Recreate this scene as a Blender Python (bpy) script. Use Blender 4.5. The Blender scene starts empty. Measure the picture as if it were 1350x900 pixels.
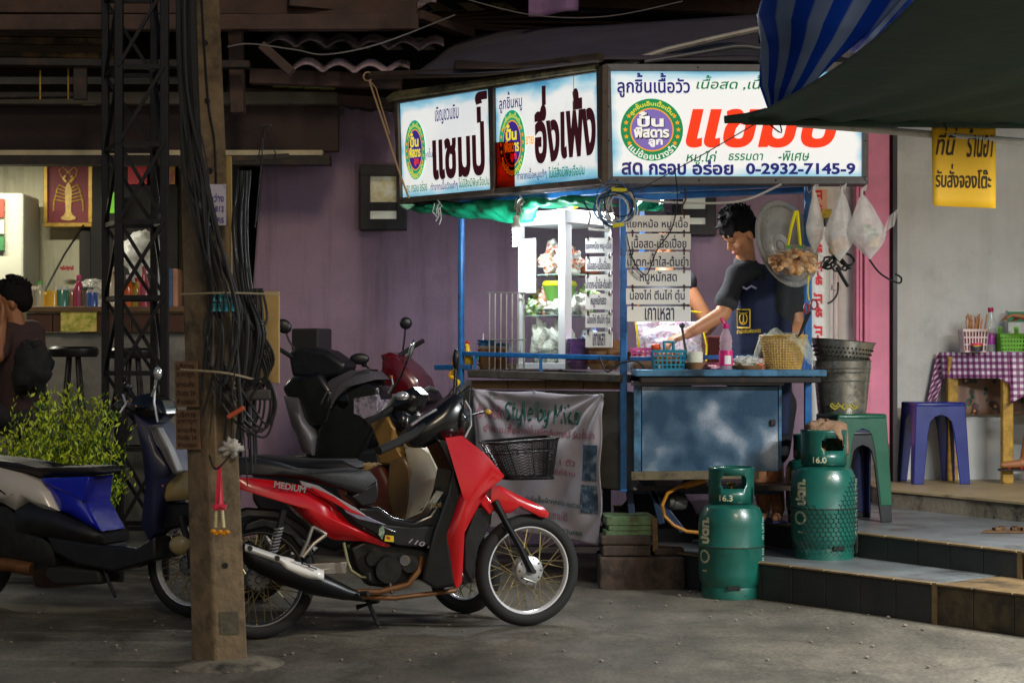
import bpy, bmesh, math, random
from mathutils import Vector as V, Matrix as M, noise
from mathutils.geometry import delaunay_2d_cdt
R_ = math.radians
sc = bpy.context.scene
COL = sc.collection
random.seed(7)

# ------------------------------------------------------------------ camera
F = 2400.0      # focal length in photo pixels (photo 1350 x 900)
HZ = 480.0      # row of the horizon in the photo
CH = 1.3        # height of the camera
cd = bpy.data.cameras.new('camera')
cam = bpy.data.objects.new('camera', cd)
COL.objects.link(cam)
cam.location = (0, 0, CH)
cam.rotation_euler = (R_(90), 0, 0)
cd.sensor_width = 36
cd.lens = F / 1350 * 36
cd.shift_y = (HZ - 450) / 1350
cd.clip_end = 500
cd.dof.use_dof = True
cd.dof.focus_distance = 10.5
cd.dof.aperture_fstop = 4
sc.camera = cam

# ------------------------------------------------------------------ night sky, street light
w = bpy.data.worlds.new("World"); sc.world = w; w.use_nodes = True
nt = w.node_tree
bg = nt.nodes['Background']
sky = nt.nodes.new('ShaderNodeTexSky'); sky.sky_type = 'NISHITA'; sky.sun_disc = False
sky.sun_elevation = R_(32); sky.sun_rotation = R_(180 - 13)
nt.links.new(sky.outputs[0], bg.inputs[0])
bg.inputs[1].default_value = 0.034
sd = bpy.data.lights.new('street_glow', 'SUN'); sd.energy = .7; sd.angle = R_(12); sd.color = (1, .80, .54)
so = bpy.data.objects.new('street_glow', sd); COL.objects.link(so)
_d = V((math.sin(R_(13)) * math.cos(R_(32)), -math.cos(R_(13)) * math.cos(R_(32)), math.sin(R_(32))))
so.rotation_euler = _d.to_track_quat('Z', 'Y').to_euler(); so.location = (5, -5, 8)
sc.view_settings.view_transform = 'Standard'; sc.view_settings.look = 'None'
sc.view_settings.exposure = 0; sc.view_settings.gamma = 1
sc.cycles.max_bounces = 6; sc.cycles.diffuse_bounces = 3; sc.cycles.glossy_bounces = 3
sc.cycles.transmission_bounces = 4; sc.cycles.transparent_max_bounces = 10
sc.cycles.sample_clamp_indirect = 4
sc.cycles.use_denoising = True
try: sc.cycles.denoiser = 'OPENIMAGEDENOISE'
except Exception: pass

# ------------------------------------------------------------------ helpers
def P(px, py, Y):
    return V(((px - 675) / F * Y, Y, CH - (py - HZ) / F * Y))
def GY(py, z=0.0):           # depth of a point lying at height z seen at row py
    return (CH - z) * F / (py - HZ)
def PG(px, py, z=0.0):
    return P(px, py, GY(py, z))

class Plane:                 # a vertical plane through (x0,y0) running at yaw
    def __init__(s, x0, y0, yaw):
        s.o = V((x0, y0, 0)); s.yaw = yaw
        s.u = V((math.cos(yaw), math.sin(yaw), 0)); s.n = V((math.sin(yaw), -math.cos(yaw), 0))
    def pt(s, px, py, off=0.0):
        o = s.o + s.n * off; k = (px - 675) / F
        t = (k * o.y - o.x) / (s.u.x - k * s.u.y)
        p = o + s.u * t
        return V((p.x, p.y, CH - (py - HZ) / F * p.y))
    def sh(s, p, off): return p + s.n * off

W = {}
def wm(o): return W.get(o.name, M.Identity(4)) if o else M.Identity(4)
def tagp(o, label=None, cat=None, group=None, kind=None):
    if label: o['label'] = label
    if cat: o['category'] = cat
    if group: o['group'] = group
    if kind: o['kind'] = kind
    return o
def thing(name, label, cat, loc=(0, 0, 0), group=None, rz=0.0, kind=None):
    o = bpy.data.objects.new(name, None); COL.objects.link(o)
    o.location = loc; o.rotation_euler = (0, 0, rz); o.empty_display_size = .1
    W[o.name] = M.Translation(V(loc)) @ M.Rotation(rz, 4, 'Z')
    return tagp(o, label, cat, group, kind)
KIDS = {}
def kids(o): return KIDS.get(o.name, [])
def link(name, me, parent=None, origin=None):
    """link mesh whose vertices are in world space"""
    if parent is not None:
        me.transform(wm(parent).inverted()); mw = wm(parent)
        o = bpy.data.objects.new(name, me); COL.objects.link(o); o.parent = parent
        KIDS.setdefault(parent.name, []).append(o)
    else:
        if origin is None and len(me.vertices):
            xs = [v.co.x for v in me.vertices]; ys = [v.co.y for v in me.vertices]; zs = [v.co.z for v in me.vertices]
            origin = V(((min(xs) + max(xs)) / 2, (min(ys) + max(ys)) / 2, min(zs)))
        mw = M.Translation(V(origin) if origin is not None else V())
        me.transform(mw.inverted())
        o = bpy.data.objects.new(name, me); COL.objects.link(o); o.location = mw.to_translation()
    W[o.name] = mw
    return o
def copy_tree(o, loc=None, rz=None, parent=None, label=None, dloc=None):
    c = o.copy(); COL.objects.link(c)
    W[c.name] = wm(o).copy()
    if parent is not None:
        c.parent = parent; KIDS.setdefault(parent.name, []).append(c)
    if loc is not None: c.location = loc
    if dloc is not None: c.location = V(o.location) + V(dloc)
    if rz is not None: c.rotation_euler = (0, 0, rz)
    if label: c['label'] = label
    if parent is None: W[c.name] = M.Translation(V(c.location)) @ M.Rotation(c.rotation_euler.z, 4, 'Z')
    for k in list(kids(o)): copy_tree(k, parent=c)
    return c

class G:
    def __init__(s): s.v = []; s.f = []; s.m = []; s.uv = {}
    def add(s, vs, fs, m=0, uv=None):
        b = len(s.v); s.v += [V(v) for v in vs]
        for f in fs: s.f.append([b + i for i in f]); s.m.append(m)
        if uv:
            for i, q in enumerate(uv): s.uv[b + i] = q
        return s
    def box(s, c, d, rz=0.0, m=0, R=None):
        c = V(c); R = R or M.Rotation(rz, 3, 'Z')
        vs = [c + R @ V((d[0] / 2 * i, d[1] / 2 * j, d[2] / 2 * k)) for i in (-1, 1) for j in (-1, 1) for k in (-1, 1)]
        return s.add(vs, [(0, 1, 3, 2), (4, 6, 7, 5), (0, 4, 5, 1), (2, 3, 7, 6), (0, 2, 6, 4), (1, 5, 7, 3)], m)
    def beam(s, a, b, w, h, m=0, up=(0, 0, 1)):
        a = V(a); b = V(b); d = (b - a).normalized(); up = V(up)
        if abs(d.dot(up)) > .98: up = V((0, 1, 0))
        x = d.cross(up).normalized(); y = x.cross(d)
        vs = [q + x * (w / 2 * i) + y * (h / 2 * j) for q in (a, b) for i, j in ((-1, -1), (1, -1), (1, 1), (-1, 1))]
        return s.add(vs, [(0, 3, 2, 1), (4, 5, 6, 7), (0, 1, 5, 4), (1, 2, 6, 5), (2, 3, 7, 6), (3, 0, 4, 7)], m)
    def tube(s, pts, r, n=8, closed=False, m=0, caps=True):
        pts = [V(p) for p in pts]; N = len(pts)
        rr = r if isinstance(r, (list, tuple)) else [r] * N
        t = []
        for i in range(N):
            a = pts[i - 1] if (i or closed) else pts[0]; b = pts[(i + 1) % N] if (i < N - 1 or closed) else pts[-1]
            d = b - a; t.append(d.normalized() if d.length > 1e-9 else V((0, 0, 1)))
        x = t[0].cross(V((0, 0, 1)));
        if x.length < .05: x = t[0].cross(V((0, 1, 0)))
        x.normalize(); vs = []
        for i in range(N):
            x = (x - t[i] * x.dot(t[i]));
            if x.length < 1e-6: x = t[i].orthogonal()
            x.normalize(); y = t[i].cross(x)
            for k in range(n):
                a = 2 * math.pi * k / n
                vs.append(pts[i] + (x * math.cos(a) + y * math.sin(a)) * rr[i])
        fs = []
        for i in range(N if closed else N - 1):
            j = (i + 1) % N
            for k in range(n):
                l = (k + 1) % n; fs.append((i * n + k, i * n + l, j * n + l, j * n + k))
        if caps and not closed: fs.append(tuple(range(n))[::-1]); fs.append(tuple((N - 1) * n + k for k in range(n)))
        return s.add(vs, fs, m)
    def cyl(s, a, b, r0, r1=None, n=14, m=0): return s.tube([a, b], [r0, r0 if r1 is None else r1], n, m=m)
    def lathe(s, c, prof, n=24, R=None, m=0, caps=False, sy=1.0):
        c = V(c); R = R or M.Identity(3); vs = []; fs = []
        for r, z in prof:
            for k in range(n):
                a = 2 * math.pi * k / n; vs.append(c + R @ V((r * math.cos(a), r * math.sin(a) * sy, z)))
        L = len(prof)
        for i in range(L - 1):
            for k in range(n):
                l = (k + 1) % n; fs.append((i * n + k, i * n + l, (i + 1) * n + l, (i + 1) * n + k))
        if caps: fs.append(tuple(range(n))[::-1]); fs.append(tuple((L - 1) * n + k for k in range(n)))
        return s.add(vs, fs, m)
    def sph(s, c, r, n=12, m=0, R=None):
        if not isinstance(r, (tuple, list)): r = (r, r, r)
        c = V(c); R = R or M.Identity(3); k2 = max(4, n // 2); vs = []; fs = []
        for i in range(1, k2):
            th = math.pi * i / k2
            for k in range(n):
                a = 2 * math.pi * k / n
                vs.append(c + R @ V((r[0] * math.sin(th) * math.cos(a), r[1] * math.sin(th) * math.sin(a), r[2] * math.cos(th))))
        b = len(vs); vs += [c + R @ V((0, 0, r[2])), c - R @ V((0, 0, r[2]))]
        for i in range(k2 - 2):
            for k in range(n):
                l = (k + 1) % n; fs.append((i * n + k, (i + 1) * n + k, (i + 1) * n + l, i * n + l))
        for k in range(n):
            l = (k + 1) % n; fs.append((b, k, l)); fs.append((b + 1, (k2 - 2) * n + l, (k2 - 2) * n + k))
        return s.add(vs, fs, m)
    def prism(s, pts, d, m=0, both=True):
        """pts: closed planar 3D outline; d: extrusion vector (centred when both)"""
        d = V(d); pts = [V(p) for p in pts]; n = len(pts); o = d / 2 if both else V()
        vs = [p - o for p in pts] + [p - o + d for p in pts]
        return s.add(vs, [tuple(range(n))[::-1], tuple(range(n, 2 * n))] + [(i, (i + 1) % n, n + (i + 1) % n, n + i) for i in range(n)], m)
    def slab(s, pl, px, w0, w1, m=0):
        """outline given in photo pixels on a plane, from offset w0 to w1 (towards the viewer)"""
        pts = [pl.pt(a, b, w1) for a, b in px]
        return s.prism(pts, pl.n * (w0 - w1), m, both=False)
    def grid(s, fn, nu, nv, m=0, closeu=False):
        vs = []; uv = []
        for j in range(nv + 1):
            for i in range(nu + 1):
                vs.append(fn(i / nu, j / nv)); uv.append((i / nu, j / nv))
        k = nu + 1
        return s.add(vs, [(j * k + i, j * k + i + 1, (j + 1) * k + i + 1, (j + 1) * k + i) for j in range(nv) for i in range(nu)], m, uv)
    def build(s, name, mats, parent=None, smooth=35, bevel=0, solid=0, sub=0, seg=2, origin=None, kind=None, recalc=True, disp=None):
        me = bpy.data.meshes.new(name)
        me.from_pydata(s.v, [], s.f)
        if s.uv:
            ul = me.uv_layers.new(name='UVMap')
            for l in me.loops:
                q = s.uv.get(l.vertex_index)
                if q: ul.data[l.index].uv = q
        for i, p in enumerate(me.polygons): p.material_index = s.m[i]
        if recalc:
            bm = bmesh.new(); bm.from_mesh(me); bmesh.ops.recalc_face_normals(bm, faces=bm.faces); bm.to_mesh(me); bm.free()
        if smooth:
            me.shade_smooth()
            if smooth < 180: me.set_sharp_from_angle(angle=R_(smooth))
        for mm in (mats if isinstance(mats, (list, tuple)) else [mats]): me.materials.append(mm)
        o = link(name, me, parent, origin)
        if bevel:
            b = o.modifiers.new('bevel', 'BEVEL'); b.width = bevel; b.segments = seg; b.limit_method = 'ANGLE'; b.angle_limit = R_(40); b.harden_normals = False
        if solid:
            b = o.modifiers.new('solid', 'SOLIDIFY'); b.thickness = solid; b.offset = 0
        if sub:
            b = o.modifiers.new('sub', 'SUBSURF'); b.levels = sub; b.render_levels = sub
        if kind: o['kind'] = kind
        return o

def tag(o, label, cat, group=None, kind=None): return tagp(o, label, cat, group, kind)
def struct(o): o['kind'] = 'structure'; return o

# ------------------------------------------------------------------ materials
def lin(c):
    c = c / 255
    return c / 12.92 if c <= .04045 else ((c + .055) / 1.055) ** 2.4
def hx(s):
    return (lin(int(s[0:2], 16)), lin(int(s[2:4], 16)), lin(int(s[4:6], 16)))
MC = {}
def mat(name, col, rough=.6, metal=0, var=.18, vs=6, bump=0, bs=60, emis=0, trans=0, coat=0, dirt=None, alpha=1, spec=.5, coord='Object', sheen=0):
    if name in MC: return MC[name]
    if isinstance(col, str): col = hx(col)
    m = bpy.data.materials.new(name); m.use_nodes = True; MC[name] = m
    nt = m.node_tree; p = nt.nodes['Principled BSDF']; L = nt.links.new
    tc = nt.nodes.new('ShaderNodeTexCoord')
    nz = nt.nodes.new('ShaderNodeTexNoise'); nz.inputs['Scale'].default_value = vs; nz.inputs['Detail'].default_value = 6; nz.inputs['Roughness'].default_value = .65
    L(tc.outputs[coord], nz.inputs['Vector'])
    mr = nt.nodes.new('ShaderNodeValToRGB')
    mr.color_ramp.elements[0].position = .32; mr.color_ramp.elements[1].position = .68
    mr.color_ramp.elements[0].color = tuple(c * (1 - var) for c in col) + (1,)
    mr.color_ramp.elements[1].color = tuple(min(1, c * (1 + var)) for c in col) + (1,)
    L(nz.outputs[0], mr.inputs[0]); out = mr.outputs[0]
    if dirt:
        dc, dscale, amt = dirt
        if isinstance(dc, str): dc = hx(dc)
        n2 = nt.nodes.new('ShaderNodeTexNoise'); n2.inputs['Scale'].default_value = dscale; n2.inputs['Detail'].default_value = 8; n2.inputs['Roughness'].default_value = .7
        L(tc.outputs[coord], n2.inputs['Vector'])
        r2 = nt.nodes.new('ShaderNodeValToRGB'); r2.color_ramp.elements[0].position = 1 - amt - .1; r2.color_ramp.elements[1].position = min(1, 1 - amt + .08)
        L(n2.outputs[0], r2.inputs[0])
        mx = nt.nodes.new('ShaderNodeMix'); mx.data_type = 'RGBA'
        L(r2.outputs[0], mx.inputs[0]); L(out, mx.inputs[6]); mx.inputs[7].default_value = tuple(dc) + (1,); out = mx.outputs[2]
    L(out, p.inputs['Base Color'])
    rr = nt.nodes.new('ShaderNodeMapRange'); rr.inputs[3].default_value = max(0, rough - .12); rr.inputs[4].default_value = min(1, rough + .12)
    L(nz.outputs[0], rr.inputs[0]); L(rr.outputs[0], p.inputs['Roughness'])
    p.inputs['Metallic'].default_value = metal
    p.inputs['Specular IOR Level'].default_value = spec
    if coat: p.inputs['Coat Weight'].default_value = coat; p.inputs['Coat Roughness'].default_value = .08
    if sheen: p.inputs['Sheen Weight'].default_value = sheen
    if trans: p.inputs['Transmission Weight'].default_value = trans
    if alpha < 1: p.inputs['Alpha'].default_value = alpha
    if emis: L(out, p.inputs['Emission Color']); p.inputs['Emission Strength'].default_value = emis
    if bump:
        n3 = nt.nodes.new('ShaderNodeTexNoise'); n3.inputs['Scale'].default_value = bs; n3.inputs['Detail'].default_value = 5
        L(tc.outputs[coord], n3.inputs['Vector'])
        b = nt.nodes.new('ShaderNodeBump'); b.inputs['Strength'].default_value = bump; b.inputs['Distance'].default_value = .01
        L(n3.outputs[0], b.inputs['Height']); L(b.outputs[0], p.inputs['Normal'])
    return m

BLUE = mat('blue_paint', '1a5f9c', .35, var=.25, vs=14, dirt=('33302c', 20, .33))
DARKM = mat('dark_steel', '2b2726', .55, .4, dirt=('4a3426', 10, .4))
BLACKP = mat('black_plastic', '17171a', .38, var=.3, vs=12, bump=.1, bs=200)
RUBBER = mat('tyre_rubber', '141414', .8, var=.3, vs=30)
CHROME = mat('chrome', 'e2e2e4', .16, .75, var=.05)
STEEL = mat('brushed_steel', 'b9b6ae', .32, .7, var=.12, vs=18, dirt=('6b6255', 9, .36))
ALU = mat('cast_aluminium', '8f8d88', .45, .8, var=.15)
WHITE = mat('white_plastic', 'e6e6e4', .4, var=.05)
WOOD = mat('old_wood', '6b5238', .8, var=.4, vs=12, bump=.4, bs=40)
DWOOD = mat('dark_wood', '3a2c22', .8, var=.4, vs=9, bump=.4, bs=30)
CABLE = mat('cable_black', '121214', .5)
SKIN = mat('skin', 'b47c56', .5, var=.08, vs=14, bump=.05, bs=150)
HAIR = mat('black_hair', '0d0b0b', .75, var=.3, vs=60, bump=.5, bs=120, spec=.2)
def glassmat():
    m = bpy.data.materials.new('clear_glass'); m.use_nodes = True; nt = m.node_tree; L = nt.links.new
    nt.nodes.remove(nt.nodes['Principled BSDF']); out = nt.nodes['Material Output']
    t = nt.nodes.new('ShaderNodeBsdfTransparent'); t.inputs[0].default_value = (.9, .95, .94, 1)
    g = nt.nodes.new('ShaderNodeBsdfGlossy'); g.inputs['Roughness'].default_value = .05
    mx = nt.nodes.new('ShaderNodeMixShader'); mx.inputs[0].default_value = .07; L(t.outputs[0], mx.inputs[1]); L(g.outputs[0], mx.inputs[2]); L(mx.outputs[0], out.inputs[0])
    return m
GLASS = glassmat()
def thinplastic(name, col, op, rough=.3, crinkle=1.0, cs=35):
    """thin film: partly see-through, crinkled"""
    m = bpy.data.materials.new(name); m.use_nodes = True; nt = m.node_tree; L = nt.links.new
    p = nt.nodes['Principled BSDF']; out = nt.nodes['Material Output']
    p.inputs['Base Color'].default_value = hx(col) + (1,); p.inputs['Roughness'].default_value = rough
    p.inputs['Subsurface Weight'].default_value = 0
    tr = nt.nodes.new('ShaderNodeBsdfTranslucent'); tr.inputs[0].default_value = hx(col) + (1,)
    t = nt.nodes.new('ShaderNodeBsdfTransparent')
    tc = nt.nodes.new('ShaderNodeTexCoord'); n = nt.nodes.new('ShaderNodeTexNoise'); n.inputs['Scale'].default_value = cs; n.inputs['Detail'].default_value = 3
    L(tc.outputs['Object'], n.inputs['Vector'])
    b = nt.nodes.new('ShaderNodeBump'); b.inputs['Strength'].default_value = crinkle; b.inputs['Distance'].default_value = .02; L(n.outputs[0], b.inputs['Height']); L(b.outputs[0], p.inputs['Normal'])
    m1 = nt.nodes.new('ShaderNodeMixShader'); m1.inputs[0].default_value = .4; L(p.outputs[0], m1.inputs[1]); L(tr.outputs[0], m1.inputs[2])
    r = nt.nodes.new('ShaderNodeMapRange'); r.inputs[1].default_value = .3; r.inputs[2].default_value = .7; r.inputs[3].default_value = max(0, op - .2); r.inputs[4].default_value = min(1, op + .2); L(n.outputs[0], r.inputs[0])
    m2 = nt.nodes.new('ShaderNodeMixShader'); L(r.outputs[0], m2.inputs[0]); L(t.outputs[0], m2.inputs[1]); L(m1.outputs[0], m2.inputs[2]); L(m2.outputs[0], out.inputs[0])
    return m
BAG = thinplastic('white_bag_film', 'fafaf8', .62, .3, .5, 14)
CLEARBAG = thinplastic('clear_bag_film', 'e8e8e4', .3, .15, 1.2)
def emit(name, col, s, var=0):
    if name in MC: return MC[name]
    m = bpy.data.materials.new(name); m.use_nodes = True; MC[name] = m
    p = m.node_tree.nodes['Principled BSDF']; c = hx(col) if isinstance(col, str) else col
    p.inputs['Base Color'].default_value = (c[0] * .6, c[1] * .6, c[2] * .6, 1); p.inputs['Roughness'].default_value = .4
    p.inputs['Emission Color'].default_value = c + (1,); p.inputs['Emission Strength'].default_value = s
    return m

# ------------------------------------------------------------------ lettering (built-in font, own layout for stacked Thai marks)
SCR_ = bpy.data.scenes.new('scratch')
def evmesh(o):
    vl = SCR_.view_layers[0]; vl.update(); return bpy.data.meshes.new_from_object(o.evaluated_get(vl.depsgraph))
GC = {}
UP = set('\u0e31\u0e34\u0e35\u0e36\u0e37\u0e47\u0e4d'); TONE = set('\u0e48\u0e49\u0e4a\u0e4b\u0e4c')
OC = {}
def _outline(s, off):
    if s not in OC: OC[s] = _outline0(s)
    return OC[s]
def _outline0(s):
    c = bpy.data.curves.new('t', 'FONT'); c.body = s; c.size = 1; c.fill_mode = 'NONE' if False else 'BOTH'
    c.dimensions = '2D'; c.resolution_u = 3
    c.fill_mode = 'NONE'
    o = bpy.data.objects.new('t', c); SCR_.collection.objects.link(o); me = evmesh(o)
    vs = [(v.co.x, v.co.y) for v in me.vertices]; es = [tuple(e.vertices) for e in me.edges]
    bpy.data.objects.remove(o); bpy.data.curves.remove(c); bpy.data.meshes.remove(me)
    return vs, es
def glyph(ch, bold=0.0):
    k = (ch, bold)
    if k in GC: return GC[k]
    b0, _ = _outline('l', 0); b1, _ = _outline(ch + 'l', 0)
    adv = (max(x for x, y in b1) - max(x for x, y in b0)) if b1 else .3
    if ch == ' ': GC[k] = ([], [], .28); return GC[k]
    vs, es = _outline(ch, bold)
    if not vs: GC[k] = ([], [], .28); return GC[k]
    nb = {}
    for a, b in es: nb.setdefault(a, []).append(b); nb.setdefault(b, []).append(a)
    seen = set(); loops = []
    # meshes from text keep each contour's vertices in drawing order
    for a in range(len(vs)):
        if a in seen: continue
        loop = [a]; seen.add(a); cur = a
        while True:
            nx = [q for q in nb.get(cur, []) if q not in seen]
            if not nx: break
            cur = (cur + 1) if (cur + 1) in nx else nx[0]
            loop.append(cur); seen.add(cur)
        if len(loop) > 2: loops.append(loop)
    def area(pts): return sum(pts[i][0] * pts[(i + 1) % len(pts)][1] - pts[(i + 1) % len(pts)][0] * pts[i][1] for i in range(len(pts)))
    if bold and loops:
        sgn = 1 if area([vs[i] for i in max(loops, key=lambda l: abs(area([vs[i] for i in l])))]) < 0 else -1
        nv = list(vs)
        for lp in loops:
            L = len(lp)
            for j in range(L):
                p = V(vs[lp[j]]); a = V(vs[lp[j - 1]]); b = V(vs[lp[(j + 1) % L]]); d1 = (p - a); d2 = (b - p)
                if d1.length < 1e-6 or d2.length < 1e-6: continue
                d1.normalize(); d2.normalize(); n = V((-(d1.y + d2.y), d1.x + d2.x))
                if n.length < .3: n = V((-d1.y, d1.x))
                n.normalize(); k = 1 / max(.6, n.dot(V((-d1.y, d1.x)))); q = p + n * (bold * sgn * k); nv[lp[j]] = (q.x, q.y)
        vs = nv
    V2 = []; Fs = []; sg = []
    for lp in loops:
        b = len(V2); pts = [vs[i] for i in lp]
        ar = sum(pts[i][0] * pts[(i + 1) % len(pts)][1] - pts[(i + 1) % len(pts)][0] * pts[i][1] for i in range(len(pts)))
        V2 += [V(p) for p in pts]; Fs.append(list(range(b, b + len(pts)))); sg.append(1 if ar > 0 else -1)
    try:
        ed = [(f[i], f[(i + 1) % len(f)]) for f in Fs for i in range(len(f))]
        ov, oe, of, _, _, _ = delaunay_2d_cdt(V2, ed, [], 0, 1e-6)
        def wind(x, y):
            n = 0
            for f in Fs:
                for i in range(len(f)):
                    p = V2[f[i]]; q = V2[f[(i + 1) % len(f)]]
                    if (p.y <= y) != (q.y <= y):
                        if p.x + (y - p.y) / (q.y - p.y) * (q.x - p.x) > x: n += 1 if q.y > p.y else -1
            return n
        fs = [tuple(f) for f in of if wind(sum(ov[i].x for i in f) / len(f), sum(ov[i].y for i in f) / len(f)) != 0]
        GC[k] = ([(p.x, p.y) for p in ov], fs, adv)
    except Exception:
        GC[k] = ([], [], adv)
    return GC[k]
def layout(s, bold=0.0, track=0.0):
    vs = []; fs = []; x = 0
    for i, ch in enumerate(s):
        gv, gf, adv = glyph(ch, bold)
        dy = dx = 0
        if ch in TONE:
            if (i and s[i - 1] in UP) or (i + 1 < len(s) and s[i + 1] == '\u0e33'): dy = .24
            pb = s[i - 1] if i else ''
            if i > 1 and s[i - 1] in UP: pb = s[i - 2]
            if pb in 'ปฝฟ': dx = -.12
        if ch in UP and i and s[i - 1] in 'ปฝฟ': dx = -.12
        b = len(vs); vs += [(x + dx + a, dy + c) for a, c in gv]; fs += [tuple(b + q for q in f) for f in gf]
        x += adv + (track if adv > .05 else 0)
    return vs, fs
def lettering(s, fn, mt, parent, name='lettering', bold=0.0, shear=0.0, box=(0, 0, 1, 1), track=0.0, base=None):
    """text fitted to box (u0,v0,u1,v1); fn maps (u,v) to a world point"""
    vs, fs = layout(s, bold, track)
    if not vs: return None
    vs = [(a + c * shear, c) for a, c in vs]
    x0 = min(a for a, c in vs); x1 = max(a for a, c in vs); y0 = min(c for a, c in vs); y1 = max(c for a, c in vs)
    g = G(); u0, v0, u1, v1 = box
    g.add([fn(u0 + (a - x0) / (x1 - x0) * (u1 - u0), v0 + (c - y0) / (y1 - y0) * (v1 - v0)) for a, c in vs], fs)
    return g.build(name, mt, parent, smooth=0, recalc=False)

# ------------------------------------------------------------------ blobs: one continuous skin from overlapping volumes
def blob(prims, voxel=.01, smooth=4, name='body', fac=.5):
    g = G()
    for q in prims:
        if q[0] == 'c':
            _, a, b, r0, r1 = q; a = V(a); b = V(b); d = (b - a)
            z = d.normalized() if d.length > 1e-6 else V((0, 0, 1)); x = z.orthogonal().normalized(); y = z.cross(x); n = 14
            rings = [(a - z * r0 * math.cos(t), r0 * math.sin(t)) for t in (.35, .8, 1.2, 1.57)] + [(b + z * r1 * math.cos(t), r1 * math.sin(t)) for t in (1.57, 1.2, .8, .35)]
            vs = [c + (x * math.cos(2 * math.pi * k / n) + y * math.sin(2 * math.pi * k / n)) * r for c, r in rings for k in range(n)]
            fs = [(i * n + k, i * n + (k + 1) % n, (i + 1) * n + (k + 1) % n, (i + 1) * n + k) for i in range(7) for k in range(n)]
            fs += [tuple(range(n))[::-1], tuple(7 * n + k for k in range(n))]
            g.add(vs, fs)
        else:
            _, c, r = q[:3]; g.sph(c, r, 18, R=q[3] if len(q) > 3 else None)
    me = bpy.data.meshes.new('tmp'); me.from_pydata(g.v, [], g.f)
    o = bpy.data.objects.new('tmp', me); SCR_.collection.objects.link(o)
    r = o.modifiers.new('r', 'REMESH'); r.mode = 'VOXEL'; r.voxel_size = voxel; r.use_smooth_shade = True
    if smooth: q = o.modifiers.new('s', 'SMOOTH'); q.iterations = smooth; q.factor = fac
    m2 = evmesh(o)
    bpy.data.objects.remove(o); bpy.data.meshes.remove(me); m2.name = name
    return m2
def link_blob(name, me, mt, parent=None, keep=None, solid=0, disp=None):
    if keep or disp:
        bm = bmesh.new(); bm.from_mesh(me)
        if disp:
            bm.normal_update()
            for v in bm.verts: v.co += v.normal * disp(v.co)
        if keep: bmesh.ops.delete(bm, geom=[v for v in bm.verts if not keep(v.co)], context='VERTS')
        bm.to_mesh(me); bm.free()
    me.shade_smooth(); me.materials.clear(); me.materials.append(mt)
    o = link(name, me, parent)
    if solid: b = o.modifiers.new('solid', 'SOLIDIFY'); b.thickness = solid; b.offset = 1
    return o
# ================================================================== SETTING
def ground_mat():
    m = bpy.data.materials.new('worn_concrete'); m.use_nodes = True; nt = m.node_tree; L = nt.links.new; p = nt.nodes['Principled BSDF']
    tc = nt.nodes.new('ShaderNodeTexCoord')
    def nz(s, d=8, r=.65, sx=1, sy=1):
        mp = nt.nodes.new('ShaderNodeMapping'); mp.inputs['Scale'].default_value = (sx, sy, 1); L(tc.outputs['Object'], mp.inputs[0])
        n = nt.nodes.new('ShaderNodeTexNoise'); n.inputs['Scale'].default_value = s; n.inputs['Detail'].default_value = d; n.inputs['Roughness'].default_value = r; L(mp.outputs[0], n.inputs['Vector']); return n.outputs[0]
    def ramp(a, c0, p0, c1, p1):
        r = nt.nodes.new('ShaderNodeValToRGB'); r.color_ramp.elements[0].position = p0; r.color_ramp.elements[1].position = p1
        r.color_ramp.elements[0].color = c0; r.color_ramp.elements[1].color = c1; L(a, r.inputs[0]); return r.outputs[0]
    base = ramp(nz(1.1), (.075, .066, .050, 1), .32, (.20, .172, .128, 1), .72)
    fine = ramp(nz(45, 4, .8), (.4, .4, .4, 1), .32, (1.35, 1.35, 1.35, 1), .66)
    stain = ramp(nz(1.6, 6, .65, 2.0, .8), (.5, .49, .48, 1), .40, (1, 1, 1, 1), .6)
    def mul(a, b, f=1):
        x = nt.nodes.new('ShaderNodeMix'); x.data_type = 'RGBA'; x.blend_type = 'MULTIPLY'; x.inputs[0].default_value = f; L(a, x.inputs[6]); L(b, x.inputs[7]); return x.outputs[2]
    c = mul(mul(base, fine), stain, .8)
    v = nt.nodes.new('ShaderNodeTexVoronoi'); v.feature = 'DISTANCE_TO_EDGE'; v.inputs['Scale'].default_value = .55
    mp = nt.nodes.new('ShaderNodeMapping'); L(tc.outputs['Object'], mp.inputs[0])
    n = nt.nodes.new('ShaderNodeTexNoise'); n.inputs['Scale'].default_value = 3; L(tc.outputs['Object'], n.inputs['Vector'])
    ad = nt.nodes.new('ShaderNodeMix'); ad.data_type = 'RGBA'; ad.blend_type = 'ADD'; ad.inputs[0].default_value = .5; L(mp.outputs[0], ad.inputs[6]); L(n.outputs[1], ad.inputs[7]); L(ad.outputs[2], v.inputs['Vector'])
    cr = ramp(v.outputs[0], (.3, .3, .3, 1), .004, (1, 1, 1, 1), .014)
    c = mul(c, cr, .35)
    L(c, p.inputs['Base Color'])
    rr = nt.nodes.new('ShaderNodeMapRange'); rr.inputs[3].default_value = .5; rr.inputs[4].default_value = .95; L(nz(2.5), rr.inputs[0]); L(rr.outputs[0], p.inputs['Roughness'])
    b = nt.nodes.new('ShaderNodeBump'); b.inputs['Strength'].default_value = .5; b.inputs['Distance'].default_value = .010; L(nz(30, 8, .75), b.inputs['Height']); L(b.outputs[0], p.inputs['Normal'])
    return m
GM = ground_mat()
g = G(); g.grid(lambda u, v: V((-60 + 120 * u, -20 + 120 * v, .006 * noise.noise(V((u * 90, v * 90, 0))))), 120, 120)
struct(g.build('ground', GM, smooth=180, origin=(0, 0, 0)))
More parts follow.
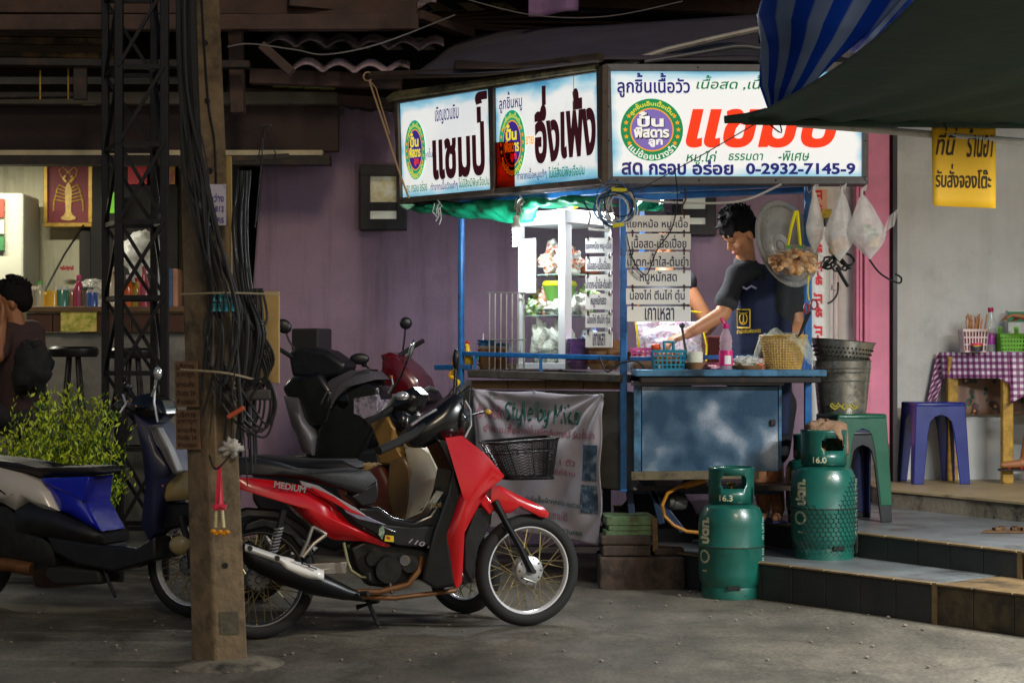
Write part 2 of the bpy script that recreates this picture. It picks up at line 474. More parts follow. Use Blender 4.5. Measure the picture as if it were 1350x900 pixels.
# grit scattered on the ground
g = G(); rnd = random.Random(3)
for i in range(260):
    x = rnd.uniform(-3, 3.4); y = rnd.uniform(7, 12)
    s = rnd.uniform(.004, .012); g.sph((x, y, .006), (s, s * rnd.uniform(.6, 1.4), s * .6), 5)
tag(g.build('grit', mat('grit', '7c7264', .9, var=.4, vs=3), origin=(0, 0, 0)), 'small grit and litter scattered over the concrete ground', 'grit', kind='stuff')

# ---- tiled steps on the right, running diagonally
TREAD = mat('step_tread', '666a6c', .45, var=.25, vs=3, bump=.15, bs=90, dirt=('3c3a38', 2.5, .4))
RISER = mat('riser_tile', '2c2e2e', .5, var=.25, vs=5, bump=.2, bs=80)
NOSE = mat('nosing', '7a6647', .55, var=.3, vs=12)
BROWN = mat('brown_tile', '6b5638', .6, var=.3, vs=8, bump=.3, bs=40, dirt=('2f2820', 6, .4))
CONC = mat('kerb_concrete', '7d7464', .85, var=.3, vs=5, bump=.5, bs=25, dirt=('2b2824', 5, .45))
FLOORT = mat('platform_floor', '9c8a68', .5, var=.15, vs=4, dirt=('55482f', 4, .35))
A1 = V((2.13, 9.12)); D1 = V((1.40 - 2.13, 10.06 - 9.12)).normalized()        # front line of step one, running away to the left
N1 = V((-D1.y, D1.x)); N1 = N1 if N1.x > 0 else -N1                             # inwards (right, away)
def sp(base, t, n, z): q = base + D1 * t + N1 * n; return V((q.x, q.y, z))
def step(base, t0, t1, depth, z0, z1, label_, tile=.24, nosemat=NOSE, rmat=RISER, tmat=TREAD):
    s = thing('step', None, None, sp(base, (t0 + t1) / 2, depth / 2, z0)); struct(s)
    g = G(); g.prism([sp(base, t0, .014, z0), sp(base, t1, .014, z0), sp(base, t1, depth, z0), sp(base, t0, depth, z0)], (0, 0, z1 - z0 - .012), both=False); g.build('core', CONC, s, smooth=0)
    g = G(); g.prism([sp(base, t0, .03, z1 - .012), sp(base, t1, .03, z1 - .012), sp(base, t1, depth, z1 - .012), sp(base, t0, depth, z1 - .012)], (0, 0, .012), both=False); g.build('tread', tmat, s, smooth=0)
    t = t0; i = 0; me = None
    while t < t1 - .02:
        q = min(t + tile - .005, t1)
        g = G(); g.prism([sp(base, t, 0, z0), sp(base, q, 0, z0), sp(base, q, .012, z0), sp(base, t, .012, z0)], (0, 0, z1 - z0 - .014), both=False)
        g.build('tile', rmat, s, smooth=0, bevel=.002, seg=1)
        g = G(); g.prism([sp(base, t, -.012, z1 - .012), sp(base, q, -.012, z1 - .012), sp(base, q, .029, z1 - .012), sp(base, t, .029, z1 - .012)], (0, 0, .013), both=False)
        g.build('nosing', nosemat, s, smooth=0, bevel=.003, seg=1); t += tile
    return s
step(A1, .03, 2.6, 2.6, 0, .205, '')
step(A1, -1.9, .0, 2.4, 0, .203, '', rmat=mat('stone_riser', '4a402c', .7, var=.4, vs=7, bump=.9, bs=11, dirt=('2a241b', 9, .45)), tmat=BROWN, nosemat=BROWN)
g = G(); g.prism([sp(A1, 0, -.006, 0), sp(A1, .03, -.006, 0), sp(A1, .03, .02, 0), sp(A1, 0, .02, 0)], (0, 0, .205), both=False); struct(g.build('corner_strip', NOSE, smooth=0))
A2 = V((PG(1338, 761, .205).x, PG(1338, 761, .205).y))
q2 = PG(1123, 733, .205); D2 = (V((q2.x, q2.y)) - A2).normalized()
D1s = D1; D1 = D2; N1 = V((-D1.y, D1.x)); N1 = N1 if N1.x > 0 else -N1
step(A2, -.02, 3.6, 4.0, .2, .345, '')
g = G(); g.prism([sp(A2, -.05, -.006, .205), sp(A2, -.02, -.006, .205), sp(A2, -.02, .02, .205), sp(A2, -.05, .02, .205)], (0, 0, .14), both=False); struct(g.build('corner_strip', NOSE, smooth=0))
step(A2, -2.2, -.05, 4.0, .2, .343, '', rmat=MC['stone_riser'], tmat=TREAD, nosemat=BROWN)
A3 = PG(1167, 668, .345); B3 = PG(1350, 688, .345)
D3 = V((B3.x - A3.x, B3.y - A3.y)).normalized()
g = G()
g.prism([V((A3.x, A3.y, .34)), V((A3.x + D3.x * 4, A3.y + D3.y * 4, .34)), V((9, 15, .34)), V((A3.x, 15, .34))], (0, 0, .112), both=False)
struct(g.build('platform', CONC, smooth=0))
g = G(); nn = V((-D3.y, D3.x)) * -1
g.prism([V((A3.x - .01, A3.y - .015, .452)), V((A3.x + D3.x * 4, A3.y + D3.y * 4 - .015, .452)), V((9, 15, .452)), V((A3.x - .01, 15, .452))], (0, 0, .014), both=False)
struct(g.build('platform_floor', FLOORT, smooth=0))
# cardboard scrap on step
g = G(); c = PG(1310, 700, .345)
g.prism([c + V((-.1, -.12, .003)), c + V((.45, -.2, .003)), c + V((.5, .02, .003)), c + V((.2, .1, .003)), c + V((-.05, 0, .003))], (0, 0, .006), both=False)
for i in range(14): g.box(c + V((random.uniform(-.02, .35), random.uniform(-.05, .08), .018)), (random.uniform(.02, .06), random.uniform(.01, .04), .015), rz=random.uniform(0, 3))
tag(g.build('cardboard', mat('cardboard_wet', '5a4027', .9, var=.4, vs=20), smooth=0), 'torn brown cardboard scrap lying on the top step', 'cardboard')

# ------------------------------------------------------------------ purple building
def wallmat(name, col, dirtc, amt=.34, ds=1.6, bump=.25, sk=.8):
    m = mat(name, col, .85, var=.10, vs=2.2, bump=bump, bs=45, dirt=(dirtc, ds, amt)); nt = m.node_tree; L = nt.links.new; p = nt.nodes['Principled BSDF']; src = p.inputs['Base Color'].links[0].from_socket
    tc = nt.nodes.new('ShaderNodeTexCoord'); mp = nt.nodes.new('ShaderNodeMapping'); mp.inputs['Scale'].default_value = (7, 7, .45); L(tc.outputs['Object'], mp.inputs[0]); n = nt.nodes.new('ShaderNodeTexNoise'); n.inputs['Scale'].default_value = 1.2; n.inputs['Detail'].default_value = 9; n.inputs['Roughness'].default_value = .72; L(mp.outputs[0], n.inputs['Vector'])
    r = nt.nodes.new('ShaderNodeValToRGB'); r.color_ramp.elements[0].position = .50; r.color_ramp.elements[0].color = (1, 1, 1, 1); r.color_ramp.elements[1].position = .74; r.color_ramp.elements[1].color = (.55, .52, .5, 1); L(n.outputs[0], r.inputs[0])
    x = nt.nodes.new('ShaderNodeMix'); x.data_type = 'RGBA'; x.blend_type = 'MULTIPLY'; x.inputs[0].default_value = sk; L(src, x.inputs[6]); L(r.outputs[0], x.inputs[7]); L(x.outputs[2], p.inputs['Base Color']); return m
PURP = wallmat('purple_plaster', '8b7487', '7e697a', .42)
YW = 13.0
pb = thing('purple_building', 'purple plastered building behind the food cart, cracked along its top', 'building', (.1, YW + .2, 0))
g = G(); g.prism([P(312, 900, YW) * 1, P(350, 122, YW), P(352, 60, YW), P(1072, 60, YW), P(1072, 900, YW)][0:0] or
                 [V((P(310, 0, YW).x, YW, 0)), V((P(350, 0, YW).x, YW, P(0, 125, YW).z)), V((P(520, 0, YW).x, YW, P(0, 146, YW).z)), V((P(640, 0, YW).x, YW, P(0, 148, YW).z)),
                  V((P(1072, 0, YW).x, YW, P(0, 60, YW).z)), V((P(1072, 0, YW).x, YW, 0))], (0, .25, 0), both=False)
g.build('wall', PURP, pb, smooth=0, bevel=.02)
# ragged render edge and cracks
g = G(); rnd = random.Random(5)
x = 355
pts = []
while x < 520: pts.append(P(x, 133 + (x - 350) * .09 + rnd.uniform(-4, 4), YW - .008)); x += 9
g.tube(pts, .012, 5)
g.tube([P(430, 128, YW - .006), P(445, 136, YW - .006), P(452, 133, YW - .006), P(470, 141, YW - .006), P(490, 146, YW - .006)], .006, 4)
g.build('crack', mat('crack_dark', '33262f', .9), pb)
def window(parent, x0, y0, x1, y1, mid, Y, top, bot, name='window'):
    fr = G(); a = P(x0, y0, Y); b = P(x1, y1, Y); t = .06
    for c0, c1 in (((a.x, a.z), (b.x, a.z)), ((a.x, b.z), (b.x, b.z))):
        fr.box(((a.x + b.x) / 2, Y - .03, c0[1]), (b.x - a.x + t * 1.2, .1, t * 1.3))
    fr.box((a.x, Y - .028, (a.z + b.z) / 2), (t * 1.2, .1, a.z - b.z - t)); fr.box((b.x, Y - .028, (a.z + b.z) / 2), (t * 1.2, .1, a.z - b.z - t))
    mz = P(0, mid, Y).z; fr.box(((a.x + b.x) / 2, Y - .026, mz), (b.x - a.x, .08, t))
    o = fr.build(name, mat('dark_frame', '1d1a1b', .5), parent, smooth=0, bevel=.006)
    g = G(); g.box(((a.x + b.x) / 2, Y - .012, (a.z + mz) / 2), (b.x - a.x - t, .012, a.z - mz - t)); link_in(g, 'pane', top, o)
    g = G(); g.box(((a.x + b.x) / 2, Y - .012, (b.z + mz) / 2), (b.x - a.x - t, .012, mz - b.z - t)); link_in(g, 'pane', bot, o)
    return o
def link_in(g, name, m, parent, **k): return g.build(name, m, parent, smooth=0, **k)
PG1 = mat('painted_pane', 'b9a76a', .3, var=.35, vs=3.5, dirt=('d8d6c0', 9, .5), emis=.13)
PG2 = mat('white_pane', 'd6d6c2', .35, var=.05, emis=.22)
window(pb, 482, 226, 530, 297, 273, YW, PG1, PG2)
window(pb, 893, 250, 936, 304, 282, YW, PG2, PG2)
# ------------------------------------------------------------------ white shop with pink column on the right
YR = 13.2
rb = thing('white_shop', 'pale grey shop wall with a pink moulded column at its left', 'building', (3.6, YR + .2, .3))
RWALL = wallmat('grey_plaster', 'ccd0d2', 'b4b8b9', .33, 1.3, sk=.22)
g = G(); g.box((P(1183, 0, YR).x + 3, YR + .15, 2.2), (6, .3, 4.4)); g.build('wall', RWALL, rb, smooth=0)
PINK = mat('pink_paint', 'e088a8', .6, var=.12, vs=5, dirt=('b8a3a0', 14, .3), bump=.1)
x0, x1 = P(1138, 0, 13).x, P(1173, 0, 13).x
g = G(); g.box(((x0 + x1) / 2 + .01, 13.08, 2.2), (x1 - x0 - .03, .2, 4.0)); g.build('pink_column', PINK, rb, smooth=0, bevel=.006)
for k, (pa, pbx, yy) in enumerate(((1128, 1132, 12.99), (1133, 1137, 13.0), (1138.5, 1143, 12.965))):
    g = G(); g.box(((P(pa, 0, 13).x + P(pbx, 0, 13).x) / 2, yy + .05, 2.2), (P(pbx, 0, 13).x - P(pa, 0, 13).x, .12, 4.0)); g.build('moulding', PINK, rb, smooth=0, bevel=.006)
g = G(); g.box((P(1178, 0, 13).x, 13.0, 2.2), (.03, .12, 3.6)); g.build('dark_channel', mat('dark_channel', '22262b', .4), rb, smooth=0)
g = G(); g.box((P(1113, 0, YR).x, YR + .0, 2.2), (.25, .14, 4.0)); g.build('white_pilaster', mat('white_pilaster', 'c9c6c4', .7, dirt=('9a9694', 6, .3)), rb, smooth=0)
g = G(); g.box((P(1083, 0, YW).x, YW + .1, 2.4), (.19, .12, 4.2)); g.build('white_strip', mat('white_strip', 'd6d2cf', .7), rb, smooth=0)
g = G(); a = P(1069, 250, 12.97); b = P(1090, 287, 12.97); g.box(((a.x + b.x) / 2, 12.98, (a.z + b.z) / 2), (b.x - a.x, .06, a.z - b.z)); g.build('peach_panel', mat('peach', 'e0a98a', .7), rb, smooth=0)
g = G(); a = P(1074, 276, 12.9); b = P(1096, 289, 12.9); g.box(((a.x + b.x) / 2, 12.9, (a.z + b.z) / 2), (b.x - a.x, .06, a.z - b.z)); g.build('yellow_box', mat('yellow_dirty', 'b99a1e', .6, dirt=('4a3b10', 8, .35)), rb, smooth=0)
g = G(); g.box((P(1143, 0, 12.95).x, 13.0, .6), (.3, .2, .28)); g.build('column_base', CONC, rb, smooth=0, bevel=.01)
g = G(); g.cyl(P(1102, 690, 12.85), P(1102, 286, 12.85), .021, n=12); g.cyl(P(1102, 382, 12.85), P(1102, 376, 12.85), .034, n=12)
g.build('drain_pipe', mat('pvc_pipe', 'c9b9b3', .45), rb)
g = G(); g.tube([P(1078, 290, 12.8), P(1079, 320, 12.8), P(1078, 400, 12.82)], .012, 6); g.build('cable', CABLE, rb)
g = G(); g.box(P(1096, 296, 12.8), (.1, .07, .09)); g.build('junction_box', mat('junction_grey', '4c4a48', .5), rb, smooth=0, bevel=.008)
# street side: plain shadowed end of the row, closes the night behind
g = G(); g.box((0, 16.6, 3), (34, .3, 7)); tag(g.build('rear_wall', mat('rear_wall', '6b665c', .85), smooth=0), 'plain dim wall far behind the shops', 'wall')
# ================================================================== RESTAURANT ON THE LEFT
YB = 15.2
CREAM = wallmat('cream_wall', 'cfcbb0', 'a8a388', .3)
re_ = thing('open_restaurant', 'open fronted restaurant on the left with pale walls behind its bar', 'building', (-4.5, 14.5, 0))
xr = P(312, 0, YW).x
g = G(); g.box((-6.9 + (xr + 6.9 - 1) / 2 + .6, YB + .1, 1.6), (xr + 8, .15, 3.2)); g.build('rear_wall', CREAM, re_, smooth=0)
g = G(); g.box((xr - .06, 14.2, 1.6), (.12, 2.2, 3.2)); g.build('side_wall', mat('dark_side', '39332d', .8), re_, smooth=0)
g = G(); g.box((-5.3, 13.9, 3.12), (8.2, 2.9, .08)); g.build('ceiling', mat('ceiling_board', '5a5448', .8), re_, smooth=0)
g = G(); a = P(0, 131, 12.6); b = P(0, 200, 12.6); g.box((-5.5 + .9, 12.6, (a.z + b.z) / 2), (6.8, .1, a.z - b.z)); g.build('fascia', mat('fascia_maroon', '2e1c19', .7, var=.3, bump=.3, bs=20), re_, smooth=0)
g = G(); z = P(0, 202, 12.5).z; g.box((-4.6, 12.52, z), (6.6, .06, .04)); g.build('trim_strip', mat('trim_cream', 'b9ac8c', .6), re_, smooth=0)
g = G(); z = P(0, 211, 12.5).z; g.box((-4.6, 12.55, z), (6.7, .12, .065)); g.build('lintel', DARKM, re_, smooth=0)
for xx in (325, 336):
    pass
g = G(); a = P(112, 0, 15.1); g.box((a.x, 15.105, 1.6), (.09, .03, 3.2)); g.build('post', mat('post_dark', '26211d', .7), re_, smooth=0)
# flat dark panel painted in for the shade of an opening
g = G(); a = P(122, 220, 15.1); b = P(236, 430, 15.1); g.box(((a.x + b.x) / 2, 15.06, (a.z + b.z) / 2), (b.x - a.x, .06, a.z - b.z)); g.build('shade_panel', mat('painted_shade', '1b1a18', .8), re_, smooth=0)
# red picture + pale notice in front of the dark panel
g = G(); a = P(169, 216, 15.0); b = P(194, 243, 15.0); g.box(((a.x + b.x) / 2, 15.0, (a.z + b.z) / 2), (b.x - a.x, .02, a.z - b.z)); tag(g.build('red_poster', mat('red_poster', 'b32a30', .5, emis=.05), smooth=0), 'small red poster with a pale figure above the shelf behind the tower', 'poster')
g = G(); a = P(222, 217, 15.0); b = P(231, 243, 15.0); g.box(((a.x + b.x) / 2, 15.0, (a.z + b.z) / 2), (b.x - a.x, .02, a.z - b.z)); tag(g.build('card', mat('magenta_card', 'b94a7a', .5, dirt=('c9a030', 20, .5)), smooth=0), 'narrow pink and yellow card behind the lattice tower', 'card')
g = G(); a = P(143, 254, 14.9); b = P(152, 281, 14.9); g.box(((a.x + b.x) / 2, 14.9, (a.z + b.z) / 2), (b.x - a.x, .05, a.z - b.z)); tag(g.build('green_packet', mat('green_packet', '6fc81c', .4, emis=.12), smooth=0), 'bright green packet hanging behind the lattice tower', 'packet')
# lobster painting
pt = thing('lobster_painting', 'gold lobster painting on deep red in a gilt frame', 'painting', P(91, 257, 15.05))
a = P(62, 217, 15.08); b = P(121, 297, 15.08); cx, cz = (a.x + b.x) / 2, (a.z + b.z) / 2; hw, hh = (b.x - a.x) / 2, (a.z - b.z) / 2
g = G(); g.box((cx, 15.07, cz), (hw * 2 - .02, .03, hh * 2 - .02)); g.build('canvas', mat('deep_red', '6e1522', .6, var=.2), pt, smooth=0)
GILT = mat('gilt', 'a8842c', .4, .3, var=.3, vs=20)
for dx, dz, sx, sz in ((0, hh, hw * 2 + .03, .035), (0, -hh, hw * 2 + .03, .035), (hw, 0, .035, hh * 2 - .036), (-hw, 0, .035, hh * 2 - .036)):
    g = G(); g.box((cx + dx, 15.05, cz + dz), (sx, .05, sz)); g.build('frame_rail', GILT, pt, smooth=0, bevel=.005)
g = G(); gold = mat('lobster_gold', 'c9a64e', .5, var=.3, vs=25, emis=.03)
def lp(u, v): return V((cx + u * hw, 15.048, cz + v * hh))
prof = [(.0, .42), (.1, .3), (.16, .1), (.15, -.1), (.13, -.35), (.12, -.55), (.2, -.68), (.34, -.75), (.3, -.82), (0, -.86)]
g.prism([lp(u, v) for u, v in prof] + [lp(-u, v) for u, v in prof[::-1][1:-1]], (0, .008, 0))
for s in (-1, 1):
    for k in range(5): g.tube([lp(s * .1, .2 - k * .11), lp(s * (.42 + .06 * k), .32 - k * .12), lp(s * (.55 + .03 * k), .1 - k * .16)], .006, 4)
    g.tube([lp(s * .06, .4), lp(s * .32, .6), lp(s * .42, .8), lp(s * .25, .9), lp(s * .1, .8), lp(-s * .1, .68)], .004, 4)
    g.tube([lp(s * .08, .4), lp(s * .22, .52), lp(s * .12, .62)], .014, 5)
g.build('lobster', gold, pt, smooth=0)
# pale fridge at the left edge
fz = thing('fridge', 'white drinks fridge at the left edge of the restaurant', 'fridge', P(10, 400, 14.6))
a = P(-60, 255, 14.6); b = P(33, 470, 14.6)
g = G(); g.box(((a.x + b.x) / 2, 14.8, (a.z + b.z) / 2), (b.x - a.x, .5, a.z - b.z)); g.build('cabinet', mat('fridge_white', 'b9b9a8', .5, var=.06), fz, smooth=0, bevel=.02)
for (py0, py1, c) in ((262, 286, 'b83b2a'), (290, 308, 'd8d2c0'), (312, 330, '3b7c4a')):
    g = G(); a = P(-12, py0, 14.52); b = P(5, py1, 14.52); g.box(((a.x + b.x) / 2, 14.53, (a.z + b.z) / 2), (b.x - a.x, .03, a.z - b.z)); g.build('door_sticker', mat('stk' + c, c, .5), fz, smooth=0)
# bar counter
yc = 13.2
bar = thing('bar_counter', 'long brown bar counter with a grey base in the restaurant', 'counter', (P(150, 0, yc).x, yc, 0))
a = P(34, 404, yc); b = P(312, 404, yc)
z1 = a.z; z0 = P(0, 438, yc).z
g = G(); g.box(((a.x + b.x) / 2, yc + .25, z1 - .02), (b.x - a.x, .56, .04)); g.build('counter_top', mat('bar_top', '6a5033', .5, var=.2), bar, smooth=0, bevel=.005)
n_ = 8
for i in range(n_):
    w_ = (b.x - a.x) / n_; g = G(); g.box((a.x + w_ * (i + .5), yc + .03, (z1 - .045 + z0) / 2), (w_ - .008, .04, z1 - z0 - .05)); g.build('panel', mat('bar_brown', '4a2b1a', .5, var=.25, vs=4, bump=.1), bar, smooth=0, bevel=.003)
g = G(); g.box(((a.x + b.x) / 2 - 1, yc + .12, z0 / 2), (b.x - a.x + 2, .1, z0)); g.build('base', mat('bar_base', '77746c', .8, dirt=('4c4944', 2, .4), var=.2), bar, smooth=0)
# menu photo on counter front
g = G(); a = P(80, 404, yc - .01); b = P(127, 437, yc - .01); g.box(((a.x + b.x) / 2, yc - .004, (a.z + b.z) / 2), (b.x - a.x, .012, a.z - b.z))
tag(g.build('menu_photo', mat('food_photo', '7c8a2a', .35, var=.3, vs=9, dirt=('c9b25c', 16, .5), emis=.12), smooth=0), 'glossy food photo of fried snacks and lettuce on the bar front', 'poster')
# bottles, jars on the bar
def bottle(px, h, c, capc, label, cat='bottle', r=.032, Y=None, grp='bottles and jars on the bar'):
    Y = Y or yc + .2 + random.uniform(-.08, .12); p = V((P(px, 0, Y).x, Y, z1))
    t = thing('bottle' if cat == 'bottle' else 'jar', label, cat, p, grp)
    g = G()
    if cat == 'bottle': g.lathe(p, [(0, 0), (r, 0), (r * 1.02, h * .1), (r * .95, h * .55), (r * .5, h * .75), (r * .34, h * .82), (r * .34, h * .92)], 12)
    else: g.lathe(p, [(0, 0), (r, 0), (r, h * .8), (r * .9, h * .86)], 12)
    g.build('body', mat('bt' + c, c, .15, var=.1, spec=.7), t)
    g = G(); hh_ = h * .92 if cat == 'bottle' else h * .86; rr_ = r * .42 if cat == 'bottle' else r * .95
    g.cyl(p + V((0, 0, hh_ - .01)), p + V((0, 0, h)), rr_, n=10); g.build('cap', mat('cp' + capc, capc, .4), t)
random.seed(2)
for px, h, c, cp, lb, ct, r in (
    (42, .16, '8d8f86', 'd0d0c8', 'smoky glass jar beside the seated customer', 'jar', .045), (53, .20, 'b6b9a8', '3fae3c', 'clear bottle with a bright green cap near the seated customer', 'bottle', .04),
    (68, .12, 'd8a51c', 'e0b52a', 'yellow tub on the bar left of the green jar', 'jar', .06), (82, .15, '3f7a66', 'c8c8c0', 'green glass jar with pale lid above the food photo', 'jar', .05),
    (95, .14, '8b6a48', '9a9a92', 'brown spice jar above the food photo', 'jar', .045), (104, .24, 'a33a5c', 'c83a78', 'tall pink sauce bottle with pink cap', 'bottle', .045),
    (115, .15, '6b5a4a', '3a3a3a', 'dark brown jar right of the pink bottle', 'jar', .05), (122, .13, '3555a0', 'c0c0c0', 'small blue tin on the bar edge', 'jar', .04),
    (146, .30, 'c9bc9a', 'e6e0cc', 'tall cream bottle behind the left tower legs', 'bottle', .06), (170, .24, 'd9641c', 'e8e0d0', 'orange juice bottle seen through the tower', 'bottle', .05),
    (181, .22, 'b8a23a', 'b02a2a', 'yellow oil bottle with red cap seen through the tower', 'bottle', .045), (190, .3, 'a83b4c', '993344', 'tall red bottle just left of the right tower legs', 'bottle', .04),
    (209, .30, 'b9c4c6', 'c6cccc', 'pale blue plastic jug between the right tower legs', 'jar', .06)):
    bottle(px, h, c, cp, lb, ct, r)
def lump(name, c, r, m, label, cat, sd=0, lump_=.25, n=16, grp=None, sub=0):
    g = G(); c = V(c)
    def fn(u, v):
        th = math.pi * v; a = 2 * math.pi * u; d = V((math.sin(th) * math.cos(a), math.sin(th) * math.sin(a), math.cos(th)))
        k = 1 + lump_ * noise.noise(d * 2.2 + V((sd, 0, 0))) * 2 + lump_ * .5 * noise.noise(d * 6 + V((0, sd, 0)))
        return c + V((d.x * r[0], d.y * r[1], d.z * r[2])) * k
    g.grid(fn, n, n); o = g.build(name, m, smooth=180)
    return tag(o, label, cat, grp)
lump('plastic_bag', P(186, 336, 14.2), (.16, .12, .17), BAG, 'big white plastic bag hanging behind the tower above the bottles', 'bag', 3)
lump('plastic_bag', (P(122, 0, yc + .4).x, yc + .4, z1 + .1), (.15, .1, .1), CLEARBAG, 'crumpled clear bag beside the pink sauce bottle', 'bag', 5)
tk = thing('towel', 'blue and peach towels folded at the right end of the bar', 'towel', (P(231, 0, yc + .2).x, yc + .2, z1))
for px, c in ((227, '4a6f9c'), (234, 'b98a70')):
    g = G(); g.box((P(px, 0, yc + .2).x, yc + .2, z1 + .14), (.04, .2, .28)); g.build('fold', mat('tw' + c, c, .9, bump=.3), tk, smooth=0, bevel=.012)
g = G()
for i in range(9):
    g.box(P(80 + i * 2, 353 + (i % 2), 15.08), (.012, .01, .02 + .008 * (i % 3)))
tag(g.build('sticker', mat('red_print', 'a8323a', .6), smooth=0), 'small red printed sticker on the pale wall below the lobster', 'sticker', kind='stuff')
g = G(); g.tube([P(110, 297, 15.0), P(85, 335, 14.6), P(58, 385, 13.7)], .009, 5); tag(g.build('cable', CABLE), 'thin black cable dropping from the lobster painting to the bar', 'cable')
# bar stools
def barstool(px, py, label, Y=12.45):
    x = P(px, 0, Y).x; z = P(0, py, Y).z
    t = thing('bar_stool', label, 'stool', (x, Y, 0), 'bar stools at the counter')
    g = G(); g.lathe((x, Y, z - .07), [(0, 0), (.155, 0), (.168, .02), (.168, .055), (.15, .072), (0, .075)], 22); g.build('seat', mat('stool_vinyl', '1c1b1b', .35), t)
    for sx, sy in ((-1, -1), (1, -1), (-1, 1), (1, 1)):
        g = G(); g.cyl((x + sx * .03, Y + sy * .03, z - .07), (x + sx * .13, Y + sy * .13, 0.0), .013, n=8); g.build('leg', DARKM, t)
    g = G(); g.tube([(x + .115 * math.cos(a * .785), Y + .115 * math.sin(a * .785), .22) for a in range(8)], .009, 6, closed=True); g.build('foot_ring', DARKM, t)
barstool(30, 560, 'round black bar stool under the seated customer', 12.1); barstool(97, 457, 'round black bar stool left of the tower, below the food photo'); barstool(176, 459, 'round black bar stool seen between the tower legs')
# ceiling lamp of the restaurant (a real tube hanging out of view behind the fascia)
def tubelamp(name, a, b, power, label, col=(1, .97, .88), r=.016, housing=True, es=14):
    a = V(a); b = V(b); t = thing(name, label, 'lamp', (a + b) / 2)
    g = G(); g.cyl(a, b, r, n=10); g.build('tube', emit(name + '_tube_glow', (col[0], col[1], col[2]), es), t)
    g = G(); d = V((0, 0, .05)); g.beam(a + d, b + d, .07, .04); g.build('housing', mat('lamp_housing', 'd8d8d2', .4), t, smooth=0, bevel=.004)
    ld = bpy.data.lights.new('tube_light', 'AREA'); ld.shape = 'RECTANGLE'; ld.size = (b - a).length; ld.size_y = .05; ld.energy = power; ld.color = col
    lo = bpy.data.objects.new('tube_light', ld); COL.objects.link(lo); lo.parent = t
    dr = (b - a).normalized(); mx = M((dr, dr.cross(V((0, 0, 1))) * -1, V((0, 0, 1)))).transposed()
    lo.matrix_local = wm(t).inverted() @ (M.Translation((a + b) / 2 - V((0, 0, .025))) @ mx.to_4x4())
    return t
tubelamp('restaurant_lamp', (-5.0, 13.9, 3.0), (-3.6, 13.9, 3.0), 58, 'fluorescent tube lamp under the restaurant ceiling behind the fascia', (1, .95, .76))
# seated customer
# ================================================================== ROOFS
ROOFT = mat('roof_tile', 'a5909a', .8, var=.3, vs=6, dirt=('3b3130', 5, .45))
ROOFB = mat('roof_timber', '49362f', .8, var=.4, vs=5, bump=.3, bs=20)
RUSTY = mat('rusty_sheet', '8a6a40', .7, .2, var=.4, vs=3, dirt=('35291d', 4, .5))
ro = thing('tiled_roof', 'dark timber and wavy tile roof edge over the purple wall and restaurant', 'roof', (-2, 12.5, 3))
def wavy(px0, px1, py, dpy, Y0, Y1, amp=.028, wl=.21, m=ROOFT, name='tile_row', par=ro, tilt=0):
    a = P(px0, py + tilt, Y0); b = P(px1, py, Y0); c = P(px0, py - dpy, Y1); n = max(10, int((b.x - a.x) / wl * 10))
    def fn(u, v):
        x = a.x + (b.x - a.x) * u + (c.x - a.x) * v * .4; ph = (x / wl) * 2 * math.pi
        return V((x, Y0 + (Y1 - Y0) * v, a.z + (b.z - a.z) * u + (c.z - a.z) * v + amp * abs(math.sin(ph / 2)) * 2))
    g = G(); g.grid(fn, n, 5); return g.build(name, m, par, smooth=60, solid=.012)
wavy(385, 575, 14, 14, 12.0, 12.1); wavy(350, 585, 68, 16, 12.35, 12.45, tilt=-6); wavy(385, 540, 99, 12, 12.1, 12.2, tilt=-4)
wavy(90, 330, 24, 10, 12.3, 12.4); wavy(-40, 150, 46, 10, 12.4, 12.5)
def rb_(a, b, Ya, Yb, h, d=.09, m=ROOFB, name='rafter'):
    g = G(); g.beam(P(a[0], a[1], Ya), P(b[0], b[1], Yb), d, h); return g.build(name, m, ro, smooth=0, bevel=.006)
rb_((-40, 8), (550, 12), 12.0, 12.0, .10); rb_((-40, 31), (552, 30), 11.9, 11.9, .10); rb_((380, 0), (560, 18), 11.9, 12.2, .09)
rb_((-40, 82), (330, 86), 12.0, 12.0, .05, m=DARKM, name='purlin'); rb_((-40, 128), (108, 126), 12.1, 12.1, .03, m=DARKM, name='purlin')
rb_((330, 101), (530, 108), 12.3, 12.3, .10); rb_((300, 122), (530, 138), 12.6, 12.6, .07)
rb_((310, 20), (314, 150), 12.2, 12.2, .12); rb_((345, 60), (385, 96), 11.8, 11.8, .06); rb_((700, -5), (1050, 8), 12.4, 12.4, .14)
rb_((106, 87), (106, 132), 12.0, 12.0, .03, m=DARKM, name='hanger'); rb_((90, 87), (90, 132), 12.05, 12.05, .015, d=.012, m=MC['gilt'], name='hanger'); rb_((53, 92), (53, 132), 12.05, 12.05, .015, d=.012, m=MC['gilt'], name='hanger')
rb_((550, 20), (620, 46), 12.0, 12.5, .06)
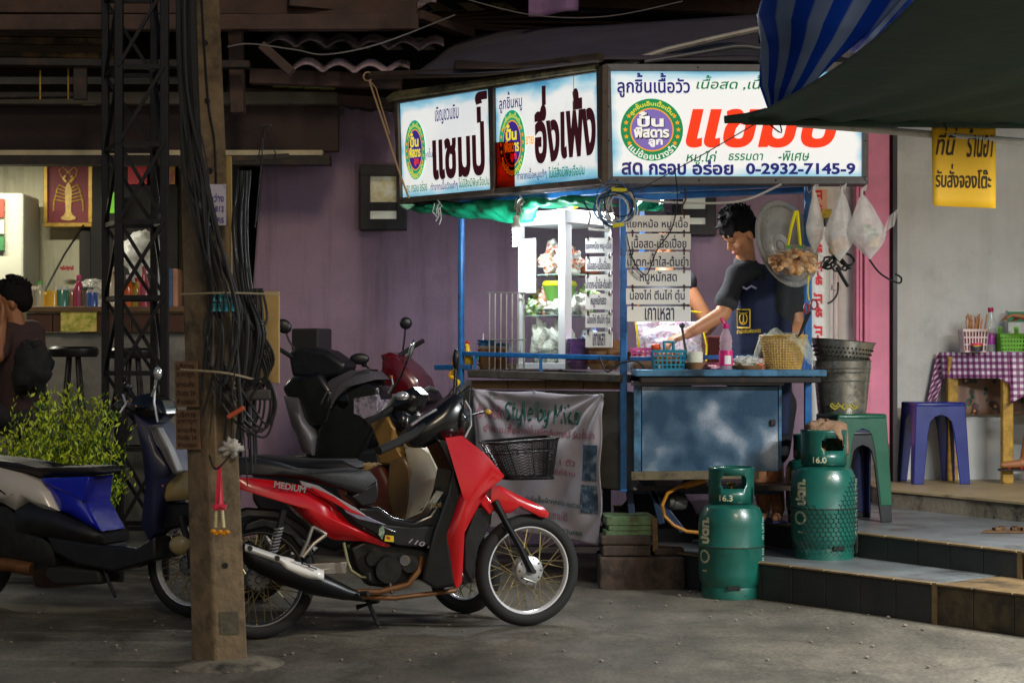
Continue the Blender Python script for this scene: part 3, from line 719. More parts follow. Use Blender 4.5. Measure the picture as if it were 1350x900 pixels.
# rusty folded sheet under the rafters, folds coloured alternately lit and shaded
for k, (py, dy) in enumerate(((46, 9), (56, 9), (66, 10), (74, 6))):
    g = G(); a = P(-60, py, 12.5); b = P(150, py + 3, 12.5)
    g.beam(a, b, .22, dy / 190); g.build('sheet_fold', RUSTY if k % 2 else mat('rusty_shaded', '41301f', .7, var=.3), ro, smooth=0, bevel=.004)
g = G(); g.box((P(60, 0, 12.6).x, 12.6, P(0, 107, 12.6).z), (2.1, .04, .05)); g.build('gap_light_strip', mat('painted_gap_light', '6b6a64', .8), ro, smooth=0)  # pale strip painted in as light showing through the roof gap
g = G(); g.box((P(117, 0, 12.5).x, 12.5, P(0, 136, 12.5).z), (.09, .04, .03)); g.build('bracket', mat('pale_bracket', 'a8a68e', .6), ro, smooth=0)
for k in range(4):  # small yellow pieces given a faint glow in the roof gaps
    g = G(); g.box((P(369 + k * 21, 0, 12.8).x, 12.8, P(0, 111 + k, 12.8).z), (.10, .03, .045)); g.build('gap_glow', mat('dim_yellow', '8a8544', .7, emis=.03), ro, smooth=0)
for row, (xs, y0, y1, n_) in enumerate(((282, 14, 30, 7), (366, 50, 65, 5), (125, 14, 22, 4), (560, 4, 14, 3))):  # pale quads coloured as light showing between the tiles
    for k in range(n_):
        x = xs + 43 * k; q = [P(x, y0, 12.55), P(x + 20, y0, 12.55), P(x + 37, y1, 12.5), P(x + 14, y1 + 1, 12.5)]; g = G(); g.prism(q, (0, .015, 0)); g.build('tile', mat('lit_tile_gap', '8e8a74', .8, var=.3, vs=5, dirt=('4a4238', 6, .45)), ro, smooth=0)
# large dark roof deck above everything
g = G(); g.grid(lambda u, v: V((-9 + 18 * u, 11.9 + 5 * v, P(0, -22, 11.9).z + .5 * v + .03 * math.sin(u * 150))), 240, 4)
g.build('deck', mat('deck_dark', '241f1e', .9), ro, smooth=60, solid=.02)
g = G()
for k in range(6):
    a = P(560 + k * 8, 20 + 3 * k, 12.6); b = P(1000, -22 + 18 * k, 12.9); g.beam(a, b, .04, .02)
g.build('batten', ROOFB, ro, smooth=0, kind='stuff')
# hanging loose wires near the roof
def cable(pts, r=.006, label=None, parent=None, m=None, name='cable', n=6, sm=True):
    q = [V(p) for p in pts]
    if sm and len(q) > 2:
        out = []
        for i in range(len(q) - 1):
            p0 = q[max(0, i - 1)]; p1 = q[i]; p2 = q[i + 1]; p3 = q[min(len(q) - 1, i + 2)]
            for k in range(5):
                t = k / 5; out.append(.5 * ((2 * p1) + (p2 - p0) * t + (2 * p0 - 5 * p1 + 4 * p2 - p3) * t * t + (3 * p1 - p0 - 3 * p2 + p3) * t ** 3))
        out.append(q[-1]); q = out
    g = G(); g.tube(q, r, n); o = g.build(name, m or CABLE, parent)
    if label: tag(o, label, 'cable')
    return o
cable([P(300, 62, 11.5), P(330, 58, 11.5), P(390, 66, 11.5), P(430, 72, 11.5), P(500, 58, 11.5), P(600, 20, 11.6)], .005, 'thin grey wire sagging under the tile roof', m=mat('grey_wire', '6b6664', .6))
cable([P(600, -5, 11.5), P(700, 20, 11.5), P(800, 22, 11.5), P(900, 2, 11.5)], .004, 'thin wire drooping across the dark roof at the top centre', m=MC['grey_wire'])
g = G(); a = P(697, -5, 11.8); b = P(762, 22, 11.8)
g.grid(lambda u, v: V((a.x + (b.x - a.x) * u, 11.8 + .05 * math.sin(u * 6), a.z + (b.z - a.z) * v * (1 - .25 * u))), 8, 4); tag(g.build('cloth', mat('mauve_cloth', '8a6a92', .8), solid=.01), 'mauve cloth scrap hanging from the dark roof at the top', 'cloth')

# ================================================================== LATTICE TOWER
Yt = 10.9
lt = thing('lattice_tower', 'black steel lattice tower standing left of the concrete pole', 'tower', (P(180, 0, Yt).x, Yt + .15, 0))
TS = mat('tower_steel', '1b1b1e', .4, .5, var=.3, vs=20)
f0 = P(157, 0, Yt).x; f1 = P(217, 0, Yt).x; b0 = P(139, 0, Yt + .35).x; b1 = P(203, 0, Yt + .35).x
for x, y, wd in ((f0, Yt, .05), (f1, Yt, .05), (b0, Yt + .35, .042), (b1, Yt + .35, .042)):
    g = G(); g.box((x, y, 2.0), (wd, .045, 4.0)); g.build('chord', TS, lt, smooth=0, bevel=.005)
zs = [P(0, q, Yt).z for q in (88, 190, 292, 392, 492, 592, 696)]; zs = [zs[0] + (zs[0] - zs[1])] + zs
def member(a, b, w_=.02): g = G(); g.beam(a, b, w_, w_); return g.build('brace', TS, lt, smooth=0)
for i, z in enumerate(zs):
    for a, b in (((f0, Yt), (f1, Yt)), ((b0, Yt + .35), (b1, Yt + .35)), ((f0, Yt), (b0, Yt + .35)), ((f1, Yt), (b1, Yt + .35))):
        g = G(); g.beam((a[0], a[1], z), (b[0], b[1], z), .028, .028); g.build('ring_bar', TS, lt, smooth=0)
    if i + 1 < len(zs):
        z2 = zs[i + 1]
        member((f1, Yt - .02, z), (f0, Yt - .02, z2)); 
        if i >= 2: member((f0, Yt + .02, z), (f1, Yt + .02, z2))
        member((b0, Yt + .35, z), (b1, Yt + .35, z2)); member((f0, Yt, z), (b0, Yt + .35, z2)); member((b1, Yt + .35, z), (f1, Yt, z2))
# ================================================================== CONCRETE POLE
PC = mat('pole_concrete', '74624a', .9, var=.3, vs=7, bump=.7, bs=30, dirt=('3d3428', 5, .42))
Yp = 7.8
up_ = thing('utility_pole', 'square concrete utility pole with wires, notices and a garland in the foreground', 'pole', PG(290, 880))
def pole_ring(pl, pcn, pr, py, Y=Yp):
    a = P(pl, py, Y + .10); b = P(pcn, py, Y); c = P(pr, py, Y + .07); d = a + (c - b); return [b, c, d, a]
g = G(); rings = []
N = 14
for i in range(N + 1):
    t = i / N; py = 880 - t * 940
    rings.append(pole_ring(252 - 22 * t + (0 if t < .5 else 0), 283 - 34 * t, 328 - 40 * t, py))
for k in range(4):
    for i in range(N): 
        g.add([rings[i][k], rings[i][(k + 1) % 4], rings[i + 1][(k + 1) % 4], rings[i + 1][k]], [(0, 1, 2, 3)])
g.add(rings[0], [(0, 1, 2, 3)]); g.add(rings[-1], [(0, 1, 2, 3)])
me_shaft = g.build('shaft', PC, up_, smooth=0)
bm = bmesh.new(); bm.from_mesh(me_shaft.data); bmesh.ops.remove_doubles(bm, verts=bm.verts, dist=.001); bmesh.ops.recalc_face_normals(bm, faces=bm.faces); bm.to_mesh(me_shaft.data); bm.free()
b_ = me_shaft.modifiers.new('bevel', 'BEVEL'); b_.width = .012; b_.segments = 2; b_.limit_method = 'ANGLE'
def pf(u, py, off=.004):      # point on the lit right face: u 0..1 across
    t = (880 - py) / 940; r = pole_ring(252 - 22 * t, 283 - 34 * t, 328 - 40 * t, py); n = (r[1] - r[0]).cross(V((0, 0, 1))).normalized()
    return r[0] + (r[1] - r[0]) * u + n * off
def pfl(u, py, off=.004):     # left face, u 0 = outer edge
    t = (880 - py) / 940; r = pole_ring(252 - 22 * t, 283 - 34 * t, 328 - 40 * t, py); n = (r[0] - r[3]).cross(V((0, 0, 1))).normalized()
    return r[3] + (r[0] - r[3]) * u + n * off
for py in (57, 133, 745, 225, 320):
    g = G(); q = pf(.42, py, .0); n = (pf(.42, py, .1) - q).normalized(); g.cyl(q - n * .01, q + n * .004, .013, n=12); g.build('bolt_hole', mat('hole_dark', '14110e', .9), up_)
g = G(); q = pf(.42, 822, .0); 
g.grid(lambda u, v: pf(.2 + .55 * (u), 836 - 30 * v, .003), 3, 3); g.build('paint_mark', mat('smudge', '4a4536', .9, var=.5, vs=40), up_, smooth=0)
# base mortar
g = G(); c = PG(292, 880); g.lathe(c + V((.02, .1, 0)), [(.24, 0), (.2, .012), (.12, .03), (0, .035)], 20); g.build('mortar', CONC, up_)
cable([pf(.35, -20), pf(.38, 60), pf(.45, 140), pf(.6, 190), pf(.55, 260), pf(.2, 330)], .006, parent=up_)
# paper notices
PAP = mat('notice_paper', 'b9b6c9', .7, var=.1, dirt=('8279a8', 30, .35))
no = thing('paper_notice', 'white paper notice with purple print stuck high on the pole', 'notice', pf(.5, 270, .01))
g = G(); g.grid(lambda u, v: P(263 + 35 * u, 297 - 54 * v, 7.74 + .03 * u), 3, 3); g.build('sheet', PAP, no, smooth=0, solid=.002)
INK = mat('purple_ink', '4a3d86', .7)
for i, (s, y0, y1) in enumerate((('รับสมัคร', 284, 294), ('โทร 0812', 270, 279), ('ห้องว่าง', 255, 266))):
    lettering(s, lambda u, v: P(263 + 35 * u, 297 - 54 * v, 7.735 + .03 * u), INK, no, bold=.02, box=(.08, (297 - y1) / 54, .92, (297 - y0) / 54))
for j, (y0, y1) in enumerate(((476, 536), (540, 592))):
    no = thing('wall_notice', ('upper faded notice board on the dark side of the pole', 'lower faded notice board on the dark side of the pole')[j], 'notice', pfl(.5, y1, .01))
    g = G(); g.grid(lambda u, v: pfl(-.35 + 1.15 * u, y1 - (y1 - y0) * v, .012), 2, 2); g.build('sheet', mat('faded_board', '7c5f45', .8, var=.25, vs=10), no, smooth=0, solid=.006)
    for k in range(5):
        lettering(('ห้ามจอด', 'ติดต่อ 24', 'ขายส่ง', 'ราคาถูก', 'บริการ')[k], lambda u, v: pfl(-.35 + 1.15 * u, y1 - (y1 - y0) * v, .018), mat('faded_ink', '3b2418', .8), no, bold=.01, box=(.1, .06 + k * .19, .9, .19 + k * .19))
# cross arm with stay wires
g = G(); g.beam(P(300, 210, 8.0), P(381, 206, 8.05), .03, .022); g.build('cross_arm', DARKM, up_, smooth=0)
g = G(); g.beam(P(343, 166, 8.0), P(357, 165, 8.0), .02, .012); g.build('cap_plate', DARKM, up_, smooth=0)
for a, b in (((349, 166), (341, 206)), ((350, 166), (364, 204)), ((349, 166), (336, 300))): cable([P(*a, 8.0), P(*b, 8.0)], .003, parent=up_, sm=False)
g = G(); g.beam(P(302, 206, 7.95), P(303, 396, 7.95), .02, .03); g.build('batten', mat('tan_batten', 'a8894c', .8), up_, smooth=0)
# wires
rnd = random.Random(11)
for i in range(19):
    x0 = rnd.uniform(232, 262); x1 = x0 + rnd.uniform(8, 28); x2 = rnd.uniform(268, 318); x3 = x2 + rnd.uniform(-14, 26); yb_ = rnd.uniform(470, 640)
    Yw = 7.72 - rnd.uniform(0, .12)
    cable([P(x0, -30, Yw), P(x0 + 4, 120, Yw), P(x1, 230, Yw), P((x1 + x2) / 2, 320, Yw - .03), P(x2, 400, Yw), P(x2 + rnd.uniform(-8, 14), 440, Yw), P(x3, yb_, Yw)], rnd.choice((.003, .005, .006, .009)), parent=up_)
for i in range(9):
    x0 = rnd.uniform(318, 336); Yw = 7.85 - rnd.uniform(0, .1); s = rnd.uniform(-1, 1)
    cable([P(x0 - 6, 225, Yw), P(x0 - 12 + 6 * s, 300, Yw), P(x0 - 4, 380, Yw), P(x0 + 12 + 8 * s, 440, Yw), P(x0 + 6 * s, 520, Yw), P(x0 + 10 * s, 570 + 60 * rnd.random(), Yw)], rnd.choice((.004, .006, .007)), parent=up_)
for i in range(6):  # drip loops low on the pole
    x0 = rnd.uniform(300, 330); Yw = 7.7
    cable([P(x0 - 30, 470 + i * 8, Yw), P(x0, 520 + i * 8, Yw - .03), P(x0 + 30, 560 + i * 3, Yw), P(x0 + 42, 530, Yw), P(x0 + 30, 500, Yw), P(x0 + 8, 505 + i * 4, Yw - .02)], .005, parent=up_)
cable([P(238, 388, 7.68), P(300, 386, 7.6), P(368, 388, 7.8)], .004, parent=up_, m=mat('pale_rope', '9c8f74', .8)); cable([P(238, 487, 7.68), P(300, 492, 7.6), P(352, 505, 7.8)], .005, parent=up_, m=MC['pale_rope'])
# meter board
mb = thing('meter_board', 'tan wooden meter board with black cable loops on the right side of the pole', 'board', P(345, 505, 7.95))
g = G(); a = P(318, 384, 7.98); b = P(368, 505, 7.98); g.box(((a.x + b.x) / 2, 7.99, (a.z + b.z) / 2), (b.x - a.x, .03, a.z - b.z)); g.build('board', mat('tan_board', 'b89b62', .8, var=.15, vs=10), mb, smooth=0, bevel=.003)
g = G(); a = P(318, 384, 7.9); b = P(341, 505, 7.9); g.box(((a.x + b.x) / 2, 7.92, (a.z + b.z) / 2), (b.x - a.x, .1, a.z - b.z)); g.build('meter_case', mat('meter_dark', '2b2523', .5), mb, smooth=0, bevel=.01)
for i in range(6): cable([P(330 + i * 3, 380, 7.84), P(322 + i * 6, 420, 7.82), P(352 - i * 3, 450, 7.8), P(360 - i * 2, 480 + i * 3, 7.82), P(336 + i * 2, 512, 7.84)], .006, parent=mb)
# teal spool insulators
TEAL = mat('teal_plastic', '1d7f93', .4)
tb = thing('insulator_rack', 'cluster of teal plastic cable spools tied to the pole', 'insulators', P(293, 412, 7.65))
for i in range(8): g = G(); c = P(282 + (i % 4) * 8.5, 392 + (i // 4) * 13, 7.63); g.lathe(c, [(0, -.017), (.012, -.017), (.009, -.006), (.009, .006), (.012, .017), (0, .017)], 10); g.build('spool', TEAL, tb)
# low clutter on the pole: clamp box, orange tie, white rag
g = G(); g.box(P(330, 520, 7.75), (.19, .12, .045)); tag(g.build('cable_clamp', mat('clamp_grey', '3d3b3c', .5), smooth=0, bevel=.008), 'dark grey cable clamp box at the pole side below the meter board', 'clamp')
g = G(); g.beam(P(300, 550, 7.6), P(322, 537, 7.6), .03, .018); tag(g.build('cable_tag', mat('orange_tag', 'c2552a', .5), smooth=0, bevel=.004), 'orange plastic tag dangling from the pole cables', 'tag')
lump('rag', P(305, 590, 7.6), (.042, .025, .03), mat('white_rag', 'b8b4ac', .8, bump=.5), 'small white rag tied to the pole above the garland', 'cloth', 9, .5)
# garland
ga = thing('pole_garland', 'red ribbon garland with cream beads and orange marigolds on the pole', 'garland', P(289, 705, 7.62))
g = G()
g.add([P(287, 613, 7.6), P(291.5, 613, 7.6), P(295, 668, 7.6), P(289, 672, 7.58), P(283, 668, 7.6)], [(0, 1, 2, 3, 4)]); g.build('ribbon', mat('red_ribbon', 'd81f3f', .5, var=.2, vs=20, sheen=.3), ga, smooth=0, solid=.006)
g = G(); g.add([P(279, 667, 7.58), P(284, 665, 7.58), P(299, 665, 7.58), P(297, 671, 7.56), P(290, 668, 7.55), P(283, 672, 7.56)], [(0, 1, 2, 3, 4, 5)]); g.build('bow', MC['red_ribbon'], ga, smooth=0, solid=.006)
bead = mat('cream_bead', 'd8cf9c', .6)
for sx in (285, 293):
    for k in range(7): g = G(); g.sph(P(sx + .3 * k * (1 if sx > 290 else -.4), 673 + k * 3.4, 7.57), .0075, 8); g.build('bead', bead, ga)
mari = mat('marigold', 'e8960f', .8, var=.2, vs=60, bump=.6, bs=150)
for q in ((281, 700), (285, 703), (290, 701), (295, 703), (299, 701)): g = G(); g.sph(P(q[0], q[1], 7.56), (.013, .012, .010), 10); g.build('flower', mari, ga)
cable([P(276, 600, 7.68), P(284, 618, 7.6), P(300, 604, 7.6), P(310, 590, 7.6)], .004, parent=ga)
# ================================================================== FOOD CART
SYAW = math.atan2(10.6 - 11.84, .552 + .74)
SP_ = Plane(.552, 10.6, SYAW)          # side sign plane
FP_ = Plane(0, 10.6, 0)                # front sign plane
BX, BY = P(822, 0, 10.74).x, 10.74
CB = Plane(BX, BY, SYAW)               # cart side plane through the posts
cart = thing('food_cart', 'blue framed street food cart with lit sign boxes, counter and steel front panel', 'food cart', (BX, BY, 0))
GREYF = mat('sign_frame', '5d5148', .5, .5, var=.2, vs=12, dirt=('352b25', 8, .35))
GREYF2 = mat('sign_frame_grey', '6b6c70', .45, .6, var=.15, vs=12)
def panelmat(name, seed, amt):
    m = bpy.data.materials.new(name); m.use_nodes = True; nt = m.node_tree; L = nt.links.new; p = nt.nodes['Principled BSDF']
    uv = nt.nodes.new('ShaderNodeTexCoord'); sx = nt.nodes.new('ShaderNodeSeparateXYZ'); L(uv.outputs['UV'], sx.inputs[0])
    def mth(op, a, b=None):
        n = nt.nodes.new('ShaderNodeMath'); n.operation = op
        for i, q in enumerate((a, b)):
            if q is None: continue
            if isinstance(q, (int, float)): n.inputs[i].default_value = q
            else: L(q, n.inputs[i])
        return n.outputs[0]
    v = sx.outputs[1]; u = sx.outputs[0]
    ev = mth('MINIMUM', v, mth('SUBTRACT', 1.0, v)); eu = mth('MULTIPLY', mth('MINIMUM', u, mth('SUBTRACT', 1.0, u)), 2.2)
    e = mth('MINIMUM', ev, mth('ADD', eu, .03))
    n = nt.nodes.new('ShaderNodeTexNoise'); n.inputs['Scale'].default_value = 3.2; n.inputs['Detail'].default_value = 6
    mp = nt.nodes.new('ShaderNodeMapping'); mp.inputs['Location'].default_value = (seed, seed * .7, 0); mp.inputs['Scale'].default_value = (1, 1.6, 1); L(uv.outputs['UV'], mp.inputs[0]); L(mp.outputs[0], n.inputs['Vector'])
    k = mth('SUBTRACT', mth('MULTIPLY', n.outputs[0], amt), e)
    r = nt.nodes.new('ShaderNodeValToRGB'); el = r.color_ramp.elements
    el[0].position = 0.02; el[0].color = (.80, .81, .80, 1); el[1].position = .20; el[1].color = (.02, .22, .42, 1)
    q = el.new(.10); q.color = (.30, .58, .72, 1); L(k, r.inputs[0])
    L(r.outputs[0], p.inputs['Base Color']); L(r.outputs[0], p.inputs['Emission Color']); p.inputs['Emission Strength'].default_value = .78
    p.inputs['Roughness'].default_value = .25
    return m
def quad(pl, px, off=0): return [pl.pt(a, b) + pl.n * off for a, b in px]
def bil(q): return lambda u, v: (q[0] * (1 - u) + q[1] * u) * (1 - v) + (q[3] * (1 - u) + q[2] * u) * v   # q: BL BR TR TL
def lightbox(name, pl, outer, inner, seed, amt, frame_m, label=None):
    g = G(); oq = quad(pl, outer, -.01)
    g.prism([p - pl.n * .13 for p in oq], pl.n * .13, both=False); box_ = g.build(name, mat('sign_casing', '3b3430', .6), cart, smooth=0)
    q = quad(pl, inner, -.004); g = G(); g.grid(bil(q), 12, 6); face = g.build('sign_face', panelmat(name + '_face', seed, amt), cart, smooth=0)
    iq = quad(pl, inner, 0); o2 = quad(pl, outer, 0)
    for i in range(4):
        j = (i + 1) % 4; g = G(); a, b, c, d = o2[i], o2[j], iq[j], iq[i]
        dd = pl.n * (.022 if i % 2 else .0205)
        g.prism([a, b, c, d], dd, both=False); g.build('sign_frame', frame_m, cart, smooth=0, bevel=.003)
    for i in range(4):
        for t in (.03, .35, .65, .97):
            c_ = (o2[i] + iq[i]) / 2 * (1 - t) + (o2[(i + 1) % 4] + iq[(i + 1) % 4]) / 2 * t + pl.n * .02
            if t in (.03, .35, .65): g = G(); g.sph(c_, .006, 6); g.build('screw', mat('screw', '2b2622', .4, .8), cart)
    qq = quad(pl, inner, .002); return bil(qq), box_
def cx1(x, y): return (500 + x / 4.09, 80 + y / 4.09)
LI = [cx1(125, 740), cx1(610, 695), cx1(597, 153), cx1(110, 232)]
LO = [cx1(108, 775), cx1(622, 722), cx1(612, 122), cx1(92, 203)]
MI = [cx1(632, 690), cx1(1190, 635), cx1(1182, 62), cx1(625, 150)]
MO = [cx1(622, 722), cx1(1222, 668), cx1(1215, 28), cx1(612, 122)]
FI = [(808, 233), (1136, 233), (1136, 95), (805, 94)]
FO = [(799, 243), (1144, 243), (1144, 86), (797, 85)]
fL, bL = lightbox('side_sign_box', SP_, LO, LI, 1.3, .26, GREYF); fM, bM = lightbox('side_sign_box', SP_, MO, MI, 4.1, .33, GREYF); fF, bF = lightbox('front_sign_box', FP_, FO, FI, 7.7, .24, GREYF2)
NAVY = emit('navy_ink', '1c2390', .35); PURPLE = emit('violet_ink', '3b2f86', .35); GREEN = emit('green_ink', '0f8a55', .45); MAROON = emit('maroon_ink', '4d1420', .25)
ORANGE = emit('orange_ink', 'ff3a0c', .75); ORG2 = emit('amber_ink', 'ffa21a', .8); YEL = emit('yellow_ink', 'f2e23a', .8); WHT = emit('white_ink', 'f4f2ea', .8); BLK = emit('black_ink', '15131c', .1); VIO = emit('violet_disc', '4a34a8', .45); VIO2 = emit('lilac_disc', '8d78cc', .55); GRN2 = emit('green_ring', '0aa05a', .5); CYANG = emit('sea_green', '2bbf8a', .5)
def L_(s, fn, m, box, **k): return lettering(s, fn, m, cart, box=box, **k)
# left panel
L_('เชิญชวนชิม', fL, PURPLE, (.40, .72, .66, .90), bold=.01)
L_('แชมป', fL, MAROON, (.36, .15, .93, .69), bold=.04)
L_('l', fL, MAROON, (.855, .68, .90, .84), bold=.05); L_('\u0e4c', fL, MAROON, (.84, .86, .97, .99), bold=.04)
L_('ลูกชิ้น', fL, PURPLE, (.27, .37, .36, .49)); L_('สด กรอบ อร่อย', fL, GREEN, (.05, .05, .29, .16), bold=.01)
L_('ทำจากเนื้อวัวแท้ๆ', fL, PURPLE, (.33, .03, .63, .15), bold=.01); L_('ไม่มีสิ่งมีพิษเจือปน', fL, GREEN, (.64, .05, .97, .17), bold=.01)
# middle panel
L_('ลูกชิ้นหมู', fM, PURPLE, (.04, .74, .27, .95), bold=.012)
L_('อึ่ง', fM, MAROON, (.39, .20, .63, .95), bold=.042); L_('เพ้ง', fM, MAROON, (.64, .22, .97, .88), bold=.042)
L_('ยาย', fM, ORG2, (.30, .40, .38, .48), bold=.02)
L_('ทำจากเนื้อหมูแท้ๆ', fM, PURPLE, (.21, .04, .50, .17), bold=.01); L_('ไม่มีสิ่งมีพิษเจือปน', fM, GREEN, (.52, .05, .86, .19), bold=.01)
g = G(); g.grid(lambda u, v: fM(.765 + .006 * u + .004 * v, .6 + .4 * v), 1, 4); g.build('stain_streak', mat('rust_streak', 'b8a85c', .7), cart, smooth=0)
g = G(); g.prism([fM(0, .46) + SP_.n * .001, fM(0, .0) + SP_.n * .001, fM(.19, .0) + SP_.n * .001, fM(.19, .44) + SP_.n * .001, fM(.1, .455) + SP_.n * .001], SP_.n * .002, both=False)
def amber():
    m = bpy.data.materials.new('amber_film'); m.use_nodes = True; nt = m.node_tree; nt.nodes.remove(nt.nodes['Principled BSDF'])
    t = nt.nodes.new('ShaderNodeBsdfTransparent'); t.inputs[0].default_value = (.62, .085, .03, 1); nt.links.new(t.outputs[0], nt.nodes['Material Output'].inputs[0]); return m
g.build('amber_film', amber(), cart, smooth=0)
# round emblem
def emblem(fn, cu, cv, ru, rv, disc, ringm, left=False):
    def pt(r, a, k=0.0): 
        p = fn(cu + ru * r * math.cos(a), cv + rv * r * math.sin(a)); return p
    n = 40; nrm = SP_.n if left else FP_.n
    def ring(r0, r1, m, lift):
        g = G(); vs = []
        for k in range(n):
            a = 2 * math.pi * k / n; vs += [pt(r0, a) + nrm * lift, pt(r1, a) + nrm * lift]
        g.add(vs, [(2 * k, 2 * k + 1, (2 * k + 3) % (2 * n), (2 * k + 2) % (2 * n)) for k in range(n)]); g.build('emblem_ring', m, cart, smooth=0)
    def disc_(r, m, lift): g = G(); g.add([pt(r, 2 * math.pi * k / n) + nrm * lift for k in range(n)], [tuple(range(n))]); g.build('emblem_disc', m, cart, smooth=0)
    ring(.70, 1, ringm, 0); ring(.66, .70, ORG2, .0002); disc_(.66, disc, .0001)
    for sgn in (0, 1):
        for k in range(5):
            a = math.pi * sgn + (k - 2) * .27; c = (.85 * math.cos(a), .85 * math.sin(a)); g = G()
            g.add([fn(cu + ru * (c[0] + (.085 if j % 2 == 0 else .038) * math.sin(math.pi * j / 5)), cv + rv * (c[1] + (.085 if j % 2 == 0 else .038) * math.cos(math.pi * j / 5))) + nrm * .0012 for j in range(10)], [tuple(range(10))])
            g.build('star', ORG2, cart, smooth=0)
    def arc(s, m, a0, a1, r0, r1, flip=False):
        vs, fs = layout(s, .02); x0 = min(a for a, c in vs); x1 = max(a for a, c in vs); y0 = min(c for a, c in vs); y1 = max(c for a, c in vs)
        g = G(); out = []
        for a, c in vs:
            t = (a - x0) / (x1 - x0); h = (c - y0) / (y1 - y0); an = a0 + (a1 - a0) * t; r = r0 + (r1 - r0) * (1 - h if flip else h); out.append(pt(r, an) + nrm * .0012)
        g.add(out, fs); g.build('lettering', m, cart, smooth=0, recalc=False)
    arc('ลูกชิ้นเอ็นเนื้อเป็น', YEL, math.pi * .80, math.pi * .20, .73, .96)
    arc('แม่ช้อยนางรำ', WHT if not left else YEL, math.pi * 1.20, math.pi * 1.80, .73, .97, True)
    def bx(x0, y0, x1, y1): return (cu + ru * x0, cv + rv * y0, cu + ru * x1, cv + rv * y1)
    f2 = lambda u, v: fn(u, v) + nrm * .0012; f3 = lambda u, v: fn(u, v) + nrm * .0022
    c1 = WHT if not left else YEL
    if not left:
        L_('ปั๋น', f2, BLK, bx(-.44, .06, .40, .56), bold=.07); L_('พิสดาร', f2, BLK, bx(-.56, -.30, .56, .06), bold=.07)
    L_('ปั๋น', f3, c1, bx(-.46, .09, .38, .58), bold=.045); L_('พิสดาร', f3, c1, bx(-.58, -.26, .55, .08), bold=.045)
    L_('ลูก', f3, ORANGE if left else WHT, bx(-.12, -.56, .34, -.3), bold=.04)
emblem(fF, .160, .445, .125, .295, VIO2, GRN2)
emblem(fL, .165, .49, .115, .31, VIO, CYANG, True)
emblem(fM, .165, .43, .13, .33, VIO, CYANG, True)
# front panel
L_('ลูกชิ้นเนื้อวัว', fF, NAVY, (.025, .75, .315, .985), bold=.022)
L_('เนื้อสด ,เนื้อเปื่อย', fF, GREEN, (.34, .82, .77, .965), bold=.012, shear=.2)
L_('แชมป', fF, ORANGE, (.295, .275, .93, .755), bold=.038, shear=.22)
L_('หมู.ไก่', fF, GREEN, (.295, .11, .42, .245), bold=.012, shear=.2); L_('ธรรมดา', fF, GREEN, (.465, .155, .605, .22), bold=.012, shear=.2); L_('-พิเศษ', fF, GREEN, (.665, .15, .79, .245), bold=.012, shear=.2)
L_('สด', fF, PURPLE, (.035, .015, .12, .14), bold=.03); L_('กรอบ', fF, NAVY, (.145, .015, .295, .125), bold=.035); L_('อร่อย', fF, NAVY, (.32, .015, .485, .16), bold=.035)
L_('0-2932-7145-9', fF, NAVY, (.535, .02, .975, .13), bold=.034)
# corner upright between the signs and top trim
def c_(g, name, m, **k): return g.build(name, m, cart, **k)
g = G(); a = P(797.5, 86, 10.59); b = P(797.5, 245, 10.59); g.beam(b + V((0, .01, 0)), a + V((0, .01, 0)), .035, .05); c_(g, 'corner_trim', GREYF, smooth=0, bevel=.004)
g = G()
tp = [(515, 132), (525, 127), (560, 122), (620, 113), (700, 101), (790, 88)]
g.tube([SP_.pt(*q) + SP_.n * .02 for q in tp], [.02, .03, .03, .028, .026, .024], 8); c_(g, 'top_moulding', mat('mossy_trim', '6b6140', .8, var=.4, vs=14, dirt=('2d2718', 10, .45)))
g = G(); g.tube([SP_.pt(497, 101) + SP_.n * .05, SP_.pt(640, 97) + SP_.n * .05, SP_.pt(800, 77) + SP_.n * .05], .028, 10); c_(g, 'ridge_pole', DWOOD)
g = G(); q1 = SP_.pt(497, 103) + SP_.n * .08
g.tube([q1 + V((.03 * math.cos(t), 0, .03 * math.sin(t))) for t in [i * .7 for i in range(9)]], .006, 5); c_(g, 'rope_wrap', mat('rope', '9c7f5c', .9))
ropem = mat('rope', '9c7f5c', .9)
g = G(); g.tube([SP_.pt(500, 108) + SP_.n * .09, SP_.pt(520, 168) + SP_.n * .09, SP_.pt(536, 222) + SP_.n * .08, SP_.pt(548, 262) + SP_.n * .06], .007, 5); c_(g, 'stay_rope', ropem)
g = G(); g.tube([SP_.pt(498, 108) + SP_.n * .07, SP_.pt(506, 118) + SP_.n * .07, SP_.pt(524, 178) + SP_.n * .07], .005, 5); c_(g, 'stay_rope', ropem)
# roof tarp of the cart
g = G(); tarp = mat('roof_tarp', '4a434c', .7, var=.15, vs=4)
pts = [[(548, 97), (610, 97), (690, 92), (800, 78), (1000, 80)], [(575, 78), (625, 66), (700, 60), (800, 55), (1000, 55)], [(607, 49), (660, 42), (720, 38), (800, 34), (1000, 20)]]
def rt(u, v):
    i = min(3, int(u * 4)); f = u * 4 - i; j = min(1, int(v * 2)); h = v * 2 - j
    a = V(pts[j][i]) * (1 - f) + V(pts[j][i + 1]) * f; b = V(pts[j + 1][i]) * (1 - f) + V(pts[j + 1][i + 1]) * f; q = a * (1 - h) + b * h
    Y = 11.6 - .9 * min(1, u * 1.6) + 1.1 * v
    return P(q.x, q.y, Y)
g.grid(rt, 24, 10); c_(g, 'roof_tarp', tarp, smooth=180, solid=.01)
g = G(); g.grid(lambda u, v: P(600 + 420 * u, 90 - 3 * u, 10.9 + 1.8 * v) + V((0, 0, .05 * math.sin(3.1 * v))), 8, 6); c_(g, 'roof_board', mat('roof_brown', '3a2a22', .8, var=.3), smooth=180, solid=.01)
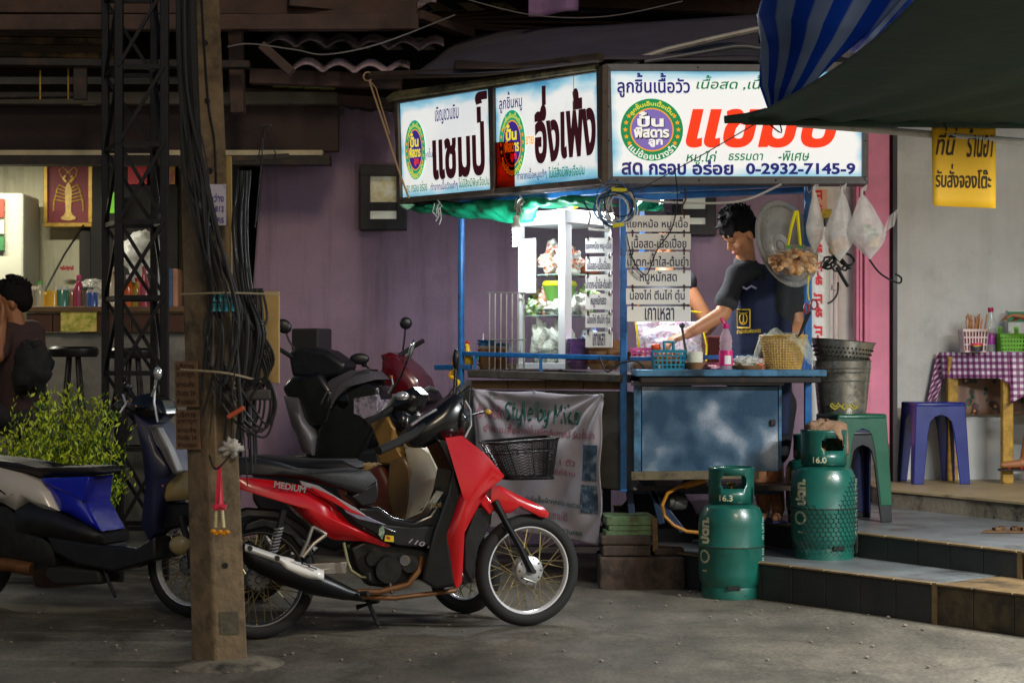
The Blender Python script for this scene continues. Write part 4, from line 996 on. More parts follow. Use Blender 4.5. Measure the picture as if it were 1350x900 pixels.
# arched pale frame over the front sign
PALE = mat('pale_pipe', '9b9892', .5, .3, var=.2, dirt=('5a544c', 10, .35))
g = G(); g.tube([P(806, 88, 10.75), P(830, 82, 10.8), P(880, 66, 10.85), P(940, 52, 10.9), P(1003, 38, 10.95)], .02, 8); c_(g, 'arch_pipe', PALE)
g = G(); g.tube([P(850, 82, 10.7), P(900, 74, 10.72), P(968, 62, 10.74), P(985, 62, 10.74), P(1010, 66, 10.75), P(1140, 82, 10.75)], .012, 8); c_(g, 'arch_pipe', GREYF2)
g = G(); g.grid(lambda u, v: P(840 + 300 * u, 84 - 26 * v * math.sin(math.pi * (.1 + .9 * u)) - 2, 10.78 + .2 * v), 10, 3); c_(g, 'gable_sheet', mat('gable_grey', '3d3f42', .7), smooth=180)
# posts
def post(pl, px, y0, y1, r=.021, off=0):
    g = G(); g.tube([pl.pt(px, y1) + pl.n * off, pl.pt(px, (y0 + y1) / 2) + pl.n * off, pl.pt(px, y0) + pl.n * off], r, 12); return c_(g, 'post', BLUE)
FB = Plane(0, BY, 0)
pa = CB.pt(608, 480); post(CB, 608, 262, 512, .021)
g = G(); g.tube([pa + V((0, 0, -.15)), V((pa.x, pa.y, .25))], .02, 8); c_(g, 'post', BLUE)
pbm = P(822, 480, BY); g = G(); g.box((pbm.x, BY, (P(0, 250, BY).z + .55) / 2), (.042, .042, P(0, 250, BY).z - .55)); c_(g, 'post', BLUE, smooth=0, bevel=.005)
g = G(); pcx = P(1065, 0, 10.75).x; z0 = .36; z1_ = P(0, 244, 10.75).z; g.box((pcx, 10.75, (z0 + z1_) / 2), (.042, .042, z1_ - z0)); c_(g, 'post', BLUE, smooth=0, bevel=.005)
g = G(); pdx = P(845, 0, 12.2).x; g.box((pdx, 12.1, 1.3), (.04, .04, 2.2)); c_(g, 'post', BLUE, smooth=0, bevel=.005)
# upper rails
for a, b in ((P(822, 252, 10.72), P(1144, 238, 10.72)), (P(822, 262, 10.9), P(1064, 250, 10.9)), (CB.pt(608, 268), CB.pt(822, 250)), (P(640, 268, 11.6), P(822, 254, 10.8)), (P(690, 262, 12.1), P(1064, 252, 12.1))):
    g = G(); g.beam(a, b, .03, .035); c_(g, 'upper_rail', BLUE, smooth=0, bevel=.004)
# guard rails at counter height
g = G(); g.beam(CB.pt(606, 466), CB.pt(818, 472), .022, .03); c_(g, 'guard_rail', BLUE, smooth=0, bevel=.004)
g = G(); g.beam(CB.pt(574, 484), CB.pt(620, 484), .026, .034); c_(g, 'handle_bar', BLUE, smooth=0, bevel=.004)
g = G(); g.beam(P(830, 473, BY), P(1062, 468, 10.75), .02, .026); c_(g, 'guard_rail', BLUE, smooth=0, bevel=.004)
for px in (626, 713): g = G(); g.beam(CB.pt(px, 468), CB.pt(px, 490), .02, .03); c_(g, 'rail_stub', BLUE, smooth=0)
# side counter
SLAB = mat('counter_slate', '4b4640', .6, var=.3, vs=8, dirt=('272320', 9, .4))
def onside(px, py, off): return CB.pt(px, py, off)
g = G(); a = onside(616, 487, .04); b = onside(818, 493, .04); g.prism([a, b, b - CB.n * .62, a - CB.n * .62], (0, 0, -.05), both=False); c_(g, 'side_counter', SLAB, smooth=0, bevel=.006)
for k in range(4):      # boards under the counter edge
    u0, u1 = k / 4, (k + 1) / 4 - .01
    a = onside(620 + 200 * u0, 501, .0); b = onside(620 + 200 * u1, 501, .0); g = G(); g.prism([a, b, b + V((0, 0, -.055)), a + V((0, 0, -.055))], CB.n * -.02, both=False); c_(g, 'edge_board', mat('tan_ply', '6b5232', .8, var=.3, vs=10), smooth=0)
GREYP = mat('body_sheet', '5f5d58', .6, .3, var=.2, vs=5, dirt=('34312d', 4, .4))
g = G(); a = onside(600, 513, -.01); b = onside(836, 516, -.01); zz = .56; g.prism([a, b, V((b.x, b.y, zz)), V((a.x, a.y, zz))], CB.n * -.03, both=False); c_(g, 'side_panel', GREYP, smooth=0, bevel=.004)
g = G(); g.prism([V((pa.x, pa.y + .05, .55)), V((BX + .03, BY + .05, .55)), V((pcx, 10.8, .55)), V((pcx, 12.1, .55)), V((pa.x + .6, 12.3, .55))], (0, 0, .03), both=False); c_(g, 'floor_sheet', DARKM, smooth=0)
g = G(); g.prism([V((BX + .1, BY + .1, 1.2)), V((pcx - .03, 10.85, 1.2)), V((pcx - .03, 11.05, 1.2)), V((BX + .1, 11.3, 1.2))], (0, 0, .03), both=False); c_(g, 'inner_shelf', STEEL, smooth=0)
# front counter slab and steel front
STEELB = mat('worn_blue_steel', '4f7ea0', .35, .4, var=.25, vs=6, dirt=('283c4c', 5, .45))
g = G(); a = P(838, 487, 10.5); b = P(1090, 487, 10.5); g.box(((a.x + b.x) / 2, 10.72, a.z - .02), (b.x - a.x, .44, .04)); c_(g, 'front_counter', STEELB, smooth=0, bevel=.006)
g = G(); g.box(((a.x + b.x) / 2, 10.7, a.z - .06), (b.x - a.x - .06, .36, .035)); c_(g, 'counter_ledge', DARKM, smooth=0, bevel=.005)
def frontmat():  # soft blue and white reflections painted into the steel colour
    m = bpy.data.materials.new('steel_painted_reflections'); m.use_nodes = True; nt = m.node_tree; L = nt.links.new; p = nt.nodes['Principled BSDF']; tc = nt.nodes.new('ShaderNodeTexCoord')
    n = nt.nodes.new('ShaderNodeTexNoise'); n.inputs['Scale'].default_value = 4.2; n.inputs['Detail'].default_value = 1.5; n.inputs['Roughness'].default_value = .5; L(tc.outputs['Object'], n.inputs['Vector'])
    r = nt.nodes.new('ShaderNodeValToRGB'); e = r.color_ramp.elements; e[0].position = .40; e[0].color = (.025, .07, .13, 1); e[1].position = .64; e[1].color = (.50, .54, .62, 1); q = e.new(.52); q.color = (.09, .16, .24, 1)
    L(n.outputs[0], r.inputs[0])
    n2 = nt.nodes.new('ShaderNodeTexNoise'); n2.inputs['Scale'].default_value = 70; n2.inputs['Detail'].default_value = 3; L(tc.outputs['Object'], n2.inputs['Vector'])
    r2 = nt.nodes.new('ShaderNodeValToRGB'); r2.color_ramp.elements[0].position = .35; r2.color_ramp.elements[0].color = (.6, .6, .6, 1); r2.color_ramp.elements[1].color = (1.2, 1.2, 1.2, 1); r2.color_ramp.elements[1].position = .6; L(n2.outputs[0], r2.inputs[0])
    x = nt.nodes.new('ShaderNodeMix'); x.data_type = 'RGBA'; x.blend_type = 'MULTIPLY'; x.inputs[0].default_value = .3; L(r.outputs[0], x.inputs[6]); L(r2.outputs[0], x.inputs[7]); L(x.outputs[2], p.inputs['Base Color'])
    p.inputs['Metallic'].default_value = .3; p.inputs['Roughness'].default_value = .36; return m
YF = 10.64
g = G(); a = P(846, 509, YF); b = P(1026, 621, YF); g.box(((a.x + b.x) / 2, YF, (a.z + b.z) / 2), (b.x - a.x, .025, a.z - b.z)); c_(g, 'steel_front', frontmat(), smooth=0, bevel=.003)
for q0, q1, wd in (((840, 507), (840, 627), .04), ((1028, 507), (1028, 618), .018)):
    g = G(); g.beam(P(*q0, YF - .005), P(*q1, YF - .005), wd, .03); c_(g, 'front_stile', STEELB, smooth=0, bevel=.003)
for q0, q1, hh_ in (((832, 505), (1033, 505), .025), ((832, 627), (1000, 625), .05)):
    g = G(); g.beam(P(*q0, YF - .008), P(*q1, YF - .008), .03, hh_); c_(g, 'front_rail', mat('rail_tan', '6e6248', .6, .2, var=.3, dirt=('3b3326', 12, .4)) if hh_ > .03 else GREYF2, smooth=0, bevel=.003)
g = G(); g.box(P(1019, 557, YF - .02), (.03, .02, .035)); c_(g, 'latch', DARKM, smooth=0, bevel=.003)
# chassis: legs, braces, wheel, pipes under the cart
DB = mat('dark_blue_bar', '16304d', .5, .2, var=.3, dirt=('20201f', 10, .4))
for a, b in (((828, 630), (834, 690)), ((858, 632), (872, 690)), ((845, 630), (900, 700)), ((900, 632), (930, 640)), ((905, 610), (906, 650))):
    g = G(); g.beam(P(*a, 10.9), P(*b, 10.9), .04, .04); c_(g, 'chassis_bar', DB, smooth=0, bevel=.004)
g = G(); g.beam(P(830, 645, 11.0), P(1030, 645, 11.0), .05, .05); c_(g, 'chassis_bar', DB, smooth=0)
for px in (800, 872): g = G(); q = P(px, 0, 11.4); g.beam(V((q.x, 11.4, .55)), V((q.x, 11.4, 0)), .05, .05); c_(g, 'leg', DB, smooth=0)
q = P(1050, 0, 11.9); g = G(); g.beam(V((q.x, 11.9, .55)), V((q.x, 11.9, .345)), .05, .05); c_(g, 'leg', DB, smooth=0)
g = G(); c = P(866, 690, 11.2); g.lathe(c, [(.0, -.03), (.2, -.03), (.24, -.02), (.25, 0), (.24, .02), (.2, .03), (0, .03)], 24, R=M.Rotation(R_(90), 3, 'X') @ M.Rotation(R_(20), 3, 'X')); wh = c_(g, 'wheel', RUBBER)
g = G(); g.cyl(P(884, 661, 10.9), P(900, 661, 10.95), .05, n=16, m=0); g.tube([P(880, 661, 10.88) + V((0, -.01, 0)), P(884, 661, 10.88)], [.03, .045], 14); c_(g, 'valve', ALU)
# yellow gas hose
g = G(); hp = [(905, 640), (893, 642), (880, 650), (873, 665), (876, 680), (888, 692), (905, 700), (925, 702)]
g.tube([P(a, b, 10.75) for a, b in hp], .011, 8); g.cyl(P(903, 640, 10.75), P(930, 632, 10.72), .02, n=8); tag(g.build('gas_hose', mat('yellow_hose', 'b9791c', .5)), 'orange yellow gas hose looping under the cart behind the left cylinder', 'hose')
# green rolled awning cloth
TARPG = mat('green_tarp', '0c8a62', .5, var=.2, vs=5, bump=.4, bs=14)
def roll(u, v):
    px = 530 + 275 * u; top = 268 - 12 * u; bot = (274 + 20 * (u / .58) ** .7) if u < .58 else max(272, 294 - 22 * (u - .58) / .05)
    py = top + (bot - top) * v
    pl_off = -.06 + .05 * math.sin(v * math.pi) + .014 * math.sin(u * 43 + v * 5) + .01 * math.sin(u * 97 - v * 9)
    return SP_.pt(px, py + 1.5 * math.sin(u * 30)) + SP_.n * pl_off
g = G(); g.grid(roll, 60, 10); c_(g, 'rolled_awning', TARPG, smooth=180, solid=.008)
g = G(); g.grid(lambda u, v: P(835 + 40 * u, 262 + 16 * v, 11.2 + .05 * math.sin(u * 9 + v * 4)), 14, 6); c_(g, 'rolled_awning', TARPG, smooth=180, solid=.01)
g = G(); g.lathe(SP_.pt(540, 277) + SP_.n * .02, [(0, 0), (.03, .012), (.05, .03), (.05, .035), (0, .035)], 14, sy=.5); c_(g, 'lamp_cap', mat('pale_green_cap', '8fc9a8', .5))
for px, py in ((686, 262), (578, 268)):
    g = G(); q = SP_.pt(px, py) + SP_.n * .01
    for k in range(5): g.tube([q + V((.02 * math.sin(k * 2.1), -.01, .02 - .01 * k)), q + V((.03 * math.cos(k * 1.7), -.02, -.02 - .02 * k)), q + V((.02 * math.sin(k * 3.3), -.015, -.05 - .022 * k))], .004, 5)
    c_(g, 'string_tie', mat('string_grey', '9a9a94', .8))
# small sign peeking under the front box
g = G(); a = P(850, 245, 10.82); b = P(896, 255, 10.82); g.box(((a.x + b.x) / 2, 10.82, (a.z + b.z) / 2), (b.x - a.x, .01, a.z - b.z)); c_(g, 'small_plate', mat('pale_cyan_plate', '9fc4be', .5), smooth=0)
lettering('ของสด', lambda u, v: V((a.x + (b.x - a.x) * u, 10.812, b.z + (a.z - b.z) * v)), NAVY, cart, box=(.1, .1, .9, .8), bold=.02)
# lamps of the cart
bulb = thing('cfl_bulb', 'glowing white spiral bulb hanging beside the glass cabinet', 'bulb', P(681, 326, 11.05))
c = P(681, 300, 11.05)
g = G(); g.tube([c + V((.017 * math.cos(i * .6), .017 * math.sin(i * .6), -.02 - i * .0024)) for i in range(38)], .009, 6); g.build('glow_tube', emit('bulb_glow', (.92, .96, 1), 30), bulb)
g = G(); g.lathe(c, [(0, -.02), (.03, -.018), (.032, .01), (.022, .03), (.02, .07), (0, .075)], 14); g.build('base', mat('bulb_base', 'cfd0cc', .4), bulb)
cable([c + V((0, 0, .07)), c + V((.005, 0, .15)), P(686, 262, 11.0)], .004, parent=bulb, m=mat('white_wire', 'b9b9b4', .6))
bl = bpy.data.lights.new('bulb_light', 'POINT'); bl.energy = 38; bl.color = (.90, .95, 1); bl.shadow_soft_size = .04
bo = bpy.data.objects.new('bulb_light', bl); COL.objects.link(bo); bo.parent = bulb; bo.location = (-.0, -.02, .03)
tubelamp('cart_lamp', P(715, 238, 11.35), P(890, 238, 11.35), 46, 'fluorescent tube lamp under the cart roof behind the front sign', (.97, .97, 1.0))
# cable coil
wc = thing('cable_coil', 'messy coil of grey and black cables tied at the corner post', 'cable', P(815, 300, 10.6))
rnd = random.Random(4)
for i in range(15):
    rx = rnd.uniform(.07, .12); rz = rnd.uniform(.08, .13); cx_, cy_ = 815 + rnd.uniform(-6, 10), 272 + rnd.uniform(-7, 7); ph = rnd.uniform(0, 6); tl = rnd.uniform(-.4, .4)
    c = P(cx_, cy_, 10.55 - rnd.uniform(0, .05)); m_ = rnd.choice([CABLE, MC['white_wire'], MC['white_wire'], mat('grey_cable', '6d6f72', .5), BLUE])
    g = G(); g.tube([c + V((rx * math.cos(t + ph) + rz * .3 * tl * math.sin(t), .01 * math.sin(3 * t), rz * math.sin(t + ph) + .01 * math.sin(2 * t + i))) for t in [k * .314 for k in range(20)]], rnd.choice((.004, .005, .003)), 5, closed=True); g.build('loop', m_, wc)
for a in (((806, 250), (826, 251)), ((808, 298), (822, 296))): g = G(); g.beam(P(*a[0], 10.5), P(*a[1], 10.5), .03, .02); g.build('yellow_tape', mat('yellow_tape', 'd8d020', .5), wc, smooth=0)
cable([P(835, 262, 10.55), P(870, 266, 10.55), P(940, 268, 10.55), P(985, 263, 10.55), P(1030, 243, 10.55)], .007, 'white cable sagging under the front sign', m=MC['white_wire'])
cable([P(890, 225, 10.5), P(893, 262, 10.5), P(886, 300, 10.5), P(866, 330, 10.5), P(858, 350, 10.5), P(852, 362, 10.5), P(842, 355, 10.5), P(833, 338, 10.5), P(826, 310, 10.5)], .004, 'thin black wire looping over the menu boards', m=CABLE)
cable([P(826, 310, 10.5), P(830, 350, 10.5), P(845, 368, 10.5)], .004, 'thin white wire beside the corner post', m=MC['white_wire'])
cable([P(770, 268, 10.5), P(778, 282, 10.5), P(776, 296, 10.5)], .005, 'short black cable end over the cabinet top', m=CABLE)
cable([P(1005, 158, 9.3), P(930, 202, 9.8), P(876, 232, 10.3), P(848, 247, 10.45), P(790, 262, 10.5)], .003, 'taut black wire from the canopy pole to the cable coil', m=CABLE, sm=False)
# ---------------------------------------------------------------- banner
BAN = mat('banner_vinyl', 'a9a4ad', .38, var=.08, vs=4, bump=.15, bs=12)
ban = thing('vinyl_banner', 'wrinkled white vinyl banner reading Style by Miko on the cart side', 'banner', onside(710, 700, .05))
bq = [onside(630, 692, .07), onside(790, 718, .07), onside(795, 519, .05), onside(624, 512, .05)]
def wrk(u, v):
    p = bil(bq)(u, v)
    d = .012 * math.sin((u * 1.2 + (1 - v) * .9) * 16) * (1 - v) ** .5 + .016 * math.sin(u * 23 + v * 7) * max(0, u - .45) + .01 * noise.noise(V((u * 5, v * 4, 0))) + .02 * math.exp(-((u - .0) * 6 + (1 - v) * 3) ** 2 / 2) * math.sin(u * 40)
    for (uu, s) in ((0.02, 1), (.985, -1)):      # folds fanning from the top corners
        an = math.atan2(1.02 - v, abs(u - uu) + .02); r = math.hypot(u - uu, 1 - v); d += .010 * math.sin(an * 15) * math.exp(-((r - .35) / .35) ** 2)
    return p + CB.n * d + V((0, 0, -.012 * math.sin(math.pi * ((u * 2) % 1)) * v))
g = G(); g.grid(wrk, 90, 70); g.build('sheet', BAN, ban, smooth=180, solid=.002)
wl = lambda u, v: wrk(u, v) + CB.n * .006
TEALI = mat('teal_ink', '1d5a52', .6); PINKI = mat('faded_pink_ink', '9a5c70', .7)
def script(s, box, m, wd):     # round thin handwriting-like letters drawn as strokes
    S = {'S': [[(1, .9), (.7, 1), (.25, .95), (.15, .75), (.4, .6), (.75, .5), (.9, .3), (.7, .05), (.1, .05)]], 't': [[(.5, 1), (.5, .15), (.65, .02), (.85, .05)], [(.2, .68), (.85, .68)]],
         'y': [[(.1, .62), (.15, .2), (.4, .02), (.7, .1), (.85, .3)], [(.88, .62), (.85, -.1), (.6, -.32), (.2, -.25)]], 'l': [[(.5, 1.05), (.5, .15), (.65, .02)]],
         'e': [[(.12, .33), (.85, .36), (.8, .6), (.5, .68), (.15, .5), (.12, .2), (.4, .0), (.8, .06)]], 'b': [[(.15, 1.05), (.15, .02), (.5, 0), (.85, .15), (.85, .45), (.6, .62), (.2, .5)]],
         'M': [[(.08, 0), (.15, 1), (.5, .35), (.85, 1), (.92, 0)]], 'i': [[(.5, .62), (.5, .0)], [(.5, .84), (.5, .9)]], 'k': [[(.15, 1.05), (.15, 0)], [(.8, .64), (.18, .3), (.85, 0)]],
         'o': [[(.5, .65), (.15, .5), (.1, .2), (.4, 0), (.75, .08), (.9, .35), (.75, .6), (.5, .65)]]}
    wds = {'l': .55, 'i': .45, 't': .7, 'M': 1.3, ' ': .7, 'e': .95}
    tot = sum(wds.get(c, 1) for c in s); x = 0; g = G()
    for ch in s:
        w_ = wds.get(ch, 1)
        for st in S.get(ch, []):
            q = [wl(box[0] + (x + a * w_ * .86) / tot * (box[2] - box[0]), box[1] + b * (box[3] - box[1])) for a, b in st]
            g.tube(q, wd, 5)
        x += w_
    return g.build('lettering', m, ban)
script('Style by Miko', (.26, .80, .84, .925), TEALI, .0062)
for s, m, bx_ in (('ร้านเสื้อผ้า', PINKI, (.05, .80, .25, .93)), ('จำหน่ายเสื้อผ้าแฟชั่นสไตล์เกาหลี รับสั่งทำ', PINKI, (.08, .70, .96, .77)), ('ราคาส่ง 1 ตัว', PINKI, (.50, .51, .80, .56)), ('ติดต่อได้ที่ร้าน', PINKI, (.50, .44, .80, .49)),
                  ('รับออกแบบตัดเย็บเสื้อผ้าทุกชนิด งานด่วน', TEALI, (.24, .22, .86, .28)), ('สนใจโทร 1 สอบถามได้', PINKI, (.30, .13, .76, .19)), ('เปิดทุกวัน ไม่มีวันหยุด', TEALI, (.5, .03, .86, .08))):
    lettering(s, wl, m, ban, box=bx_, bold=.008)
for v0, v1 in ((.42, .66), (.20, .39)):
    g = G(); g.grid(lambda u, v: wl(.86 + .115 * u, v0 + (v1 - v0) * v), 8, 12); g.build('printed_photo', mat('print_bluegrey', '33475a', .5, var=.5, vs=16, dirt=('8794a0', 14, .4)), ban, smooth=180)
for u in (.02, .5, .98): g = G(); g.tube([wrk(u, 1) + CB.n * .01 + V((.008 * math.cos(t), 0, .008 * math.sin(t))) for t in (0, 1, 2, 3, 4, 5, 6)], .002, 5); g.build('eyelet', ALU, ban)
# ================================================================== GOODS ON THE CART
ZC = P(0, 487, 10.5).z + .001          # front counter top
ZS = onside(616, 487, .04).z            # side counter top
# ---- menu boards (plastic strips linked by rusty rings)
BRD = mat('menu_board', 'f2f0ea', .45, var=.04, vs=3, dirt=('c4bda8', 4, .33)); BRINK = mat('board_ink', '1f2456', .6)
RUST = mat('rust', '4a2818', .9, var=.4, vs=20)
MENU = ['แยกหม้อ หมู-เนื้อ', 'เนื้อสด-เนื้อเปื่อย', 'น้ำตก-น้ำใส-ต้มยำ', 'หมูหมักสด', 'น่องไก่ ตีนไก่ ตุ๋น', 'เกาเหลา']
WD = [(.02, .97), (.07, .93), (.02, .98), (.2, .78), (.06, .92), (.28, .74)]
DESC = ['topmost', 'second from the top', 'third from the top', 'fourth from the top', 'fifth from the top', 'lowest']
YM = 10.52
fr_y = [(284, 305.5), (308, 329), (332, 353), (356, 377), (380, 401), (404, 424)]
sd_y = [(314, 334), (338, 358), (362, 383), (387, 408), (412, 432), (437, 458)]
for i in range(6):
    y0, y1 = fr_y[i]
    t = thing('menu_board', 'white menu board facing the street, %s of the front row' % DESC[i], 'menu board', P(868, y1, YM), 'menu boards hanging on the cart')
    a = P(826, y0, YM); b = P(910, y1, YM); sk = (i % 2 - .5) * .006
    g = G(); g.box(((a.x + b.x) / 2 + sk, YM, (a.z + b.z) / 2), (b.x - a.x, .006, a.z - b.z), R=M.Rotation(sk * .8, 3, 'Y')); g.build('board', BRD, t, smooth=0, bevel=.0015)
    lettering(MENU[i], lambda u, v: V((a.x + (b.x - a.x) * u + sk, YM - .0045, b.z + (a.z - b.z) * v)), BRINK, t, box=(WD[i][0], .10, WD[i][1], .92), bold=.012)
    for px in (834, 902):
        g = G(); q = P(px, y0 - 1.5, YM - .004); g.tube([q + V((.004 * math.sin(k), -.003 * math.cos(k), .014 * math.cos(k * 1.05))) for k in range(7)], .0028, 5); g.tube([P(px, y0 + 1, YM - .005), P(px, y0 + 4, YM - .005)], .004, 5); g.build('link_ring', RUST, t)
    y0, y1 = sd_y[i]; q = quad(CB, [(781, y1), (816, y1), (816, y0), (781, y0 + 1)], .06)
    t = thing('menu_board', 'white menu board on the side facing left, %s of the side row' % DESC[i], 'menu board', (q[0] + q[1]) / 2, 'menu boards hanging on the cart')
    g = G(); g.prism(q, CB.n * .005); g.build('board', BRD, t, smooth=0)
    lettering(MENU[i], lambda u, v: bil(q)(u, v) + CB.n * .004, BRINK, t, box=(WD[i][0], .12, WD[i][1], .9), bold=.012)
    for u in (.1, .9):
        g = G(); p = bil(q)(u, 1.0) + CB.n * .004; g.tube([p + V((.003 * math.sin(k), 0, .016 * math.cos(k))) for k in range(7)], .0026, 5); g.build('link_ring', RUST, t)
cable([P(902, 248, 10.6), P(904, 262, 10.56), P(899, 274, 10.53), P(902, 284, 10.52)], .005, 'rusty wire hook holding the front menu boards', m=RUST)
# ---- glass cabinet
cab = thing('glass_cabinet', 'white framed glass display cabinet with bagged noodles on the side counter', 'cabinet', V((P(745, 0, 11.15).x, 11.15, ZS)))
K = V((P(745, 0, 11.15).x, 11.15, 0)); da = V((-.72, .69, 0)).normalized(); db = V((.72, .69, 0)).normalized()
WA, WB = .385, .40; zb = ZS + .002; zt = P(0, 278, 11.15).z
def kp(a, b, z): return K + da * a + db * b + V((0, 0, z))
WP = mat('cab_white', 'cfd2d2', .35, var=.03)
for a_, b_ in ((0, 0), (WA, 0), (0, WB), (WA, WB)):
    g = G(); q = kp(a_ + (.016 if not a_ else 0), b_ + (.016 if not b_ else 0), 0); wd_ = .058 if not (a_ or b_) else .03; R9 = M((da, db, V((0, 0, 1)))).transposed(); g.box(V((q.x, q.y, (zb + zt - .06) / 2)), (wd_, wd_, zt - .06 - zb), R=R9); g.build('upright', WP, cab, smooth=0, bevel=.003)
g = G(); q = [kp(-.02, -.02, zt - .075), kp(WA + .02, -.02, zt - .075), kp(WA + .02, WB + .02, zt - .075), kp(-.02, WB + .02, zt - .075)]; g.prism(q, (0, 0, .085), both=False); g.build('top_panel', WP, cab, smooth=0, bevel=.006)
g = G(); g.prism([kp(-.015, -.015, zb), kp(WA + .015, -.015, zb), kp(WA + .015, WB + .015, zb), kp(-.015, WB + .015, zb)], (0, 0, .04), both=False); g.build('bottom_panel', WP, cab, smooth=0, bevel=.004)
zsh = [P(0, 362, 11.2).z, P(0, 416, 11.2).z]
for z in zsh:
    g = G(); g.prism([kp(.012, .012, z), kp(WA - .012, .012, z), kp(WA - .012, WB - .012, z), kp(.012, WB - .012, z)], (0, 0, .008), both=False); g.build('shelf', mat('shelf_glass', 'b9cfc6', .15, var=.05, alpha=.55), cab, smooth=0)
for (p0, p1) in (((.014, -.0), (WA - .014, 0)), ((0, .014), (0, WB - .014)), ((WA, .014), (WA, WB - .014)), ((.014, WB), (WA - .014, WB))):
    a = kp(*p0, zb + .04); b = kp(*p1, zb + .04); g = G(); h = V((0, 0, zt - .076 - zb - .04)); g.add([a, b, b + h, a + h], [(0, 1, 2, 3)]); g.build('pane', GLASS, cab, smooth=0)
for z in (zt - .10, zt - .16): g = G(); g.beam(kp(.0, WB * .5, z) + db * 0, kp(0, WB, z), .012, .016); g.build('slide_rail', ALU, cab, smooth=0)
g = G(); a, b = .62 * WA, .97 * WA; z0, z1_ = P(0, 385, 11.2).z, P(0, 312, 11.2).z
g.prism([kp(a, -.004, z0), kp(b, -.004, z0), kp(b, -.004, z1_), kp(a, -.004, z1_)], db * -.003, both=False); g.build('paper_sheet', mat('paper_white', 'c4c7c2', .6, dirt=('b4bd9c', 6, .3)), cab, smooth=0)
g = G(); q = kp(WA * .3, WB * .3, zt + .01); g.lathe(q + V((0, 0, 0)), [(0, 0), (.05, .0), (.05, .03), (.02, .045), (0, .05)], 14); tag(g.build('white_tub', WP), 'white round plastic tub lying on the cabinet roof', 'tub')
# things inside
def matm(name, c1, c2, c3, sc_=14, rough=.4):
    m = bpy.data.materials.new(name); m.use_nodes = True; nt = m.node_tree; L = nt.links.new; p = nt.nodes['Principled BSDF']; tc = nt.nodes.new('ShaderNodeTexCoord')
    n = nt.nodes.new('ShaderNodeTexVoronoi'); n.inputs['Scale'].default_value = sc_; L(tc.outputs['Object'], n.inputs['Vector'])
    r = nt.nodes.new('ShaderNodeValToRGB'); r.color_ramp.interpolation = 'CONSTANT'; e = r.color_ramp.elements; e[0].position = 0; e[0].color = hx(c1) + (1,); e[1].position = .45; e[1].color = hx(c2) + (1,); q = e.new(.75); q.color = hx(c3) + (1,)
    s = nt.nodes.new('ShaderNodeSeparateColor'); L(n.outputs['Color'], s.inputs[0]); L(s.outputs[0], r.inputs[0]); L(r.outputs[0], p.inputs['Base Color']); p.inputs['Roughness'].default_value = rough
    n3 = nt.nodes.new('ShaderNodeTexNoise'); n3.inputs['Scale'].default_value = 40; L(tc.outputs['Object'], n3.inputs['Vector']); b = nt.nodes.new('ShaderNodeBump'); b.inputs['Strength'].default_value = .7; b.inputs['Distance'].default_value = .01; L(n3.outputs[0], b.inputs['Height']); L(b.outputs[0], p.inputs['Normal'])
    return m
MEATS = matm('bagged_snacks', 'e8e2da', 'd8785a', 'e8b7a0', 55); GREENY = matm('greens', 'e6ecd8', 'a8c66a', '5d8f3a', 50); NOOD = mat('noodle_white', 'eceadc', .6, var=.12, vs=30, bump=.9, bs=70); BLUEW = matm('blue_print_bag', 'e2e6ec', '3b58a0', 'dfe4e8', 30)
def blobthing(a, b, z, r, m, lb, cat, sd, lm=.3, film=None, nm=None):
    return lump(nm or cat.replace(' ', '_'), kp(a, b, z + r[2]), r, m, lb, cat, sd, lm, 18)
blobthing(.14, .16, zsh[0] + .01, (.10, .08, .08), MEATS, 'bag of orange and white snacks on the upper cabinet shelf near the corner', 'snack bag', 1)
blobthing(.28, .2, zsh[0] + .01, (.07, .09, .10), MEATS, 'tall bag of orange snacks at the left of the upper cabinet shelf', 'snack bag', 2)
blobthing(.13, .32, zsh[0] + .01, (.09, .07, .05), mat('brown_meat', '9a4a2a', .6, var=.4, vs=30), 'reddish brown meat pile at the back of the upper cabinet shelf', 'meat', 3)
g = G(); q = kp(.17, .13, zsh[1] + .008); g.lathe(q + V((0, 0, .06)), [(0, 0), (.075, 0), (.1, .1), (.105, .12)], 20)
gt = tag(g.build('green_tub', mat('green_tub', '6fa04a', .35)), 'green tub with a yellow lid on the middle cabinet shelf', 'tub')
g = G(); g.lathe(q + V((0, 0, .18)), [(.108, 0), (.11, .012), (.1, .03), (0, .034)], 20); g.build('lid', mat('yellow_lid', 'd8d228', .4), gt)
blobthing(.28, .10, zsh[1] + .01, (.06, .06, .08), MEATS, 'speckled snack bag left of the green tub', 'snack bag', 5); blobthing(.12, .08, zsh[1] + .01, (.085, .05, .045), NOOD, 'small bag of white noodles in front of the green tub', 'noodle bag', 6)
blobthing(.06, .2, zsh[1] + .01, (.07, .09, .065), NOOD, 'bag of white noodles behind the corner of the middle shelf', 'noodle bag', 7, .4); blobthing(.08, .3, zsh[1] + .02, (.06, .08, .09), GREENY, 'bag of pale greens at the back of the middle shelf', 'greens bag', 8, .4)
blobthing(.15, .12, zb + .04, (.10, .08, .12), NOOD, 'large bag of rice noodles at the bottom of the cabinet', 'noodle bag', 9, .35); blobthing(.31, .10, zb + .04, (.055, .07, .13), NOOD, 'tall pale printed bag at the bottom left of the cabinet', 'printed bag', 10); blobthing(.06, .28, zb + .04, (.08, .09, .10), BLUEW, 'dark blue and white bag at the bottom right of the cabinet', 'printed bag', 11)
